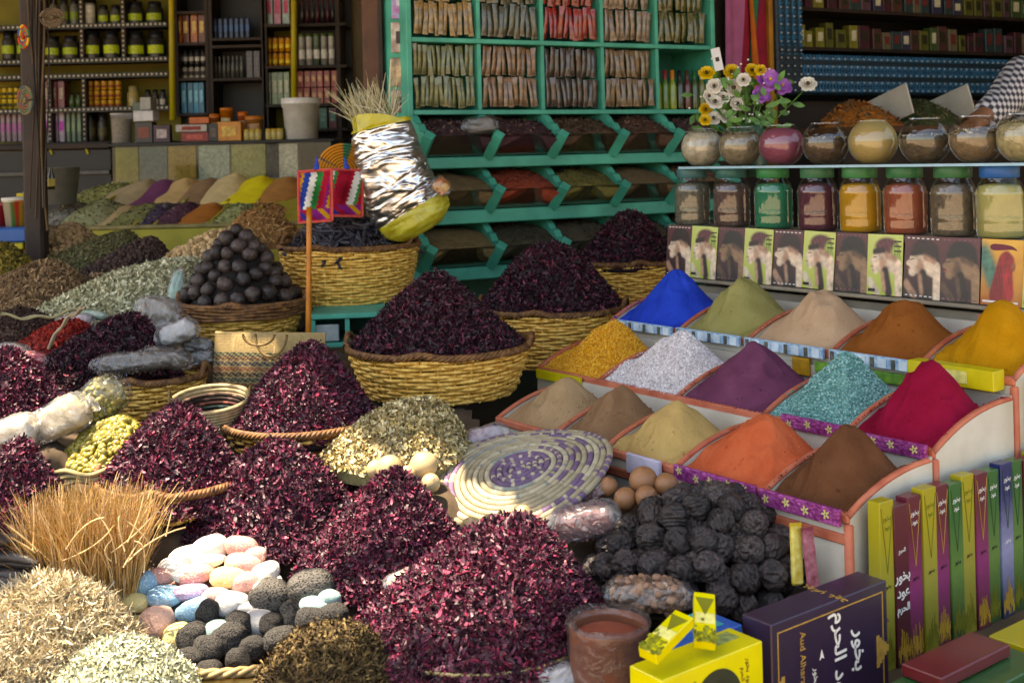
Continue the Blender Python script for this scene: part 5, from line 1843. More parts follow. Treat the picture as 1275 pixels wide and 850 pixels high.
for k, (lip, top) in enumerate(zip((lipA, lipB, lipC), tops)):
    zl = lip[0]
    MB().add(*box(XR + .10, .03, lip[0] - lip[1], (XR / 2, -.045, (lip[0] + lip[1]) / 2), .004)).build('front_lip', m_teal, rack)
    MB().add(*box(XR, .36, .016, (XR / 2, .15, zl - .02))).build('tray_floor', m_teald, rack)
    hh = top - zl
    for i, x in enumerate(xb):
        yt = -.155
        poly = [(.30, zl - .01), (-.055, zl - .002), (yt, zl + hh * .50), (yt + .03, zl + hh * .58), (yt + .055, zl + hh * .60), (-.075, zl + hh * .76), (-.045, zl + hh * .80), (-.02, zl + hh * .93), (0.002, top), (.30, top)]
        v, f = prism(poly, .032)
        v = np.stack([v[:, 1] + x - .016, v[:, 0], v[:, 2]], 1)
        dv = MB().add(v, f).build('tray_divider', m_teal, rack)
        v, f = tube([(x, -.057, zl + .002), (x, yt - .004, zl + hh * .51)], .029, 4)
        MB().add(v, f).build('slanted_frame', m_teal, dv)
    for i in range(5):
        a, b = xb[i] + .013, xb[i + 1] - .013
        v = np.array([(a, -.058, zl + .004), (b, -.058, zl + .004), (b, -.150, zl + hh * .50), (a, -.150, zl + hh * .50), (a, -.054, zl + .004), (b, -.054, zl + .004), (b, -.146, zl + hh * .50), (a, -.146, zl + hh * .50)])
        MB().add(v, [(0, 1, 2, 3), (7, 6, 5, 4), (0, 4, 5, 1), (3, 2, 6, 7)]).build('glass_front', m_pane, rack)
        n = 26
        X, Y = np.meshgrid(np.linspace(a + .002, b - .002, n), np.linspace(0, 1, n), indexing='ij')
        yy = -.142 + Y * .44
        nz = Noise(300 + k * 7 + i, 18, 2)
        peak = hh * (.50 + .42 * np.sin(np.clip(Y * 2.0, 0, 1) * np.pi * .5)) + .016 * np.cos((X - (a + b) / 2) / (b - a) * np.pi) + .006 * nz(np.stack([X, yy], -1))
        top_ = np.stack([X, yy, zl + peak - .02 + .0 * X], -1)
        # front sheet behind the glass
        fr_ = np.stack([X[:, 0], np.full(n, -.05), np.full(n, zl + .004)], -1)
        mb = MB()
        vv = np.concatenate([fr_[:, None], top_], 1)
        mb.add(vv.reshape(-1, 3), grid_faces(n, n + 1))
        colr = fills[k][i]
        mats = [M('tray_fill', colr, .9, .25, 40, .6, 200), MI('tray_bits', [colr, '#2A1C18', colr, '#7A5A48' if k == 0 else colr], .7)]
        powdery = 'powder' in fname[k][i]
        if not powdery:
            nb = 900
            ii, jj = RNG.integers(0, n, nb), RNG.integers(0, n, nb)
            p = top_[ii, jj] + RNG.normal(size=(nb, 3)) * (.006, .006, .002)
            p[:, 0] = np.clip(p[:, 0], a + .012, b - .012)
            p[:, 1] = np.maximum(p[:, 1], -.128)
            s = .009 if k == 0 else .006
            v, f = scatter(PET[0], PET[1], p, np.tile((0, -.3, 1.), (nb, 1)), s * RNG.uniform(.6, 1.3, (nb, 3)), .7)
            mb.add(v, f, 1)
        o = mb.build('tray_heap', mats, None, True)
        o.matrix_world = rack_mat()
        tag(o, f"heap of {fname[k][i]} in the {['upper', 'middle', 'lower'][k]} tray row of the teal rack", 'spice heap', 'spice heaps in the trays of the teal rack')
# bottom body of the rack
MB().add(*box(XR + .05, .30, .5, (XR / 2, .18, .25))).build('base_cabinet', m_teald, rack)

# packets hung in the rack
PKC = {0: [('#8A6E3C', 'tan root'), ('#484838', 'grey green herb'), ('#8A1C12', 'bright red chilli'), ('#7A6450', 'pale brown bark'), ('#545020', 'olive green herb')],
       1: [('#64663A', 'light green herb'), ('#7A5A3E', 'reddish tan root'), ('#453630', 'dark brown bark'), ('#6E5434', 'golden brown root')]}
T_CELL = ['far left', 'second', 'third', 'fourth', 'fifth']


def packet_mesh(name, seed, colr, w, h):
    nu, nv = 15, 12
    nz = Noise(seed, 3)
    u = np.linspace(-1, 1, nu)
    a = np.arange(nv) * 2 * np.pi / nv
    U, A = np.meshgrid(u, a, indexing='ij')
    prof = np.clip(1 - np.clip((np.abs(U) - .45) / .5, 0, 1) ** 1.6, .06, 1)
    d = np.stack([np.cos(A), np.sin(A), U], -1)
    k = 1 + .14 * nz(d)
    x = np.cos(A) * w / 2 * (.84 + .16 * np.abs(U)) * (1 + .08 * nz(d * 2))
    y = np.sin(A) * w * .27 * prof * k - .002
    mb = MB().add(np.stack([x, y, U * h / 2], -1).reshape(-1, 3), grid_faces(nu, nv, False, True))
    return mb.build(name, M('packet_' + colr[1:], colr, .4, .55, 45, 1., 60, coat=1., c2=None), None, True)


npk = 0
for row, (zs, zh) in enumerate(((z0, .148), (z1, .128))):
    lev = 2
    for ci, (colr, what) in enumerate(PKC[row]):
        a, b = xb[ci] + .02, xb[ci + 1] - .02
        cnt = [12, 10, 11, 9, 8][ci] if row == 0 else [13, 11, 10, 9][ci]
        w = (b - a) / cnt
        pk = None
        for lv in range(lev):
            hh = zh * (1.05 if row else 1.0)
            zc = zs + .012 + hh * .5 + lv * hh * 1.02
            for i in range(cnt):
                if pk is None:
                    pk = packet_mesh('spice_packet', 400 + ci + row * 9, colr, w * 1.08, hh * .96)
                    o = pk
                else:
                    o = dup(pk)
                q = rack_mat() @ Vector((a + (i + .5) * w + random.uniform(-.002, .002), .03 + lv * .012 + random.uniform(-.008, .008), zc + random.uniform(-.007, .004)))
                o.location = q
                sx = random.uniform(.9, 1.08)
                o.scale = (sx * random.choice((-1, 1)), sx, random.uniform(.96, 1.03))
                o.rotation_euler = (random.uniform(-.12, .12), random.uniform(-.11, .11), math.atan2(RW.y, RW.x) + random.uniform(-.4, .4))
                tag(o, f"{what} packet, {T_CELL[ci]} cell, {['top', 'second'][row]} packet shelf of the teal rack", 'packet', f"{what} packets on the teal rack")
                npk += 1
print('packets', npk)
# bottles at the right end of the second shelf
bt = None
for i in range(7):
    x = xb[4] + .03 + i * (xb[5] - xb[4] - .05) / 6
    colr = ['#6E7A1E', '#4A6A1E', '#7A8A2A', '#26301C', '#5A2420', '#3A4A20', '#6A6A2A'][i]
    t = thing('sauce_bottle', f"slim bottle with {['a red', 'a dark red', 'an orange', 'a black', 'a brown', 'a green', 'a pale'][i]} cap at the right end of the teal rack", 'bottle', mat=rack_mat(x, .06, z1), group='slim bottles in the teal rack')
    v, f = lathe([(.001, 0), (.019, 0), (.02, .01), (.02, .11), (.012, .14), (.009, .15)], 16)
    MB().add(v, f).build('bottle_body', M('bottle_' + str(i), colr, .2, .2, 20, coat=.5), t, True)
    v, f = lathe([(.0105, .148), (.0105, .19), (.001, .192)], 14)
    MB().add(v, f).build('cap', M('cap_' + str(i), ['#A02018', '#7A1A18', '#B86A18', '#181818', '#4A2A18', '#1E5A28', '#B0A890'][i], .35, .1), t, True)
# plastic bag lying in the first tray
q = rack_mat() @ Vector((xb[1] - .07, -.12, lipA[0] + .125))
bagt = bag(0, 0, 46, 26, q.y, 'clear plastic bag lying on the first tray of dark petals', m_lav, m_film, seed=31, ang=6, depth=.45)
bagt.location = q
SUP.pop()

# ------------------------------------------------------------------ wall right of the rack: textile, orange strip, studded blue frame with shelves behind
fx0, fx1 = rt_x(968, 90, .25), rt_x(1275, 90, .25) + .5
wl = thing('shop_wall', 'dark wall behind the teal rack and around the studded blue window', 'wall', mat=rack_mat())
m_wall = M('wall_dark', '#3A2E26', .85, .2, 3)
MB().add(*box(fx0 + .1, .06, 3.0, (fx0 / 2, .42, 1.5))).build('wall_panel', m_wall, wl)
zf0, zf1 = rz(116, 985), rz(66, 985)
MB().add(*box(fx1 - fx0 + 1.6, .06, zf0 - .02, ((fx0 + fx1) / 2 + .8, .42, (zf0 - .02) / 2))).build('wall_panel', m_wall, wl)
MB().add(*box(1.6, .06, 3.0 - zf0, (fx1 + 1.1, .42, (3.0 + zf0) / 2))).build('wall_panel', m_wall, wl)
t = thing('wall_textile', 'magenta hanging cloth with orange, green and purple slanted stripes', 'textile', mat=rack_mat(0, .30, 0))
xa_, xb_ = rt_x(903, 60, .3), rt_x(957, 60, .3)
zb_, zt_ = rz(112, 930, .3), rz(-30, 930, .3)


def cloth_poly(px0, px1, px2, px3, mat, nm, lift):
    """slanted band: bottom px0..px1, top px2..px3"""
    a = [(rt_x(px0, 100, .3), zb_), (rt_x(px1, 100, .3), zb_), (rt_x(px3, 10, .3), zt_), (rt_x(px2, 10, .3), zt_)]
    n = 24
    s, r_ = np.meshgrid(np.linspace(0, 1, 12), np.linspace(0, 1, n), indexing='ij')
    bx = a[0][0] + (a[1][0] - a[0][0]) * s
    tx = a[3][0] + (a[2][0] - a[3][0]) * s
    x = bx + (tx - bx) * r_
    z = zb_ + (zt_ - zb_) * r_
    y = .012 * np.sin(x * 55) - lift * .004
    v1 = np.stack([x, y, z], -1).reshape(-1, 3)
    v2 = v1 + (0, .003, 0)
    g = grid_faces(12, n)
    MB().add(v1, g[:, ::-1]).add(v2, g).build(nm, mat, t, True)


cloth_poly(903, 922, 903, 928, M('pink_cloth', '#A85A82', .85, .15, 10), 'pink_band', 0)
cloth_poly(922, 957, 928, 952, M('crimson_cloth', '#8A0E2A', .85, .2, 10), 'red_field', 0)
cloth_poly(926, 932, 944, 950, M('purple_cloth', '#5A1850', .85, .2, 10), 'purple_stripe', 1)
cloth_poly(931, 938, 937, 945, M('green_cloth', '#1E6A38', .85, .2, 10), 'green_stripe', 2)
cloth_poly(938, 946, 929, 936, M('orange_cloth', '#C0601C', .85, .2, 10), 'orange_stripe', 3)
t = thing('orange_post', 'orange wooden strip between the magenta cloth and the blue frame', 'post', mat=rack_mat(0, .28, 0))
x_ = rt_x(962, 60, .28)
MB().add(*box(.045, .05, 2.6, (x_, .02, 1.3), .004)).build('post_body', M('orange_paint', '#A8701E', .6, .3, 6), t)
m_bluef = M('blue_frame_paint', '#15587A', .45, .35, 25, .4, 50)
m_blued = M('blue_frame_dark', '#1A2A34', .5, .4, 40, .5, 80)
t = thing('studded_frame', 'wide blue window frame covered with rows of metal studs', 'window frame', mat=rack_mat(0, .25, 0))
FX1 = fx1
wv = rt_x(1000, 60, .25) - rt_x(968, 60, .25)
fz0, fz1 = rz(118, 1000, .25), rz(68, 1000, .25)
MB().add(*box(FX1 - fx0, .06, fz1 - fz0, ((FX1 + fx0) / 2, .03, (fz0 + fz1) / 2), .01)).build('bottom_rail', m_blued, t)
MB().add(*box(wv, .062, 2.9 - fz0, (fx0 + wv / 2, .028, (fz0 + 2.9) / 2), .01)).build('side_rail', m_blued, t)
sv, sf = sphere(6, 8)
m_stud = M('steel_stud', '#A0AAB0', .3, .1, metal=.9)
mb, mb2 = MB(), MB()
nst = 0
for r_ in range(5):
    z = fz0 + (fz1 - fz0) * (r_ + .5) / 5
    mb2.add(*box(FX1 - fx0 - wv, .008, (fz1 - fz0) / 11, ((FX1 + fx0 + wv) / 2, -.003, z), .003))
    for x in np.arange(fx0 + wv + .0, FX1, .0225):
        mb2.add(sv * (.0075, .007, (fz1 - fz0) / 17) + (x, -.004, z + (fz1 - fz0) / 10 * (-1 if r_ % 2 else 1) * .55), sf)
    for x in np.arange(fx0 + .02, FX1, .045):
        mb.add(sv * .008 + (x, -.011, z), sf)
for c_ in range(4):
    x = fx0 + wv * (c_ + .5) / 4
    mb2.add(*box(wv / 9, .012, 2.8 - fz1, (x, -.006, (2.9 + fz1) / 2), .004))
    for z in np.arange(fz1, 2.4, .0225):
        mb2.add(sv * (wv / 15, .007, .0075) + (x + wv / 14, -.004, z), sf)
    for z in np.arange(fz1 + .02, 2.4, .045):
        mb.add(sv * .008 + (x, -.013, z), sf)
o = mb2.build('blue_band', m_bluef, t, True)
o['kind'] = 'stuff'
o = mb.build('stud_rows', m_stud, t, True)
o['kind'] = 'stuff'
# interior seen through the frame
t = thing('inner_shelf', 'dim shelves of boxes seen through the blue studded frame', 'shelf', mat=rack_mat(0, .55, 0))
ix0, ix1 = fx0 - .15, FX1 + .6
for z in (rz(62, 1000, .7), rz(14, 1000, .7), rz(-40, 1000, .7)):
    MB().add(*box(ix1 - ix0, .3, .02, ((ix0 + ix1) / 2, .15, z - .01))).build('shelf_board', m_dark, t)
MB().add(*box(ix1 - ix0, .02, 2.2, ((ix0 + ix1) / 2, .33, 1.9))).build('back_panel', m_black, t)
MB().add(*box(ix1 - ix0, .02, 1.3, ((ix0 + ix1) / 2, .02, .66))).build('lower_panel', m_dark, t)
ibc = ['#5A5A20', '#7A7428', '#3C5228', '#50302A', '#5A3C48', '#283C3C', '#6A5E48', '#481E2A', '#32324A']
ib = {}
cnt = 0
for lv, zz in enumerate((rz(62, 1000, .7), rz(14, 1000, .7))):
    x = ix0 + .2
    while x < ix1 - .1:
        ci = random.randrange(len(ibc)) if not (lv == 0 and x < fx0 + .9) else random.choice((0, 1, 2, 1, 0))
        w, h_ = random.uniform(.05, .09), random.uniform(.10, .17)
        if ci not in ib:
            t2 = thing('shelf_carton', '', 'carton')
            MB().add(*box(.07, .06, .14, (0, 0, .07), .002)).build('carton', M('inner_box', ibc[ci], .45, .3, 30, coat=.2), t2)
            MB().add(*box(.04, .002, .06, (0, -.0312, .08))).build('printed_panel', M('inner_print', random.choice(['#2A2A1A', '#C8C0A0', '#6A2A2A']), .5, .3, 60), t2)
            ib[ci] = t2
        else:
            t2 = dup(ib[ci])
        t2.matrix_world = rack_mat(x + w / 2, .65, zz) @ Matrix.Diagonal((w / .07, 1, h_ / .14, 1))
        cn = ['olive yellow', 'bright yellow', 'green', 'brown', 'mauve', 'dark teal', 'beige', 'dark red', 'slate blue'][ci]
        tag(t2, f"{cn} carton on the {['lower', 'upper'][lv]} dim shelf behind the studded blue frame", 'carton', f"{cn} cartons behind the blue frame")
        x += w + random.uniform(.002, .03)
        cnt += 1
# produce counter under the frame
t = thing('slanted_counter', 'dim counter with slanted bins of orange and green goods below the blue frame', 'counter', mat=rack_mat(0, -.25, 0))
cz = rz(150, 1050, -.2)
MB().add(*box(1.9, .5, .03, (fx0 + .9, .1, cz - .05))).build('counter_top', m_brownwood, t)
MB().add(*box(1.9, .04, cz - .1, (fx0 + .9, .0, (cz - .1) / 2))).build('front_board', m_dark, t)
cx_ = [rt_x(1000, 130), rt_x(1075, 130), rt_x(1150, 130), rt_x(1225, 130), rt_x(1300, 130)]
for i, (colr, what) in enumerate([('#A8601C', 'orange turmeric pieces'), ('#3A4A22', 'dark green leaves'), ('#4A2018', 'dark red berries'), ('#5A4A2A', 'brown bark')]):
    a, b = cx_[i], cx_[i + 1]
    hp = Heap((0, 0, 0), (b - a) * .48, .2, .13, (0, .05), 1.6, 1., .01, 500 + i)
    o = heap_obj(hp, 'bin_heap', f'dim heap of {what} on the counter below the blue frame', 'spice heap', [M('bin_bed', colr, .9, .3, 40), MI('bin_bits', [colr, colr, '#6A5A3A', '#2A2018'], .7)], 700, PET, (.012, .01, .01), .7, (0, .6), 'heaps on the counter below the blue frame', back=0)
    o.matrix_world = rack_mat((a + b) / 2, -.18, cz - .03)
    o2 = tag(MB().add(*box(.012, .4, .16, (0, 0, .08), .002)).build('bin_divider', m_white, None), f"pale slanted divider board right of the {what}", 'divider')
    o2.matrix_world = rack_mat(b, -.15, cz - .03) @ Matrix.Rotation(-.3, 4, 'X')

# ------------------------------------------------------------------ flowers behind the globes
FP = LP + V_d * .42
YB = 4.32


def fl(px, py, dy=0.):
    return P(px, py, YB + dy)


bq = thing('flower_bouquet', 'bouquet of artificial white, yellow and purple flowers behind the globe jars', 'bouquet', (0, 0, 0))
vb = fl(935, 200)
v, f = lathe([(.001, 0), (.05, 0), (.06, .05), (.045, .14), (.05, .19), (.046, .19), (.04, .14), (.001, .1)], 24)
MB().add(v + (vb.x, vb.y, vb.z - .06), f).build('vase', M('vase_glaze', '#3A5A4A', .3, .2), bq, True)
m_leaf = M('artificial_leaf', '#2E5A1C', .5, .35, 40, c2='#5A8A2A', spec=.5)
m_fy, m_fw, m_fp, m_fd = M('yellow_petal', '#C8A414', .55, .15, 40), M('white_petal', '#CFC9BC', .55, .08, 40), M('purple_petal', '#6A1F86', .5, .4, 30, c2='#B06AC0'), M('dark_centre', '#3A2A1A', .7, .3)
FLW = [(880, 92, .030, 'y'), (911, 90, .03, 'y'), (936, 88, .026, 'y'), (947, 88, .022, 'y'), (879, 137, .026, 'y'), (878, 150, .022, 'y'), (890, 108, .03, 'w'), (912, 110, .034, 'w'), (890, 128, .032, 'w'), (889, 148, .028, 'w'), (903, 146, .032, 'w'), (926, 100, .026, 'w'), (1006, 106, .032, 'w'),
       (957, 100, .046, 'p'), (974, 108, .036, 'p'), (948, 118, .034, 'p'), (900, 122, .026, 'w'), (882, 120, .024, 'w'), (918, 130, .028, 'w')]
for (px, py, s, k) in FLW:
    s *= 1.1
    c = np.array(fl(px, py, random.uniform(-.04, .04)))
    mb = MB()
    nzf = np.array((random.uniform(-.4, .4), -1, random.uniform(.1, .7)))
    nzf /= np.linalg.norm(nzf)
    tx = np.cross(nzf, (0, 0, 1.))
    tx /= np.linalg.norm(tx)
    ty = np.cross(tx, nzf)
    lay = 3 if k != 'p' else 2
    for l in range(lay):
        npet = 6 if k != 'p' else 5
        for q in range(npet):
            an = 6.283 * q / npet + l * .5 + random.uniform(-.1, .1)
            tilt_ = [.35, .8, 1.15][l] if k != 'p' else [.25, .6][l]
            uu, vv_ = np.meshgrid(np.linspace(0, 1, 5), np.linspace(-1, 1, 5), indexing='ij')
            L = s * (1 - .15 * l)
            wd = L * .55 * np.sin(np.clip(uu, .05, 1) ** .7 * np.pi * .86)
            rad = L * uu * math.cos(tilt_)
            hgt = L * uu * math.sin(tilt_) * (1 + .2 * uu) - .25 * L * uu ** 2 + .15 * wd * vv_ ** 2
            x = rad * math.cos(an) - wd * vv_ * math.sin(an)
            y = rad * math.sin(an) + wd * vv_ * math.cos(an)
            pts = c + x[..., None] * tx + y[..., None] * ty + hgt[..., None] * nzf
            mb.add(pts.reshape(-1, 3), grid_faces(5, 5))
    b_ = mb.build('blossom', {'y': m_fy, 'w': m_fw, 'p': m_fp}[k], bq, True)
    v, f = sphere(7, 10)
    MB().add(v * s * (.24 if k != 'p' else .12) + c + nzf * s * .28, f).build('flower_centre', m_fd if k != 'p' else m_fy, b_, True)
    v, f = tube([c - nzf * .01, (c + np.array(vb)) / 2 + (0, .03, .02), np.array(vb) + (0, 0, .1)], .003, 5)
    MB().add(v, f).build('flower_stem', m_leaf, bq, True)
mb = MB()
for i in range(110):
    c = np.array(fl(random.gauss(925, 32), random.uniform(98, 165), random.uniform(-.05, .07)))
    an, L = random.uniform(0, 6.28), random.uniform(.03, .06)
    d = np.array((math.cos(an), random.uniform(-.6, .2), math.sin(an) * .8 + .3))
    d /= np.linalg.norm(d)
    s_ = np.cross(d, (random.uniform(-.4, .4), 1, random.uniform(-.3, .3)))
    s_ /= np.linalg.norm(s_)
    uu = np.linspace(0, 1, 5)
    wd = .011 * np.sin(uu * np.pi * .95 + .1)
    nn = np.cross(d, s_)
    pts = np.stack([c + d * L * q + s_ * w_ * sg - nn * .01 * q * q for q, w_ in zip(uu, wd) for sg in (-1, 1)])
    mb.add(pts, grid_faces(5, 2))
o = mb.build('leaf_cluster', m_leaf, bq, True)
o['kind'] = 'stuff'
v, f = ico(0)
mb = MB()
for i in range(60):
    c = np.array(fl(random.gauss(925, 30), random.gauss(115, 22), random.uniform(-.06, .03)))
    mb.add(v * .0045 + c, f)
o = mb.build('tiny_white_buds', m_fw, bq, True)
o['kind'] = 'stuff'
t = thing('price_tag', 'small white tag standing up among the yellow flowers', 'tag', fl(895, 84, .0))
t.rotation_euler = (.1, -.22, .15)
MB().add(*box(.035, .002, .085, (0, 0, .03), .0005)).build('tag_card', M('tag_card', '#C8CACC', .5, .05), t)
MB().add(*box(.014, .001, .016, (0, -.0018, .03))).build('printed_mark', m_txtd, t)
v, f = tube([(0, 0, -.012), (0, .01, -.12)], .002, 5)
MB().add(v, f).build('tag_stick', m_dark, t)

# ------------------------------------------------------------------ the seller at the right edge
def skin_fig(name, pts, edges, rad, mat, parent=None, root=0, sub=2):
    me = bpy.data.meshes.new(name)
    me.from_pydata([Vector(p) for p in pts], edges, [])
    o = bpy.data.objects.new(name, me)
    COL.objects.link(o)
    md = o.modifiers.new('skin', 'SKIN')
    me.skin_vertices.new() if not me.skin_vertices else None
    for i, r_ in enumerate(rad):
        sv_ = me.skin_vertices[0].data[i]
        sv_.radius = r_ if isinstance(r_, tuple) else (r_, r_)
        sv_.use_root = (i == root)
    s = o.modifiers.new('sub', 'SUBSURF')
    s.levels = s.render_levels = sub
    me.materials.append(mat)
    for p_ in me.polygons:
        p_.use_smooth = True
    md.use_smooth_shade = True
    if parent:
        o.parent = parent
    return o


bx, by = 1.98, 4.12
mskin = M('warm_skin', '#7E5238', .55, .12, 20, spec=.35)
shd = P(1292, 112, 4.05)
elb = Vector((P(1262, 152, 3.9).x + .06, 3.88, 1.13))
el = P(1248, 128, 3.9)
hnd = P(1218, 150, 3.78)
pts = [(bx, by, .92), (bx, by, 1.12), (bx, by + .01, 1.36), (bx, by, 1.47), (bx - .01, by - .02, 1.58), (bx - .01, by - .03, 1.68),
       (bx - .17, by, 1.40), tuple(el + Vector((.02, .05, .0))), tuple(hnd), (bx + .17, by, 1.40), (bx + .27, by, 1.12), (bx + .22, by - .2, 1.0),
       (bx - .09, by, .88), (bx - .1, by - .02, .48), (bx - .1, by, .06), (bx - .1, by - .14, .03), (bx + .09, by, .88), (bx + .1, by - .02, .48), (bx + .1, by, .06), (bx + .1, by - .14, .03)]
edges = [(0, 1), (1, 2), (2, 3), (3, 4), (4, 5), (2, 6), (6, 7), (7, 8), (2, 9), (9, 10), (10, 11), (0, 12), (12, 13), (13, 14), (14, 15), (0, 16), (16, 17), (17, 18), (18, 19)]
rad = [(.14, .11), (.14, .10), (.16, .10), (.055, .055), (.078, .09), (.07, .08), .058, .042, .03, .058, .042, .032, .08, .056, .04, .03, .08, .056, .04, .03]
a0 = Vector(hnd)
fb = len(pts)
for q in range(5):                                 # five fingers, thumb first
    d = Vector((-.5 - .1 * q, -.2 + .14 * q, -.55)).normalized()
    L = [.06, .078, .084, .078, .062][q]
    k1 = a0 + d * .035 + Vector((.0, .016 * (q - 2), 0))
    n0 = len(pts)
    pts += [tuple(k1), tuple(k1 + d * L * .5 + Vector((0, 0, .008))), tuple(k1 + d * L + Vector((0, 0, -.012)))]
    edges += [(8, n0), (n0, n0 + 1), (n0 + 1, n0 + 2)]
    rad += [.0095, .009, .007]
tmp = skin_fig('person_form', pts, edges, rad, mskin)
bpy.context.view_layer.update()
dg = bpy.context.evaluated_depsgraph_get()
me = tmp.evaluated_get(dg).to_mesh()
vv = np.empty(len(me.vertices) * 3)
me.vertices.foreach_get('co', vv)
mb = MB().add(vv.reshape(-1, 3), [tuple(p_.vertices) for p_ in me.polygons], 0)
bpy.data.objects.remove(tmp)
hc = (bx - .01, by)
S_ = sphere(8, 12)
for s in (-1, 1):
    mb.add(S_[0] * (.011, .007, .0055) + (hc[0] + s * .03, by - .108, 1.64), S_[1], 1)
    mb.add(S_[0] * (.0052, .004, .0052) + (hc[0] + s * .03, by - .1135, 1.64), S_[1], 2)
    mb.add(S_[0] * (.012, .02, .03) + (hc[0] + s * .078, by - .02, 1.62), S_[1], 0)
    mb.add(S_[0] * (.02, .006, .005) + (hc[0] + s * .032, by - .112, 1.662), S_[1], 2)
mb.add(S_[0] * (.016, .022, .028) + (hc[0], by - .118, 1.605), S_[1], 0)
mb.add(S_[0] * (.026, .010, .008) + (hc[0], by - .104, 1.568), S_[1], 3)
m_bh = M('black_hair', '#120E0C', .6, .3, 60)
per_ = mb.build('person', [mskin, M('eye_white', '#8E8680', .4, .1), m_bh, M('lips', '#6A3A32', .5, .1)], None, True)
tag(per_, 'man in a checked shirt reaching behind the globe jars, cut by the right edge', 'person')
v, f = sphere(12, 18)
MB().add(v * (.086, .098, .08) + (hc[0], by + .012, 1.70), f).build('hair', m_bh, per_, True)
m_plaid, nt, b = nodes_of('plaid_cloth')
tc = nt.nodes.new('ShaderNodeTexCoord')
w1 = nt.nodes.new('ShaderNodeTexWave')
w1.inputs['Scale'].default_value = 14
w2 = nt.nodes.new('ShaderNodeTexWave')
w2.inputs['Scale'].default_value = 14
w2.bands_direction = 'Z'
mx = nt.nodes.new('ShaderNodeMath')
mx.operation = 'ADD'
r = nt.nodes.new('ShaderNodeValToRGB')
r.color_ramp.elements[0].position, r.color_ramp.elements[1].position = .35, .75
r.color_ramp.elements[0].color, r.color_ramp.elements[1].color = lin('#2E2C36'), lin('#B8B2B0')
hf = nt.nodes.new('ShaderNodeMath')
hf.operation = 'MULTIPLY'
hf.inputs[1].default_value = .5
for w_ in (w1, w2):
    nt.links.new(tc.outputs['Object'], w_.inputs['Vector'])
nt.links.new(w1.outputs['Fac'], mx.inputs[0])
nt.links.new(w2.outputs['Fac'], mx.inputs[1])
nt.links.new(mx.outputs[0], hf.inputs[0])
nt.links.new(hf.outputs[0], r.inputs['Fac'])
nt.links.new(r.outputs['Color'], b.inputs['Base Color'])
b.inputs['Roughness'].default_value = .9
sh_p = [pts[0], pts[1], pts[2], (bx, by, 1.44), pts[6], pts[7], tuple(Vector(pts[7]).lerp(Vector(pts[8]), .8)), pts[9], pts[10], tuple(Vector(pts[10]).lerp(Vector(pts[11]), .7))]
skin_fig('shirt', sh_p, [(0, 1), (1, 2), (2, 3), (2, 4), (4, 5), (5, 6), (2, 7), (7, 8), (8, 9)], [(.165, .13), (.16, .12), (.18, .12), (.075, .07), .08, .062, .05, .08, .062, .05], m_plaid, per_)
skin_fig('trousers', [pts[0], pts[12], pts[13], tuple(Vector(pts[14]) + Vector((0, 0, .05))), pts[16], pts[17], tuple(Vector(pts[18]) + Vector((0, 0, .05)))], [(0, 1), (1, 2), (2, 3), (0, 4), (4, 5), (5, 6)], [(.155, .125), .095, .072, .058, .095, .072, .058], M('dark_trousers', '#22242C', .9, .2), per_)
# ------------------------------------------------------------------ silver foil sack with lemongrass
def foil_mat():
    m, nt, b = nodes_of('silver_foil')
    b.inputs['Metallic'].default_value = 1
    b.inputs['Base Color'].default_value = (.72, .71, .70, 1)
    b.inputs['Roughness'].default_value = .32
    tc = nt.nodes.new('ShaderNodeTexCoord')
    mp_ = nt.nodes.new('ShaderNodeMapping')
    mp_.inputs['Scale'].default_value = (4, 4, 9)
    vo = nt.nodes.new('ShaderNodeTexNoise')
    vo.inputs['Scale'].default_value = 2.2
    vo.inputs['Detail'].default_value = 1.6
    vo.inputs['Distortion'].default_value = .8
    bp = nt.nodes.new('ShaderNodeBump')
    bp.inputs['Strength'].default_value = .7
    bp.inputs['Distance'].default_value = .03
    nt.links.new(tc.outputs['Object'], mp_.inputs[0])
    nt.links.new(mp_.outputs[0], vo.inputs['Vector'])
    nt.links.new(vo.outputs['Fac'], bp.inputs['Height'])
    nt.links.new(bp.outputs['Normal'], b.inputs['Normal'])
    return m


ax = [P(px, py, Y) for px, py, Y in ((528, 290, 4.52), (508, 256, 4.52), (490, 220, 4.5), (482, 185, 4.5), (474, 152, 4.5))]
half = [W(x, 4.5) for x in (44, 50, 48, 43, 37)]
nz, nz2, nz4 = Noise(77, 2.2, 3), Noise(78, 1.9, 3), Noise(79, 4.2, 3)


def sack_rings(k0, k1, n, scale=1.):
    out = []
    q = np.linspace(k0, k1, n)
    A = np.array(ax)
    for s in q:
        i = min(int(s), 3)
        f_ = s - i
        c = A[i] * (1 - f_) + A[i + 1] * f_
        d = A[i + 1] - A[i]
        d = d / np.linalg.norm(d)
        sx = np.cross(d, (0, 1., 0))
        sx /= np.linalg.norm(sx)
        sy = np.cross(d, sx)
        hw = (half[i] * (1 - f_) + half[i + 1] * f_) * scale
        if s < .35:
            hw *= .35 + .65 * (s / .35) ** .5
        th = np.arange(64) * 2 * np.pi / 64
        dd = np.stack([np.cos(th), np.sin(th), np.full(64, s * 1.2)], -1)
        d3 = np.stack([np.cos(th) * 1.1, np.sin(th) * 1.1, s * 3.2 + .5 * nz(dd)], -1)
        k = 1 + .03 * nz(dd * 1.2) - .05 * np.abs(nz2(d3)) ** .8 - .03 * np.abs(nz4(d3))
        out.append(c + (np.cos(th) * hw * k)[:, None] * sx + (np.sin(th) * hw * .72 * k)[:, None] * sy)
    return np.array(out).reshape(-1, 3), grid_faces(n, 64, False, True)


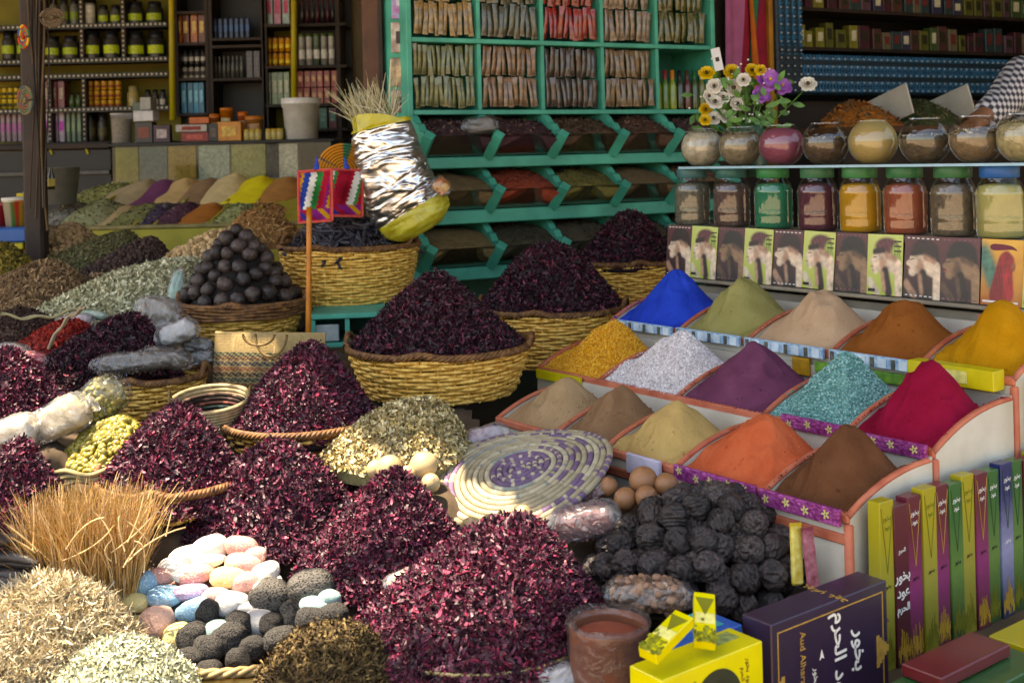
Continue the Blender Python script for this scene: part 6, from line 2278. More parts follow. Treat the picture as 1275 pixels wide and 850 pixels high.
t = thing('foil_sack', 'crumpled silver foil sack with yellow plastic mouth leaning over the pod basket', 'sack')
v, f = sack_rings(.80, 3.85, 90)
MB().add(v, f).build('foil_wrap', foil_mat(), t, True)
v, f = sack_rings(.02, .83, 24, 1.02)
MB().add(v, f).build('sack_bottom', M('yellow_plastic_weave', '#A59A1E', .35, .3, 30, .7, 60, c2='#C8C04A', spec=.6), t, True)
v, f = sack_rings(3.8, 4.0, 8, 1.05)
v[-64:] += np.stack([np.zeros(64), np.zeros(64), .045 * np.maximum(0, np.cos(np.arange(64) * 2 * np.pi / 64 - .7)) - .015 * np.maximum(0, -np.cos(np.arange(64) * 2 * np.pi / 64 - .7))], 1)
MB().add(v, f).add(v + (.0, .002, 0), f[:, ::-1]).build('sack_mouth', M('yellow_film', '#B4A81E', .3, .2, 20, .6, 50, spec=.6), t, True)
ctop = np.array(ax[4])


def lg_base(r, N):
    p = ctop + np.stack([r.uniform(-.10, .06, N), r.uniform(-.06, .06, N), r.uniform(-.04, .03, N)], 1)
    d = np.stack([r.normal(-.35, .5, N), r.normal(-.1, .3, N), np.abs(r.normal(.9, .3, N)) + .1], 1)
    return p, d / np.linalg.norm(d, axis=1)[:, None]


v, f = strands('', '', '', None, 170, lg_base, .15, .0026, 88, curl=.15)
v2, f2 = tube([ctop + (.03, 0, 0), ctop + (.035, 0, .09), ctop + (.045, .0, .24)], .003, 5)
o = MB().add(v, f).add(v2, f2).build('grass_sticks', MI('lemongrass', ['#B8B090', '#D6D0B4', '#8E8A62', '#C8BC90', '#A0A070'], .6), None, False)
tag(o, 'pale dry lemongrass sticks poking out of the silver sack', 'grass sticks')
o = bag(549, 233, 26, 24, 4.4, 'small red and yellow wrapped packet at the right side of the silver sack', M('red_yellow_wrap', '#A02418', .4, .5, 30, .4, 60, c2='#C8A040'), m_film, seed=41, ang=-40)
SUP.pop()
t = thing('round_fan', 'round orange woven fan tucked behind the silver sack', 'fan', P(428, 212, 4.62))
t.rotation_euler = (.25, .5, .3)
mb = MB()
for k in range(9):
    a = np.arange(70) * 2 * np.pi / 70
    rr = .012 + .0115 * k
    v, f = tube(np.stack([rr * np.cos(a), a * 0, rr * np.sin(a)], 1), .006, 6, True)
    c_ = np.array([lin('#C07A1E')[:3] if (int(q * 2.6 + .4) % 5) else lin('#2A6A4A')[:3] for q in a])
    mb.add(v, f, 0, np.repeat(c_, 6, 0))
mb.build('coil', MA('fan_coil', .8), t, True)
v, f = tube([(0, 0, .11), (.02, 0, .2)], .005, 6)
MB().add(v, f).build('fan_handle', M('fan_cord', '#B8801E', .7), t)


# ------------------------------------------------------------------ striped square fans on the orange stick
def fan(c, w, h, rz_, ry_, label, seed, ground):
    t = thing('woven_fan', label, 'fan', c)
    t.rotation_euler = (-.12, ry_, rz_)
    nx, nz_ = 44, 44
    X, Z = np.meshgrid(np.linspace(-.5, .5, nx), np.linspace(-.5, .5, nz_), indexing='ij')
    st = np.floor((X * 1.15 + Z * .42 * -1 + .62) * 9 + .35 * (np.floor(Z * 22) % 2)).astype(int)
    pal = ground
    C = np.array([lin(pal[(k + 60) % len(pal)])[:3] for k in st.ravel()])
    low = (Z < -.26).ravel()
    C[low] = [lin(['#7A1E6A', '#B08018', '#7A1E6A', '#1E2E7A', '#A01830'][int((x + .5) * 6 + z * 9) % 5])[:3] for x, z in zip(X.ravel()[low], Z.ravel()[low])]
    bd = ((np.abs(X) > .45) | (np.abs(Z) > .46)).ravel()
    C[bd] = lin('#B8303A')[:3]
    yv = .003 * np.sin(X * 130) * np.sin(Z * 130)
    p = np.stack([X * w, yv, Z * h], -1).reshape(-1, 3)
    g = grid_faces(nx, nz_)
    MB().add(p, g, 0, C).add(p + (0, .007, 0), g[:, ::-1], 0, C).build('woven_panel', MA('wool_weave_%d' % seed, .95, .1, .6, 400), t)
    mb = MB()
    for a, b in (((-.5, -.5), (.5, -.5)), ((.5, -.5), (.5, .5)), ((.5, .5), (-.5, .5)), ((-.5, .5), (-.5, -.5))):
        v, f = tube([(a[0] * w, .003, a[1] * h), (b[0] * w, .003, b[1] * h)], .005, 6)
        mb.add(v, f)
    mb.build('binding', M('red_binding_%d' % seed, '#B84A40', .9, .2, 60), t)
    v, f = tube([(w * .05, .004, h * .5), (0, .02, h * .5 + .05)], [.012, .003], 8)
    MB().add(v, f).build('tassel', M('blue_tassel', '#1E3E9A', .9, .3, 60), t)
    return t


flag = ['#A01830', '#7A1E6A', '#B08018', '#1A3A8A', '#1A3A8A', '#D0CCC4', '#D0CCC4', '#1E7A3A', '#1E7A3A', '#A01830']
fan(P(392, 244, 4.12), W(46, 4.12), W(64, 4.12), -.3, -.05, 'square woven fan with blue, white and green stripes on the orange stick', 1, flag[2:] + flag[:2])
fan(P(430, 240, 4.42), W(44, 4.42), W(58, 4.42), .35, .06, 'mostly red square woven fan with a white stripe beside the silver sack', 2, ['#A01830', '#8A1428', '#A01830', '#D0CCC4', '#D0CCC4', '#1E7A3A', '#A01830', '#A01830'])
t = thing('orange_stick', 'orange turned wooden stick standing before the pod basket', 'stick')
a, b = P(384, 430, 3.95), P(385, 258, 3.95)
v, f = tube([a.lerp(b, q) for q in np.linspace(0, 1, 12)], [.0095 * (1 + .05 * math.sin(q * 7)) for q in range(12)], 10)
MB().add(v, f).build('stick_body', M('orange_lacquer', '#B36A1C', .35, .25, 14, coat=.3), t, True)
# teal chest below
Yb = 4.15
tb = thing('teal_chest', 'low teal painted chest with open compartments below the pod basket', 'chest', P(440, 432, Yb))
tb.rotation_euler = (0, 0, .12)
wb, hb = W(104, Yb), W(42, Yb)
MB().add(*box(wb, .3, .018, (0, .15, hb - .009), .003)).build('chest_top', m_teal, tb)
MB().add(*box(wb, .3, .016, (0, .15, .008), .003)).build('chest_floor', m_teal, tb)
for x in (-wb / 2 + .008, -.02, wb / 2 - .008):
    MB().add(*box(.016, .28, hb - .036, (x, .15, hb / 2))).build('side_board', m_teal, tb)
MB().add(*box(wb - .03, .012, hb - .04, (0, .29, hb / 2))).build('back_board', m_teald, tb)
MB().add(*box(.1, .012, .06, (-.1, .03, .05), .003)).build('drawer_front', M('pale_grey_paint', '#9AA09C', .6, .2), tb)
sup(*P(440, 432, Yb), .2)

# ------------------------------------------------------------------ heaps of the left middle ground
def seeds(px, row, w, ptx, ptr, Y, name, label, cat, cols, n, size, ry=.8, seed=0, tm=PET, a=1.5, tilt=.7, lump=.012, bed=None):
    hp = heap_at(px, row, w, ptx, ptr, Y, ry, lump, seed, a, 1.)
    o = heap_obj(hp, name, label, cat, [M(name + '_bed', bed or cols[0], .9, .3, 50), MI(name + '_bits', ['#%02X%02X%02X' % tuple(min(255, int(int(c[q:q + 2], 16) * 1.15)) for q in (1, 3, 5)) for c in cols], .75, .3)], n, tm, size, tilt, (0, .7), smooth=(tm is ic1))
    sup(hp.c[0], hp.c[1], hp.c[2], hp.rx * .75)
    return o


ic0 = ico(0)
seeds(160, 392, 262, 236, 324, 4.7, 'seed_heap', 'wide heap of pale grey green seeds beside the dark lime basket', 'seed heap', ['#84805E', '#A49F7E', '#66644A', '#BEB99A', '#747254', '#CEC8AC', '#8E7E5C'], 6000, (.011, .010, .010), .8, 601)
seeds(240, 348, 160, 286, 289, 5.1, 'root_heap', 'heap of tan root pieces behind the pale green seeds', 'root heap', ['#967850', '#B4946A', '#78603E', '#C6A680'], 1700, (.013, .011, .011), .8, 602, ic0)
seeds(330, 300, 110, 318, 262, 5.5, 'bark_heap', 'heap of orange brown wood chips behind the pod basket', 'bark heap', ['#8E6238', '#B0824E', '#6E4A2A', '#C49A66'], 1200, (.018, .006, .006), .8, 603)
seeds(40, 385, 200, 60, 325, 4.85, 'bark_heap', 'heap of mixed brown roots at the left edge', 'bark heap', ['#5C4630', '#826648', '#443222', '#9A7C5A', '#6C5438'], 5200, (.010, .008, .008), .8, 604, PET, 1.3)
seeds(58, 335, 190, 88, 282, 5.45, 'root_heap', 'lumpy tan brown root heap under the left end of the cone table', 'root heap', ['#766040', '#927454', '#5A462E', '#A68862'], 2200, (.016, .013, .013), .8, 605, ic0, 1.2)
seeds(112, 345, 190, 156, 288, 5.25, 'leaf_heap', 'olive brown leaf heap left of the yellow table front', 'leaf heap', ['#4A462C', '#605A38', '#38341E', '#706840'], 4200, (.009, .007, .007), .8, 606, PET, 1.2)
seeds(150, 352, 150, 190, 297, 5.1, 'berry_heap', 'very dark brown berry heap under the yellow table front', 'berry heap', ['#2A1E1A', '#3E2C26', '#1E1412', '#523C34'], 2400, (.009, .009, .009), .8, 607, ic0, 1.2)
seeds(105, 378, 170, 150, 336, 4.95, 'chip_heap', 'heap of light brown chips between the roots and pale seeds', 'chip heap', ['#7A6244', '#94785A', '#604A34', '#AA8E6C'], 3000, (.011, .009, .009), .8, 608, PET, 1.2)
seeds(18, 440, 170, 25, 384, 4.15, 'clove_heap', 'dark brown clove heap in front of the mixed roots at left', 'clove heap', ['#2E1E1A', '#44302A', '#1E1412', '#5A4238'], 3000, (.010, .007, .007), .7, 609)
seeds(70, 440, 120, 92, 402, 4.0, 'chilli_heap', 'small red chilli flake heap in a tray above the long hibiscus heap', 'chilli heap', ['#6A1414', '#8E2218', '#4E0E10', '#A83A26'], 2200, (.009, .007, .006), .7, 610)
seeds(5, 335, 70, 5, 305, 5.0, 'leaf_heap', 'ochre and green flecked heap at the far left edge', 'leaf heap', ['#6A5A1E', '#86742A', '#4A3E18', '#3A3A1C'], 900, (.012, .008, .008), .8, 611)
# rims of sacks showing between these heaps
for i, (p0, p1, Y, sag, cc, lab) in enumerate([((0, 392), (105, 382), 3.98, 8, '#8A8260', 'pale olive sack edge above the clove heap'), ((105, 385), (60, 432), 3.75, -10, '#9A8468', 'tan cardboard edge of the chilli tray'), ((0, 402), (200, 396), 4.35, 6, '#A59A88', 'pale cloth edge between the clove heap and roots')]):
    a, b = P(*p0, Y), P(*p1, Y)
    mb = MB()
    for k in range(2):
        v, f = tube([a.lerp(b, q) + Vector((0, .01 * k, -W(sag, Y) * math.sin(q * math.pi) + .006 * math.sin(q * 17 + k))) for q in np.linspace(0, 1, 22)], .0045, 7)
        mb.add(v, f)
    tag(mb.build('sack_edge', M('edge_cloth_%d' % i, cc, .85, .2, 30, .4, 200), None, True), lab, 'sack edge')
g_ = bag(115, 392, 46, 14, 4.2, 'green and white crumpled plastic wrapper above the chilli tray', M('green_wrap', '#3A8A4A', .5, .5, 20, .4, 60, c2='#C8D0C0'), m_film, seed=51, ang=-10, depth=.4)
SUP.pop()
g_ = bag(219, 360, 18, 46, 4.4, 'pale teal plastic bag corner at the left of the dark lime basket', M('teal_wrap', '#7AA890', .5, .3, 20, .4, 60), m_filmw, seed=52, ang=-10, depth=.5)
SUP.pop()

# ------------------------------------------------------------------ table of cones at the back left
TA, TB = P(150, 290, 6.1), P(255, 222, 7.5)


def tabz(y):
    return TA.z + (y - TA.y) / (TB.y - TA.y) * (TB.z - TA.z)


tb = thing('cone_table', 'long yellow edged table with slanted bins of spice cones in front of the counter', 'table', (0, 0, 0))
xl, xr = P(28, 290, 6.1).x, P(400, 290, 6.1).x
ang = math.atan2(TB.z - TA.z, TB.y - TA.y)
mt = Matrix.Translation(((xl + xr) / 2, (TA.y + TB.y) / 2, (TA.z + TB.z) / 2 - .02)) @ Matrix.Rotation(ang, 4, 'X')
mb = MB().add(*box(xr - xl, (TB.y - TA.y) / math.cos(ang), .02)).xf(mt)
mb.build('table_top', M('yellow_paint', '#A89A34', .6, .15, 8), tb)
MB().add(*box(xr - xl + .04, .03, .24, ((xl + xr) / 2, TA.y - .02, TA.z - .10), .004)).build('front_board', bpy.data.materials['yellow_paint'], tb)
MB().add(*box(xr - xl + .05, .05, .02, ((xl + xr) / 2, TA.y - .02, TA.z + .03), .004)).build('front_rail', M('worn_rail', '#8A7A4A', .6, .3, 14), tb)
for x in (xl + .06, xr - .06):
    for y in (TA.y + .06, TB.y - .06):
        MB().add(*box(.06, .06, tabz(y) - .05, (x, y, (tabz(y) - .05) / 2))).build('leg', m_dark, tb)
CN = [  # px base left, px base right, apex px, apex row, base row, front?, colour, label
    (135, 200, 186, 219, 254, 0, '#7A6A4E', 'dull tan'), (165, 225, 205, 221, 252, 0, '#552A44', 'dusky purple'), (185, 250, 232, 220, 252, 0, '#94794E', 'sand coloured'), (222, 285, 262, 218, 252, 0, '#6A5238', 'brown'), (240, 315, 294, 214, 254, 0, '#9C8860', 'pale beige'),
    (270, 350, 327, 216, 256, 0, '#B59A18', 'bright yellow'), (310, 380, 360, 218, 258, 0, '#84592C', 'orange brown'), (335, 400, 376, 238, 262, 0, '#8A8420', 'yellow green'), (95, 165, 140, 232, 262, 0, '#6E6E3E', 'olive'),
    (45, 110, 92, 248, 290, 1, '#5E5A50', 'grey'), (70, 150, 128, 246, 290, 1, '#6C6A4A', 'sage green'), (100, 175, 156, 254, 290, 1, '#8A7450', 'tan green'), (125, 205, 190, 252, 290, 1, '#5C5A34', 'moss green'), (150, 222, 208, 252, 290, 1, '#352838', 'dark violet'),
    (178, 245, 235, 250, 290, 1, '#40222E', 'dark plum'), (212, 275, 268, 252, 290, 1, '#7E4A18', 'rusty orange'), (240, 310, 296, 256, 290, 1, '#7C7E50', 'pale green'), (285, 350, 325, 262, 292, 1, '#8A6236', 'brown chip')]
for i, (x0, x1, pxa, ra, rb_, fr_, colr, nm_) in enumerate(CN):
    Y = 6.45 if fr_ else 7.1
    c = P((x0 + x1) / 2, rb_ - 16, Y)
    c.z = tabz(Y) - .01
    top = P(pxa, ra, Y + .1)
    hp = Heap(c, W((x1 - x0) / 2, Y) * 1.1, .34, top.z - c.z - .03, (top.x - c.x, .1), 1.05, 1., .008, 700 + i, 8)
    v, f = hp.mesh(18, 44, .05)
    slp = (TB.z - TA.z) / (TB.y - TA.y)
    v[:, 2] += (v[:, 1] - c.y) * slp
    gran = i in (8, 9, 10, 12, 13, 14, 16, 17)
    mb = MB().add(v, f, 0)
    colr = '#%02X%02X%02X' % tuple(min(255, int(int(colr[q:q + 2], 16) * 1.45)) for q in (1, 3, 5))
    mats = [M('cone_' + str(i), colr, .95, .15, 14, .4, 200)]
    if gran:
        p, nn = hp.sample(700)
        p[:, 2] += (p[:, 1] - c.y) * slp
        vv, ff = scatter(PET[0], PET[1], p, nn, .011 * RNG.uniform(.6, 1.2, (len(p), 3)), .6)
        mb.add(vv, ff, 1)
        mats.append(MI('cone_bits_' + str(i), [colr, colr, '#2E2820', '#8E8468'], .8))
    o = mb.build('spice_cone', mats, None, True, loc=c)
    tag(o, f"{nm_} spice cone in the {'front' if fr_ else 'rear'} line of the yellow edged table", 'spice cone', 'spice cones on the yellow edged table')
for i, (px, fr_) in enumerate([(150, 0), (246, 0), (300, 0), (338, 0), (203, 1), (178, 1), (238, 1), (268, 1), (310, 1)]):
    Y = 6.4 if fr_ else 7.05
    a, b = P(px - 18, 292 if fr_ else 256, Y - .25), P(px + 16, 262 if fr_ else 236, Y + .2)
    v, f = box(.02, (b - a).length, .06, (0, 0, 0), .003)
    d = (b - a).normalized()
    sx = d.cross(Vector((0, 0, 1))).normalized()
    Mx = Matrix(((sx.x, d.x, 0, (a.x + b.x) / 2), (sx.y, d.y, 0, (a.y + b.y) / 2), (sx.z, d.z, 1, (a.z + b.z) / 2), (0, 0, 0, 1)))
    MB().add(v, f).xf(Mx).build('bin_divider', bpy.data.materials['yellow_paint'], tb)

# ------------------------------------------------------------------ glass counter and what stands on it
YC = 7.75
cz = P(270, 176, YC).z
ct = thing('glass_counter', 'glass fronted shop counter showing panels of spice, behind the cone table', 'counter', (0, 0, 0))
cx0, cx1 = P(140, 176, YC).x, P(412, 176, YC).x
MB().add(*box(cx1 - cx0 + .05, .5, .02, ((cx0 + cx1) / 2, YC + .22, cz - .01), .003)).build('counter_top', m_black, ct)
cols_ = [(142, 172, '#6E6426', 0), (172, 208, '#4E564E', 0), (208, 244, '#84682A', 0), (246, 286, '#8C8E7A', 1), (287, 331, '#8A8048', 1), (331, 346, '#5E544A', 1), (346, 371, '#B4A890', 1), (372, 411, '#3E2C1C', 1)]
zb_ = P(270, 224, YC).z
for (a, b, colr, _) in cols_:
    xa_, xb_ = P(a, 190, YC).x, P(b, 190, YC).x
    v, f = box(xb_ - xa_ - .008, .02, cz - zb_ - .03, ((xa_ + xb_) / 2, YC + .02, (cz + zb_) / 2 - .01), .002)
    MB().add(v, f).build('spice_panel', M('panel_' + colr[1:], '#%02X%02X%02X' % tuple(min(255, int(int(colr[q:q + 2], 16) * 1.22)) for q in (1, 3, 5)), .8, .3, 60, .4, 200), ct)
MB().add(*box(cx1 - cx0, .006, cz - zb_ - .02, ((cx0 + cx1) / 2, YC - .01, (cz + zb_) / 2 - .01))).build('glass_front', MFILM('counter_glass', (.92, .94, .94), .015, 0, .08), ct)
MB().add(*box(cx1 - cx0, .45, zb_ - .02, ((cx0 + cx1) / 2, YC + .23, (zb_ - .02) / 2))).build('cabinet', m_dark, ct)
MB().add(*box(cx1 - cx0, .03, .02, ((cx0 + cx1) / 2, YC - .02, zb_ - .005))).build('lower_rail', M('pale_rail', '#A09A90', .6, .2), ct)


def place(px, row_, Y):
    q = P(px, row_, Y)
    return q


def tub(px, w, h, colr, lidc, label, name='plastic_tub', taper=.9, Y=7.85, handle=False, lab=None, film=False):
    q = P(px, 176, Y)
    q.z = cz
    r_, hh = W(w / 2, Y), W(h, Y)
    t = thing(name, label, 'tub', q)
    v, f = lathe([(.001, 0), (r_ * taper, 0), (r_, hh * .9), (r_ * 1.04, hh * .9), (r_ * 1.04, hh), (.001, hh)] if not film else [(.001, 0), (r_ * taper, 0), (r_, hh), (r_ * 1.05, hh), (r_ * 1.05, hh * .94)], 28)
    MB().add(v, f).build('tub_body', M('tub_' + colr[1:], colr, .35, .15, 12, spec=.5) if not film else m_film2, t, True)
    if lidc:
        v, f = lathe([(r_ * 1.06, hh * .88), (r_ * 1.06, hh * 1.02), (.001, hh * 1.03)], 28)
        MB().add(v, f).build('lid', M('lid_' + lidc[1:], lidc, .35, .1), t, True)
    if lab:
        a = np.linspace(-2.4, -.75, 12)
        v = np.concatenate([np.stack([r_ * (taper + (1 - taper) * k) * 1.012 * np.cos(a), r_ * (taper + (1 - taper) * k) * 1.012 * np.sin(a), np.full(12, hh * k)], 1) for k in (.25, .7)])
        MB().add(v, grid_faces(2, 12)).build('paper_label', M('lab_' + lab[1:], lab, .5, .4, 60), t, True)
    if handle:
        a = np.linspace(0, np.pi, 16)
        v, f = tube(np.stack([r_ * 1.05 * np.cos(a), -r_ * .7 * np.sin(a), hh * .92 - .06 * np.sin(a)], 1), .004, 5)
        MB().add(v, f).build('handle', m_white, t)
    return t, r_, hh


m_film2 = MFILM('clear_plastic', (.9, .9, .9), .06, .22, .2)
t, r_, hh = tub(376, 46, 50, '#DADAD8', '#E0E0DC', 'big translucent white bucket with a lid on the glass counter', 'plastic_bucket', .86, handle=True)
t, r_, hh = tub(152, 26, 38, '#8A8A80', None, 'clear tub of mixed bits at the left end of the glass counter', film=True)
v, f = lathe([(.001, .01), (r_ * .86, .01), (r_ * .95, hh * .8), (.001, hh * .85)], 20)
MB().add(v, f).build('contents', M('tub_bits', '#6A6A54', .8, .6, 60, c2='#A0907A'), t)
tub(283, 16, 42, '#C06A14', None, 'tall orange tub with a pale label standing at the back of the counter', Y=8.0, lab='#C8B888')
tub(268, 13, 34, '#B86A2A', '#C86A18', 'small orange lidded tub left of the tall orange one', Y=8.0, lab='#C8A878')
tub(303, 12, 36, '#B85A2A', '#C06018', 'small orange lidded tub right of the tall orange one', Y=8.0, lab='#D0B090')
tub(317, 22, 30, '#B8783A', '#C07020', 'wide orange lidded jar beside the small yellow jars', lab='#C09870', Y=7.92)


def carton(px, w, h, colr, label, Y=7.82, dz=0., d=.1, panel=None, name='shop_carton'):
    q = P(px, 176, Y)
    q.z = cz + dz
    t = thing(name, label, 'carton', q)
    t.rotation_euler.z = random.uniform(-.15, .15)
    MB().add(*box(W(w, Y), d, W(h, Y), (0, 0, W(h, Y) / 2), .003)).build('carton', M('ct_' + colr[1:], colr, .45, .2, 20, coat=.15), t)
    if panel:
        MB().add(*box(W(w * .6, Y), .002, W(h * .5, Y), (0, -d / 2 - .0015, W(h * .5, Y)))).build('printed_panel', M('cp_' + panel[1:], panel, .5, .4, 40), t)
    return t


carton(288, 30, 24, '#C07A1E', 'orange yellow carton in the middle of the counter', panel='#C8A24A')
carton(245, 34, 12, '#7A1A18', 'dark red carton lying on the counter', panel='#B04A40')
carton(240, 38, 9, '#A8A098', 'white carton lying on the dark red carton', dz=W(12.5, 7.82), panel='#8A2A22')
carton(250, 24, 8, '#B85A1E', 'orange packet on top of the white carton', dz=W(22.5, 7.82))
carton(182, 22, 26, '#2A2624', 'black carton left of the red cartons', panel='#7A3A2A')
carton(183, 26, 13, '#B0B0B0', 'white box on top of the black carton', dz=W(27, 7.82))
carton(176, 14, 18, '#4A5A4A', 'grey green carton on the back of the counter', Y=8.0, dz=W(34, 7.82))
carton(203, 20, 22, '#3A2030', 'small dark maroon carton next to the red cartons', panel='#B0A0A0')
carton(186, 14, 16, '#8A8880', 'pale jar shaped box on top of the pile', Y=7.9, dz=W(41, 7.9))
carton(268, 12, 22, '#1A1A1C', 'narrow black carton under the orange tub', panel='#5A5048')
ym = None
for i in range(6):
    px = 308 + i * 7 + (6 if i > 2 else 0)
    q = P(px, 176, 7.78)
    q.z = cz
    if ym is None:
        ym = thing('small_jar', '', 'jar', q)
        r_, hh = W(4.2, 7.78), W(14, 7.78)
        v, f = lathe([(.001, 0), (r_, 0), (r_, hh * .72), (r_ * .8, hh * .8)], 14)
        MB().add(v, f).build('jar_body', M('small_yellow', '#B8A86A', .35, .2, 20), ym, True)
        v, f = lathe([(r_ * .92, hh * .76), (r_ * .92, hh), (.001, hh)], 14)
        MB().add(v, f).build('lid', M('small_lid', '#B89A3A', .4, .1), ym, True)
        o = ym
    else:
        o = dup(ym, loc=q)
    tag(o, 'small pale yellow jar in the line on the counter before the white bucket', 'jar', 'small yellow jars on the counter')

# ------------------------------------------------------------------ wall shelves of the left shop
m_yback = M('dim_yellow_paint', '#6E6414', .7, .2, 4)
m_trim = M('studded_trim', '#15130F', .5, .3)
m_dot = M('white_dots', '#B0A890', .5, .1)
YS = 8.7


def shelf_unit(name, label, x0, x1, boards, divs, back, trim=True, top=-60, bottom=None):
    t = thing(name, label, 'shelf', (0, 0, 0))
    xa, xb = P(x0, 100, YS).x, P(x1, 100, YS).x
    xm = (x0 + x1) / 2
    zt_, zb_ = P(xm, top, YS).z, P(xm, bottom or boards[-1] + 6, YS).z
    MB().add(*box(xb - xa, .02, zt_ - zb_, ((xa + xb) / 2, YS + .31, (zt_ + zb_) / 2))).build('back_panel', back, t)
    for r_ in boards:
        z = P(xm, r_, YS).z
        MB().add(*box(xb - xa, .3, .022, ((xa + xb) / 2, YS + .15, z - .011), .002)).build('shelf_board', m_dark, t)
        if trim:
            mb = MB()
            n = int((xb - xa) / .034)
            for i in range(n):
                mb.add(*box(.015, .006, .015, (xa + (i + .5) * (xb - xa) / n, YS - .0125, z - .012)))
            tr_ = MB().add(*box(xb - xa, .012, .036, ((xa + xb) / 2, YS - .004, z - .014))).build('trim', m_trim, t)
            o = mb.build('white_studs', m_dot, tr_)
            o['kind'] = 'stuff'
    for (px, ra, rb_) in divs:
        z_a, z_b = P(px, ra, YS).z, P(px, rb_, YS).z
        up_ = MB().add(*box(.03, .29, z_a - z_b, (P(px, 80, YS).x, YS + .15, (z_a + z_b) / 2))).build('upright', m_dark, t)
        if trim:
            mb = MB()
            for zz in np.arange(z_b + .03, z_a - .03, .036):
                mb.add(*box(.012, .005, .015, (P(px, 80, YS).x, YS + .002, zz)))
            mb.build('white_studs', m_dot, up_)['kind'] = 'stuff'
    return t


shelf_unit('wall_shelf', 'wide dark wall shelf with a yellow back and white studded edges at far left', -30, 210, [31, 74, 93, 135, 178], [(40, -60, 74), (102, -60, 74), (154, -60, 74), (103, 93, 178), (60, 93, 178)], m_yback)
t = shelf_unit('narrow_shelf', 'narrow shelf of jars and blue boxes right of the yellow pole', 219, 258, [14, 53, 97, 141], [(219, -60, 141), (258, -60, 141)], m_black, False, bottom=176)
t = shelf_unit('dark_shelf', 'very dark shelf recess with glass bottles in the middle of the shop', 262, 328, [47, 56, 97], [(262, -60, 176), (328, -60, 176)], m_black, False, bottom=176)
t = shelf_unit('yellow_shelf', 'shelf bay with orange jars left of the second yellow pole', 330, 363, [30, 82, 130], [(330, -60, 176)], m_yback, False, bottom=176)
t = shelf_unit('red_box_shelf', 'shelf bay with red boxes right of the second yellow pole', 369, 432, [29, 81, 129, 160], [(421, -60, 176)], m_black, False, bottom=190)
for px, lab in ((213, 'first yellow pole, between the wide wall shelf and the narrow one'), (366, 'second yellow pole, beside the red box shelf')):
    a, b = P(px + (2 if px < 300 else 0), 150, YS - .06), P(px, -60, YS - .06)
    v, f = tube([a, b], .022, 10)
    o = MB().add(v, f).build('yellow_pole', bpy.data.materials.get('pole_yellow') or M('pole_yellow', '#A8981A', .5, .15, 4), None, True)
    tag(o, lab, 'pole')


def lift(c, k=1.22):
    return '#%02X%02X%02X' % tuple(min(255, int(int(c[q:q + 2], 16) * k)) for q in (1, 3, 5))


def line(kind, x0, x1, row_, h, n, cols, label, group, two=None, capc=None, Y=YS + .1, w=None):
    """a line of equal small goods standing on one shelf"""
    pr = {}
    hh = W(h, Y)
    step = (x1 - x0) / n
    ww = W(w or step * .86, Y)
    for i in range(n):
        cc = cols[i % len(cols)]
        q = P(x0 + (i + .5) * step, row_, Y)
        q.z = P((x0 + x1) / 2, row_, YS).z + .0005
        if cc not in pr:
            t = thing({'jar': 'spice_jar', 'box': 'small_box', 'bottle': 'glass_bottle', 'can': 'small_can', 'packet': 'paper_packet'}[kind], '', {'jar': 'jar', 'box': 'box', 'bottle': 'bottle', 'can': 'can', 'packet': 'packet'}[kind])
            mt_ = M('good_' + cc[1:], lift(cc), .35, .3, 30, coat=.15)
            r_ = ww / 2
            if kind == 'box':
                MB().add(*box(ww, .08, hh, (0, 0, hh / 2), .002)).build('carton', mt_, t)
                MB().add(*box(ww * .6, .002, hh * .4, (0, -.0415, hh * .55))).build('printed_panel', M('gp_' + cc[1:], lift(two or '#A09880'), .5, .4, 60), t)
            elif kind == 'packet':
                v, f = box(ww, .03, hh, (0, 0, hh / 2), .008)
                MB().add(v, f).build('wrapper', mt_, t)
                MB().add(*box(ww * .7, .002, hh * .3, (0, -.0165, hh * .5))).build('printed_panel', M('gp_' + cc[1:], lift(two or '#A09880'), .5, .4, 60), t)
            else:
                if kind == 'bottle':
                    prof = [(.001, 0), (r_, 0), (r_, hh * .55), (r_ * .45, hh * .75), (r_ * .4, hh * .85)]
                    cp_ = [(r_ * .48, hh * .84), (r_ * .48, hh), (.001, hh)]
                elif kind == 'can':
                    prof = [(.001, 0), (r_, 0), (r_, hh * .93)]
                    cp_ = [(r_ * 1.02, hh * .9), (r_ * 1.02, hh), (.001, hh)]
                else:
                    prof = [(.001, 0), (r_ * .95, 0), (r_, hh * .06), (r_, hh * .68), (r_ * .72, hh * .8)]
                    cp_ = [(r_ * .8, hh * .78), (r_ * .8, hh), (.001, hh)]
                v, f = lathe(prof, 16)
                MB().add(v, f).build('jar_body' if kind != 'bottle' else 'bottle_body', mt_, t, True)
                v, f = lathe(cp_, 14)
                MB().add(v, f).build('lid' if kind != 'bottle' else 'cap', M('gc_' + (capc or '#1A1A1A')[1:], capc or '#1A1A1A', .35, .1), t, True)
                if two:
                    a = np.linspace(-2.7, -.45, 9)
                    v = np.concatenate([np.stack([r_ * 1.015 * np.cos(a), r_ * 1.015 * np.sin(a), np.full(9, hh * k)], 1) for k in (.22, .5)])
                    MB().add(v, grid_faces(2, 9)).build('paper_label', M('gp2_' + two[1:], lift(two), .5, .3, 60), t, True)
            pr[cc] = t
            o = t
        else:
            o = dup(pr[cc])
        o.location = q
        o.rotation_euler.z = random.uniform(-.12, .12)
        tag(o, label, None, group)


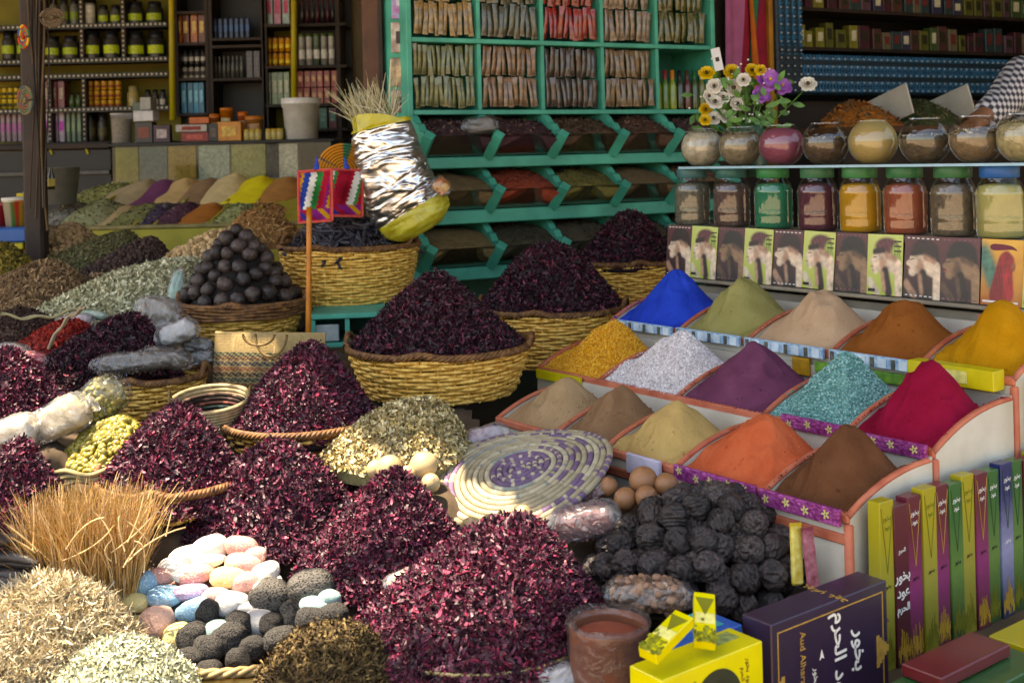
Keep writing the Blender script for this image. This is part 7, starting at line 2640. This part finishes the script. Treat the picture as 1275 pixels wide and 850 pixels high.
line('jar', 48, 100, 31, 34, 4, ['#3A3830', '#4A4A44'], 'dim jar on the topmost studded shelf, left of the white canister', 'dim jars on the top studded shelf', '#5A6A1A')
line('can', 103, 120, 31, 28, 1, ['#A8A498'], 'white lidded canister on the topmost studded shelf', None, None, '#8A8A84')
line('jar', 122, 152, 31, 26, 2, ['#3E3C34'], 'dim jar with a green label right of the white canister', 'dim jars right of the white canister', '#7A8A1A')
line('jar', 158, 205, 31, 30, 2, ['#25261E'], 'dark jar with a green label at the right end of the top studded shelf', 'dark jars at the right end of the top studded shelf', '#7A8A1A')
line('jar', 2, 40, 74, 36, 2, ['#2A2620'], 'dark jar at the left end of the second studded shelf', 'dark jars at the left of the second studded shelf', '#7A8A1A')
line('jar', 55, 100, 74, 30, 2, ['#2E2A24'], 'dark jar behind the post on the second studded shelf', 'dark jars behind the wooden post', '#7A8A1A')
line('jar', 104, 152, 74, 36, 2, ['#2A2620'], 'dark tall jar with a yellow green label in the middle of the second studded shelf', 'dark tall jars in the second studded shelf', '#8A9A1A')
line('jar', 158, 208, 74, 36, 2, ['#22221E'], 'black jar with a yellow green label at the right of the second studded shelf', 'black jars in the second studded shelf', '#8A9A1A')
for k in range(2):
    line('can', -5, 32, 135 - 14 * k, 13, 5, ['#A08A20'], 'small gold and black tin stacked left of the wooden post', 'gold tins left of the wooden post', '#1E1C14', '#1A1810')
for k in range(3):
    line('can', 108, 152, 135 - 12 * k, 11.5, 5, ['#A07818'], 'small amber tin stacked three high on the third studded shelf', 'amber tins on the third studded shelf', '#6A2A1A', '#5A2218')
line('box', 56, 84, 135, 34, 3, ['#5A2428', '#6A3A3A'], 'dull red box behind the post on the third studded shelf', 'dull red boxes behind the wooden post', '#8A7A6A')
line('bottle', 86, 102, 135, 20, 2, ['#3A4A2A'], 'small green bottle beside the amber tins', 'small green bottles by the amber tins')
line('jar', 158, 176, 135, 28, 1, ['#7A6A3A'], 'straw coloured jar right of the amber tins', None, None, '#8A7A4A')
line('jar', 180, 208, 135, 24, 3, ['#2A2420'], 'small black jar at the right of the third studded shelf', 'small black jars on the third studded shelf', '#8A8478')
line('packet', -6, 30, 177, 36, 5, ['#6A5A62'], 'grey mauve packet left of the wooden post on the lowest shelf', 'grey mauve packets on the lowest shelf', '#8A4A7A')
line('packet', 57, 82, 177, 40, 3, ['#9A8A9A'], 'pale packet with a pink print on the lowest studded shelf', 'pale pink printed packets on the lowest shelf', '#B03AA0')
line('packet', 83, 103, 177, 38, 3, ['#4A5A48'], 'grey green packet on the lowest studded shelf', 'grey green packets on the lowest shelf', '#6A7A5A')
line('jar', 106, 136, 177, 36, 2, ['#2A2216'], 'dark brown jar on the lowest studded shelf', 'dark brown jars on the lowest shelf', '#4A4024')
line('box', 220, 257, 53, 36, 4, ['#8A4A16', '#5A2E18'], 'orange brown box on the narrow shelf beside the first yellow pole', 'orange brown boxes on the narrow shelf', '#B89A5A')
line('jar', 220, 257, 97, 18, 5, ['#8A8478'], 'small white jar with a black lid, lower line on the narrow shelf', 'white jars with black lids', '#2A2420', '#141414')
line('jar', 220, 257, 79, 18, 5, ['#2A2826'], 'small black jar with a pale band, upper line on the narrow shelf', 'black jars with pale bands', '#A09A90', '#141414')
line('box', 220, 257, 141, 38, 5, ['#14566E', '#1A6A86'], 'teal blue box on the narrow shelf', 'teal blue boxes on the narrow shelf', '#6AA0B0')
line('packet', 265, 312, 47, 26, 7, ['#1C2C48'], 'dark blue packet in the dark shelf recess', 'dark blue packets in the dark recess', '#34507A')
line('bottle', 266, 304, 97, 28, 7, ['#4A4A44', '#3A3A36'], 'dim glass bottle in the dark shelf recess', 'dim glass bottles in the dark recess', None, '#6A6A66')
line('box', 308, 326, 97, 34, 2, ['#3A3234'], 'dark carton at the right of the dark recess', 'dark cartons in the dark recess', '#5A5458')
line('box', 332, 362, 30, 40, 3, ['#7A8A86', '#8A5A6A'], 'pastel printed box in the yellow shelf bay', 'pastel printed boxes in the yellow bay', '#A03A5A')
for k in range(2):
    line('can', 331, 363, 82 - 19 * k, 18, 4, ['#A87414'], 'amber jar with a red lid stacked in the yellow shelf bay', 'amber jars in the yellow bay', '#C8A030', '#6A2A1A')
line('box', 331, 363, 130, 40, 4, ['#5A6A52', '#6A7A5E'], 'sage green carton in the yellow shelf bay', 'sage green cartons in the yellow bay', '#9A9A84')
line('bottle', 374, 418, 29, 30, 7, ['#1E1A1C', '#3A1218'], 'dark slim bottle on the top of the red box shelf', 'dark slim bottles on the red box shelf', None, '#5A1A1A')
line('can', 372, 418, 81, 40, 5, ['#7A7A74', '#8E8C86', '#4A5A4A'], 'grey white canister on the red box shelf', 'grey white canisters on the red box shelf', '#B0AEA8', '#5A6A3A')
for k in range(2):
    line('box', 371, 421, 129 - 21 * k, 20, 6, ['#6E2A24', '#84362C'], 'brick red box stacked on the red box shelf', 'brick red boxes on the red box shelf', '#A88060')
line('box', 398, 421, 160, 26, 2, ['#1E4A3A', '#4A1E1E'], 'dark green or dark red carton beside the white bucket', 'dark cartons beside the white bucket', '#4A6A5A')

# ------------------------------------------------------------------ lower left: dark counter, pail, painted pot, post with cords
t = thing('dark_counter', 'dark wooden shop counter behind the left post', 'counter', (0, 0, 0))
xa, xb = P(-60, 200, 8.2).x, P(139, 200, 8.2).x
zc = P(60, 183, 8.2).z
MB().add(*box(xb - xa, .5, .04, ((xa + xb) / 2, 8.4, zc), .005)).build('counter_top', m_dark, t)
MB().add(*box(xb - xa, .04, zc - .03, ((xa + xb) / 2, 8.2, (zc - .03) / 2))).build('front_panel', m_black, t)
MB().add(*box(xb - xa, .03, .03, ((xa + xb) / 2, 8.165, P(60, 216, 8.2).z), .004)).build('moulding', M('grey_moulding', '#4A4844', .5), t)
for px in (105, 60):
    a, b = P(px, 180, 8.17), P(px + 5, 192, 8.17)
    v, f = tube([a, b], .008, 5)
    MB().add(v, f).build('yellow_strip', bpy.data.materials['pole_yellow'], t)
q = P(71, 254, 6.4)
t = thing('grey_pail', 'grey pail beside the left post behind the cones', 'pail', q)
v, f = lathe([(.001, 0), (.10, 0), (.125, .2), (.13, .2), (.12, .195), (.095, .02)], 28)
MB().add(v, f).build('pail_body', M('grey_plastic', '#6A6864', .5, .15), t, True)
o = thing('drink_bottle', 'slim bottle with a gold label hanging beside the post', 'bottle', P(64, 236, 5.3))
v, f = lathe([(.001, 0), (.016, 0), (.017, .06), (.008, .085), (.008, .1)], 14)
MB().add(v, f).build('bottle_body', M('amber_glass', '#3A2E14', .2, .2, coat=.4), o, True)
v, f = lathe([(.0175, .015), (.0178, .05)], 14)
MB().add(v, f).build('paper_label', M('gold_label', '#B8A048', .5, .2), o, True)
pw = thing('wooden_post', 'dark wooden post hung with cords and ornaments at the left', 'post', (0, 0, 0))
a, b = P(46, 300, 5.2), P(40, -200, 5.2)
mb = MB()
v, f = box(.085, .08, b.z + .6, (a.x, 5.2, (b.z + .6) / 2), .012)
mb.add(v, f).build('post_body', m_dark, pw)
for k in range(7):
    mb = MB()
    x = P(32 + k * 3.2, 0, 5.1).x
    v, f = tube([(x + .012 * math.sin(z * 5 + k), 5.13 + .012 * math.cos(z * 4 + k * 2), z) for z in np.linspace(.98 - .05 * (k % 3), 2.3, 30)], .0035 + .001 * (k % 3), 5)
    mb.add(v, f).build('cord', M('cord_%d' % k, ['#3A2A1C', '#4A3A2A', '#2A211A', '#5A4A3A', '#3A3028', '#57422A', '#2E2620'][k], .8), pw, True)
for i, (px, py, w, h, lab) in enumerate([(29, 46, 12, 28, 'oval woven ornament with red, yellow and blue pattern, upper on the post'), (31, 125, 18, 34, 'faded oval woven ornament, lower on the post'), (65, 22, 30, 22, 'dull brown woven bowl hanging right of the post')]):
    t = thing('woven_ornament', lab, 'ornament', P(px, py, 5.06))
    mb = MB()
    a_ = np.arange(40) * 2 * np.pi / 40
    for k in range(5):
        q = (k + 1) / 5
        v, f = tube(np.stack([W(w / 2, 5.06) * q * np.cos(a_), .01 - .008 * q + a_ * 0, W(h / 2, 5.06) * q * np.sin(a_)], 1), .0055, 6, True)
        cs_ = [['#B83A1C', '#C8A030', '#2A4A7A', '#B83A1C', '#3A7A4A'], ['#7A6A4A', '#4A5A5A', '#8A4A3A', '#6A5A3A', '#55604A'], ['#5A4A38', '#4A3C2C', '#6A5640', '#4E4030', '#5E4E3A']][i]
        cl = np.array([lin(cs_[(k + int(x * 1.3)) % 5])[:3] for x in a_])
        mb.add(v, f, 0, np.repeat(cl, 6, 0))
    v, f = ico(1)
    mb.add(v * (W(w / 2, 5.06) * .25, .01, W(h / 2, 5.06) * .25), f, 0, np.array(lin(cs_[0])[:3]))
    mb.build('woven_coil', MA('ornament_weave_%d' % i, .85), t, True)
    v, f = tube([(0, .01, W(h / 2, 5.06)), (.004, .02, W(h / 2, 5.06) + .06)], .003, 5)
    MB().add(v, f).build('hanging_loop', M('loop_cord_%d' % i, '#4A3424', .8), t)
q = P(22, 282, 5.3)
t = thing('painted_bucket', 'small white bucket with a colourful print standing on the blue box', 'bucket', q)
r_ = W(17, 5.3)
v, f = lathe([(.001, 0), (r_ * .8, 0), (r_, W(34, 5.3)), (r_ * 1.06, W(34, 5.3)), (r_ * 1.04, W(31, 5.3))], 28)
n_ = len(v)
cols2 = np.array([lin(['#B0A890', '#4A7A3A', '#B83A2A', '#C8A030', '#A89A88'][int((math.atan2(p[1], p[0]) * 3 + p[2] * 50)) % 5])[:3] for p in v])
MB().add(v, f, 0, cols2).build('bucket_body', MA('bucket_print', .5), t, True)
v, f = lathe([(r_ * 1.08, W(33, 5.3)), (r_ * 1.08, W(36, 5.3)), (.001, W(37, 5.3))], 28)
MB().add(v, f).build('lid', m_white, t, True)
q = P(15, 300, 5.3)
t = thing('blue_crate', 'blue crate with a yellow base at the far left edge', 'crate', (q.x - .05, 5.3, q.z))
hb = W(18, 5.3)
MB().add(*box(.34, .26, hb, (0, 0, hb / 2), .008)).build('crate_body', M('blue_plastic', '#0F4A86', .45, .15, 10), t)
MB().add(*box(.30, .24, .03, (0, 0, -.016), .004)).build('crate_base', bpy.data.materials['pole_yellow'], t)
t = tub(8, 16, 30, '#7A1A1E', '#8A2A28', 'dark red tub on the blue crate at the far left edge', Y=5.35)[0]
t.location = P(4, 282, 5.35)
for i, (px, py, cc, lab) in enumerate([(28, 252, '#B8A01E', 'small yellow packet behind the painted bucket'), (36, 250, '#7A8AA0', 'small grey blue carton behind the painted bucket')]):
    t = thing('small_packet', lab, 'packet', P(px, py + 26, 5.42))
    MB().add(*box(.04, .03, .14, (0, 0, .07), .003)).build('carton', M('sp_%d' % i, cc, .5, .2), t)
    MB().add(*box(.025, .002, .04, (0, -.0162, .09))).build('printed_panel', m_white, t)

# pillar between the shops with leaflets hung on it
pl = thing('brown_pillar', 'brown wooden pillar left of the teal rack', 'pillar', (0, 0, 0))
a = P(467, 100, 5.15)
MB().add(*box(W(26, 5.15), .1, 3.0, (a.x, 5.15, 1.5), .008)).build('pillar_body', m_brownwood, pl)
MB().add(*box(.02, .02, 3.0, (a.x + W(10, 5.15), 5.09, 1.5), .003)).build('edge_moulding', m_dark, pl)
hs = thing('hanging_strip', 'strip of small printed sachets hanging between pillar and teal rack', 'sachet strip', (0, 0, 0))
for i, (ra, rb_, cc, c2) in enumerate([(-30, 24, '#A83A8A', '#7AA8C8'), (28, 66, '#8A6A5A', '#C8B8A8'), (72, 108, '#5A3A2E', '#B89A6A'), (112, 140, '#6A4A4A', '#A89A8A')]):
    p0, p1 = P(498, ra, 4.96), P(498, rb_, 4.96)
    v, f = box(W(22, 4.96), .012, p0.z - p1.z, ((p0.x + p1.x) / 2, 4.96, (p0.z + p1.z) / 2), .003)
    o = MB().add(v, f).build('sachet', M('sachet_%d' % i, cc, .35, .6, 26, c2=c2, coat=.4), hs)
    MB().add(*box(W(10, 5.15), .002, (p0.z - p1.z) * .4, (p0.x, 4.9525, (p0.z + p1.z) / 2))).build('printed_panel', M('sachet_print_%d' % i, ['#D0C0D0', '#3A2A2A', '#C8A880', '#2A2020'][i], .5, .4, 40), o)
# ------------------------------------------------------------------ support cloth under the goods
def support(x, y):
    S = np.array(SUP)
    d = np.sqrt((S[:, 0] - x[..., None]) ** 2 + (S[:, 1] - y[..., None]) ** 2) - S[:, 3] * .9
    w = 1 / np.maximum(d, .012) ** 3
    return (w * S[:, 2]).sum(-1) / w.sum(-1)


# low supports along the far edges so the cloth falls to the ground at the front
for x in np.linspace(-2.4, 1.2, 9):
    SUP.append((x, 1.75, .02, .12))
for y in np.linspace(2.2, 6.2, 7):
    SUP.append((-2.9, y, .5, .1))
nx, ny = 150, 150
X, Y = np.meshgrid(np.linspace(-2.7, .9, nx), np.linspace(1.75, 6.0, ny), indexing='ij')
Z = np.maximum(support(X, Y) - .014, .012)
Z += .002 * Noise(91, 30, 2)(np.stack([X, Y], -1))
# the cloth stops at the front edge of the white stand
s_front = (X - R3.x) * .8 + (Y - R3.y) * .6
keep = (s_front < -.02) & ~((X > .27) & (Y < 2.32)) & (X < .8)
v = np.stack([X, Y, Z], -1).reshape(-1, 3)
f = grid_faces(nx, ny)
k = keep.ravel()
f = f[k[f].all(1)]
ds = thing('display_bench', 'stepped display bench covered in brown sackcloth under the baskets and heaps', 'display bench', (0, 0, 0))
MB().add(v, f).build('sackcloth_cover', m_sack, ds, True)
MB().add(*box(2.6, 1.7, .22, (-1.1, 4.6, .11), .01)).build('bench_base', m_dark, ds)

# ------------------------------------------------------------------ ground, building shell
g = MB().add(np.array([(-150, -150, 0), (150, -150, 0), (150, 150, 0), (-150, 150, 0)]), [(0, 1, 2, 3)]).build('ground', M('dusty_ground', '#8E7A62', .95, .2, 1.5, .4, 40))
tag(g, kind='structure')
sb = thing('shop_building', 'dark market building that holds the spice shop and its shelves', 'building', (0, 0, 0))
m_plaster = M('dim_plaster', '#94866E', .9, .2, 2)
m_ceil = M('dark_ceiling', '#7A6C58', .9, .2, 3)
MB().add(*box(7.6, .12, 3.7, (-3.4, 9.2, 1.85))).build('back_wall', m_plaster, sb)
MB().add(*box(.12, 3.2, 3.7, (-7.2, 7.6, 1.85))).build('side_wall', m_plaster, sb)
MB().add(*box(.10, 3.4, 3.7, (-.52, 7.45, 1.85))).build('partition_wall', m_plaster, sb)
MB().add(*box(.12, 5.6, 3.7, (4.2, 6.4, 1.85))).build('side_wall', m_plaster, sb)
MB().add(*box(10.6, 5.2, .1, (-.95, 6.75, 3.76))).build('ceiling', m_ceil, sb)
MB().add(*box(4.8, .12, 3.7, (1.9, 9.2, 1.85))).build('back_wall', m_plaster, sb)

# ------------------------------------------------------------------ light
SUN = Vector((-.32, .02, .94)).normalized()
AZ_H = 3.3
LIT = [  # sunlit patches of the display in photo pixels
    [(0, 442), (38, 440), (46, 470), (36, 520), (0, 535)],
    [(60, 470), (88, 462), (84, 500), (58, 512)],
    [(0, 520), (40, 505), (60, 520), (58, 545), (0, 556)],
    [(60, 512), (104, 492), (112, 520), (90, 545), (66, 545)],
    [(106, 486), (140, 476), (150, 500), (120, 530)],
    [(84, 555), (120, 530), (185, 528), (190, 555), (150, 588), (100, 585)],
    [(120, 590), (205, 512), (250, 515), (300, 570), (290, 612), (190, 612)],
    [(214, 488), (300, 486), (302, 500), (216, 500)],
    [(268, 420), (340, 420), (338, 436), (268, 440)],
    [(290, 525), (340, 470), (378, 446), (396, 470), (372, 500), (360, 522), (300, 530)],
    [(282, 530), (420, 526), (440, 540), (340, 556), (290, 548)],
    [(0, 565), (30, 558), (60, 590), (80, 640), (40, 650), (0, 640)],
    [(20, 600), (210, 612), (220, 700), (150, 745), (40, 745)],
    [(240, 640), (320, 570), (350, 552), (396, 570), (404, 600), (330, 640), (300, 680)],
    [(395, 580), (430, 540), (470, 560), (488, 598), (440, 600)],
    [(400, 650), (440, 600), (500, 592), (560, 640), (570, 680), (540, 700), (470, 740), (430, 720), (340, 700)],
    [(150, 780), (160, 690), (230, 665), (345, 672), (352, 720), (420, 705), (425, 760), (340, 790), (240, 800)],
    [(0, 740), (90, 725), (160, 770), (240, 800), (330, 840), (300, 850), (0, 850)],
    [(310, 800), (370, 780), (440, 775), (445, 795), (380, 800), (330, 830)],
    [(536, 612), (552, 592), (596, 608), (640, 632), (570, 646)],
    [(460, 575), (545, 565), (550, 610), (470, 600)],
    [(570, 660), (640, 632), (690, 640), (660, 660), (590, 680)],
    [(540, 700), (600, 665), (660, 652), (705, 665), (712, 700), (650, 715), (640, 760), (560, 780), (520, 760), (500, 800), (460, 780), (480, 740)],
    [(472, 712), (540, 700), (520, 745), (474, 742)],
    [(690, 650), (760, 632), (770, 650), (700, 670)],
    [(425, 740), (470, 745), (465, 780), (430, 770)],
]


def rowY(row):
    return float(np.interp(row, [290, 340, 388, 440, 505, 560, 600, 700, 840, 1000], [6.2, 5.2, 4.6, 4.0, 3.5, 3.15, 3.0, 2.7, 2.4, 2.1]))


def inside(px, py, poly):
    c = np.zeros(px.shape, bool)
    n = len(poly)
    for i in range(n):
        (x0, y0), (x1, y1) = poly[i], poly[(i + 1) % n]
        hit = ((y0 > py) != (y1 > py)) & (px < (x1 - x0) * (py - y0) / (y1 - y0 + 1e-9) + x0)
        c ^= hit
    return c


AX0, AX1, AY0, AY1, cs_ = -2.95, 3.2, 1.7, 4.25, .03
ax_, ay_ = np.arange(AX0, AX1, cs_), np.arange(AY0, AY1, cs_)
GX, GY = np.meshgrid(ax_, ay_, indexing='ij')
open_ = np.zeros(GX.shape, bool)
ccx, ccy = GX + cs_ / 2, GY + cs_ / 2
bpy.context.view_layer.update()
dg = bpy.context.evaluated_depsgraph_get()
gx_, gy_ = np.meshgrid(np.arange(2, 1275, 4.), np.arange(430, 850, 4.), indexing='ij')
lit = np.zeros(gx_.shape, bool)
for poly in LIT:
    lit |= inside(gx_, gy_, poly)
lit &= Noise(19, .03, 2)(np.stack([gx_, gy_], -1)) < 1.35       # ragged, a few spots stay in shade
for px, py in zip(gx_[lit], gy_[lit]):
    d_ = (P(px, py, 1.) - Vector((0, 0, H))).normalized()
    ok, loc, *_r = SC.ray_cast(dg, Vector((0, 0, H)), d_)
    if ok and loc.y < 5:
        s_ = (AZ_H - loc.z) / SUN.z
        i_, j_ = int((loc.x + SUN.x * s_ - AX0) / cs_), int((loc.y + SUN.y * s_ - AY0) / cs_)
        if 0 <= i_ < GX.shape[0] and 0 <= j_ < GX.shape[1]:
            open_[i_, j_] = True
nzw = Noise(17, 9, 2)(np.stack([ccx, ccy], -1))
nx_, ny_ = GX.shape
vid = np.arange((nx_ + 1) * (ny_ + 1)).reshape(nx_ + 1, ny_ + 1)
VX, VY = np.meshgrid(np.arange(AX0, AX0 + cs_ * (nx_ + .5), cs_)[:nx_ + 1], np.arange(AY0, AY0 + cs_ * (ny_ + .5), cs_)[:ny_ + 1], indexing='ij')
VZ = AZ_H + .004 * Noise(18, 6, 2)(np.stack([VX, VY], -1))
ij = np.argwhere(~open_)
f = np.stack([vid[ij[:, 0], ij[:, 1]], vid[ij[:, 0] + 1, ij[:, 1]], vid[ij[:, 0] + 1, ij[:, 1] + 1], vid[ij[:, 0], ij[:, 1] + 1]], 1)
v = np.stack([VX, VY, VZ], -1).reshape(-1, 3)
aw = thing('awning', 'brown cloth awning added unseen above the stall, holes cut to place sun patches', 'awning', (0, 0, 0))  # added out of view; its open cells shape the sun patches below
MB().add(v, f).add(v + (0, 0, .012), f[:, ::-1]).build('added_awning_cloth', M('added_awning_cloth', '#5A4A38', .9, .2, 8), aw)
for y in (AY0, 2.6, AY1):
    v, f = tube([(AX0, y, AZ_H + .05), (AX1, y, AZ_H + .05)], .018, 8)
    MB().add(v, f).build('added_awning_pole', m_brownwood, aw)

w = bpy.data.worlds.new('World')
SC.world = w
w.use_nodes = True
nt = w.node_tree
bg = nt.nodes['Background']
sk = nt.nodes.new('ShaderNodeTexSky')
sk.sky_type = 'NISHITA'
sk.sun_disc = False
sk.sun_elevation = math.asin(SUN.z)
sk.sun_rotation = math.atan2(SUN.x, SUN.y)
sk.air_density = 1.
sk.dust_density = 2.
nt.links.new(sk.outputs[0], bg.inputs['Color'])
bg.inputs['Strength'].default_value = .15
sd = bpy.data.lights.new('sun', 'SUN')
sd.energy = 5.0
sd.angle = math.radians(.5)
sd.color = (1, .95, .87)
so = bpy.data.objects.new('sun', sd)
COL.objects.link(so)
so.rotation_euler = (-SUN).to_track_quat('-Z', 'Y').to_euler()
so.location = (-6, -4, 8)

SC.view_settings.view_transform = 'Standard'
SC.view_settings.look = 'None'
SC.view_settings.gamma = 1
SC.view_settings.exposure = 2.0
SC.view_settings.use_white_balance = True
SC.view_settings.white_balance_temperature = 8400
SC.render.engine = 'CYCLES'
cy = SC.cycles
cy.use_denoising = True
try:
    cy.denoiser = 'OPENIMAGEDENOISE'
except Exception:
    pass
cy.max_bounces = 8
cy.diffuse_bounces = 3
cy.glossy_bounces = 3
cy.transmission_bounces = 4
cy.transparent_max_bounces = 12
cy.sample_clamp_indirect = 6
cy.caustics_reflective = False
cy.caustics_refractive = False
# neutral leftovers: things with no label would be a mistake
for o in SC.objects:
    if o.parent is None and o.type in ('MESH', 'EMPTY') and 'label' not in o and 'kind' not in o:
        print('UNLABELLED', o.name)
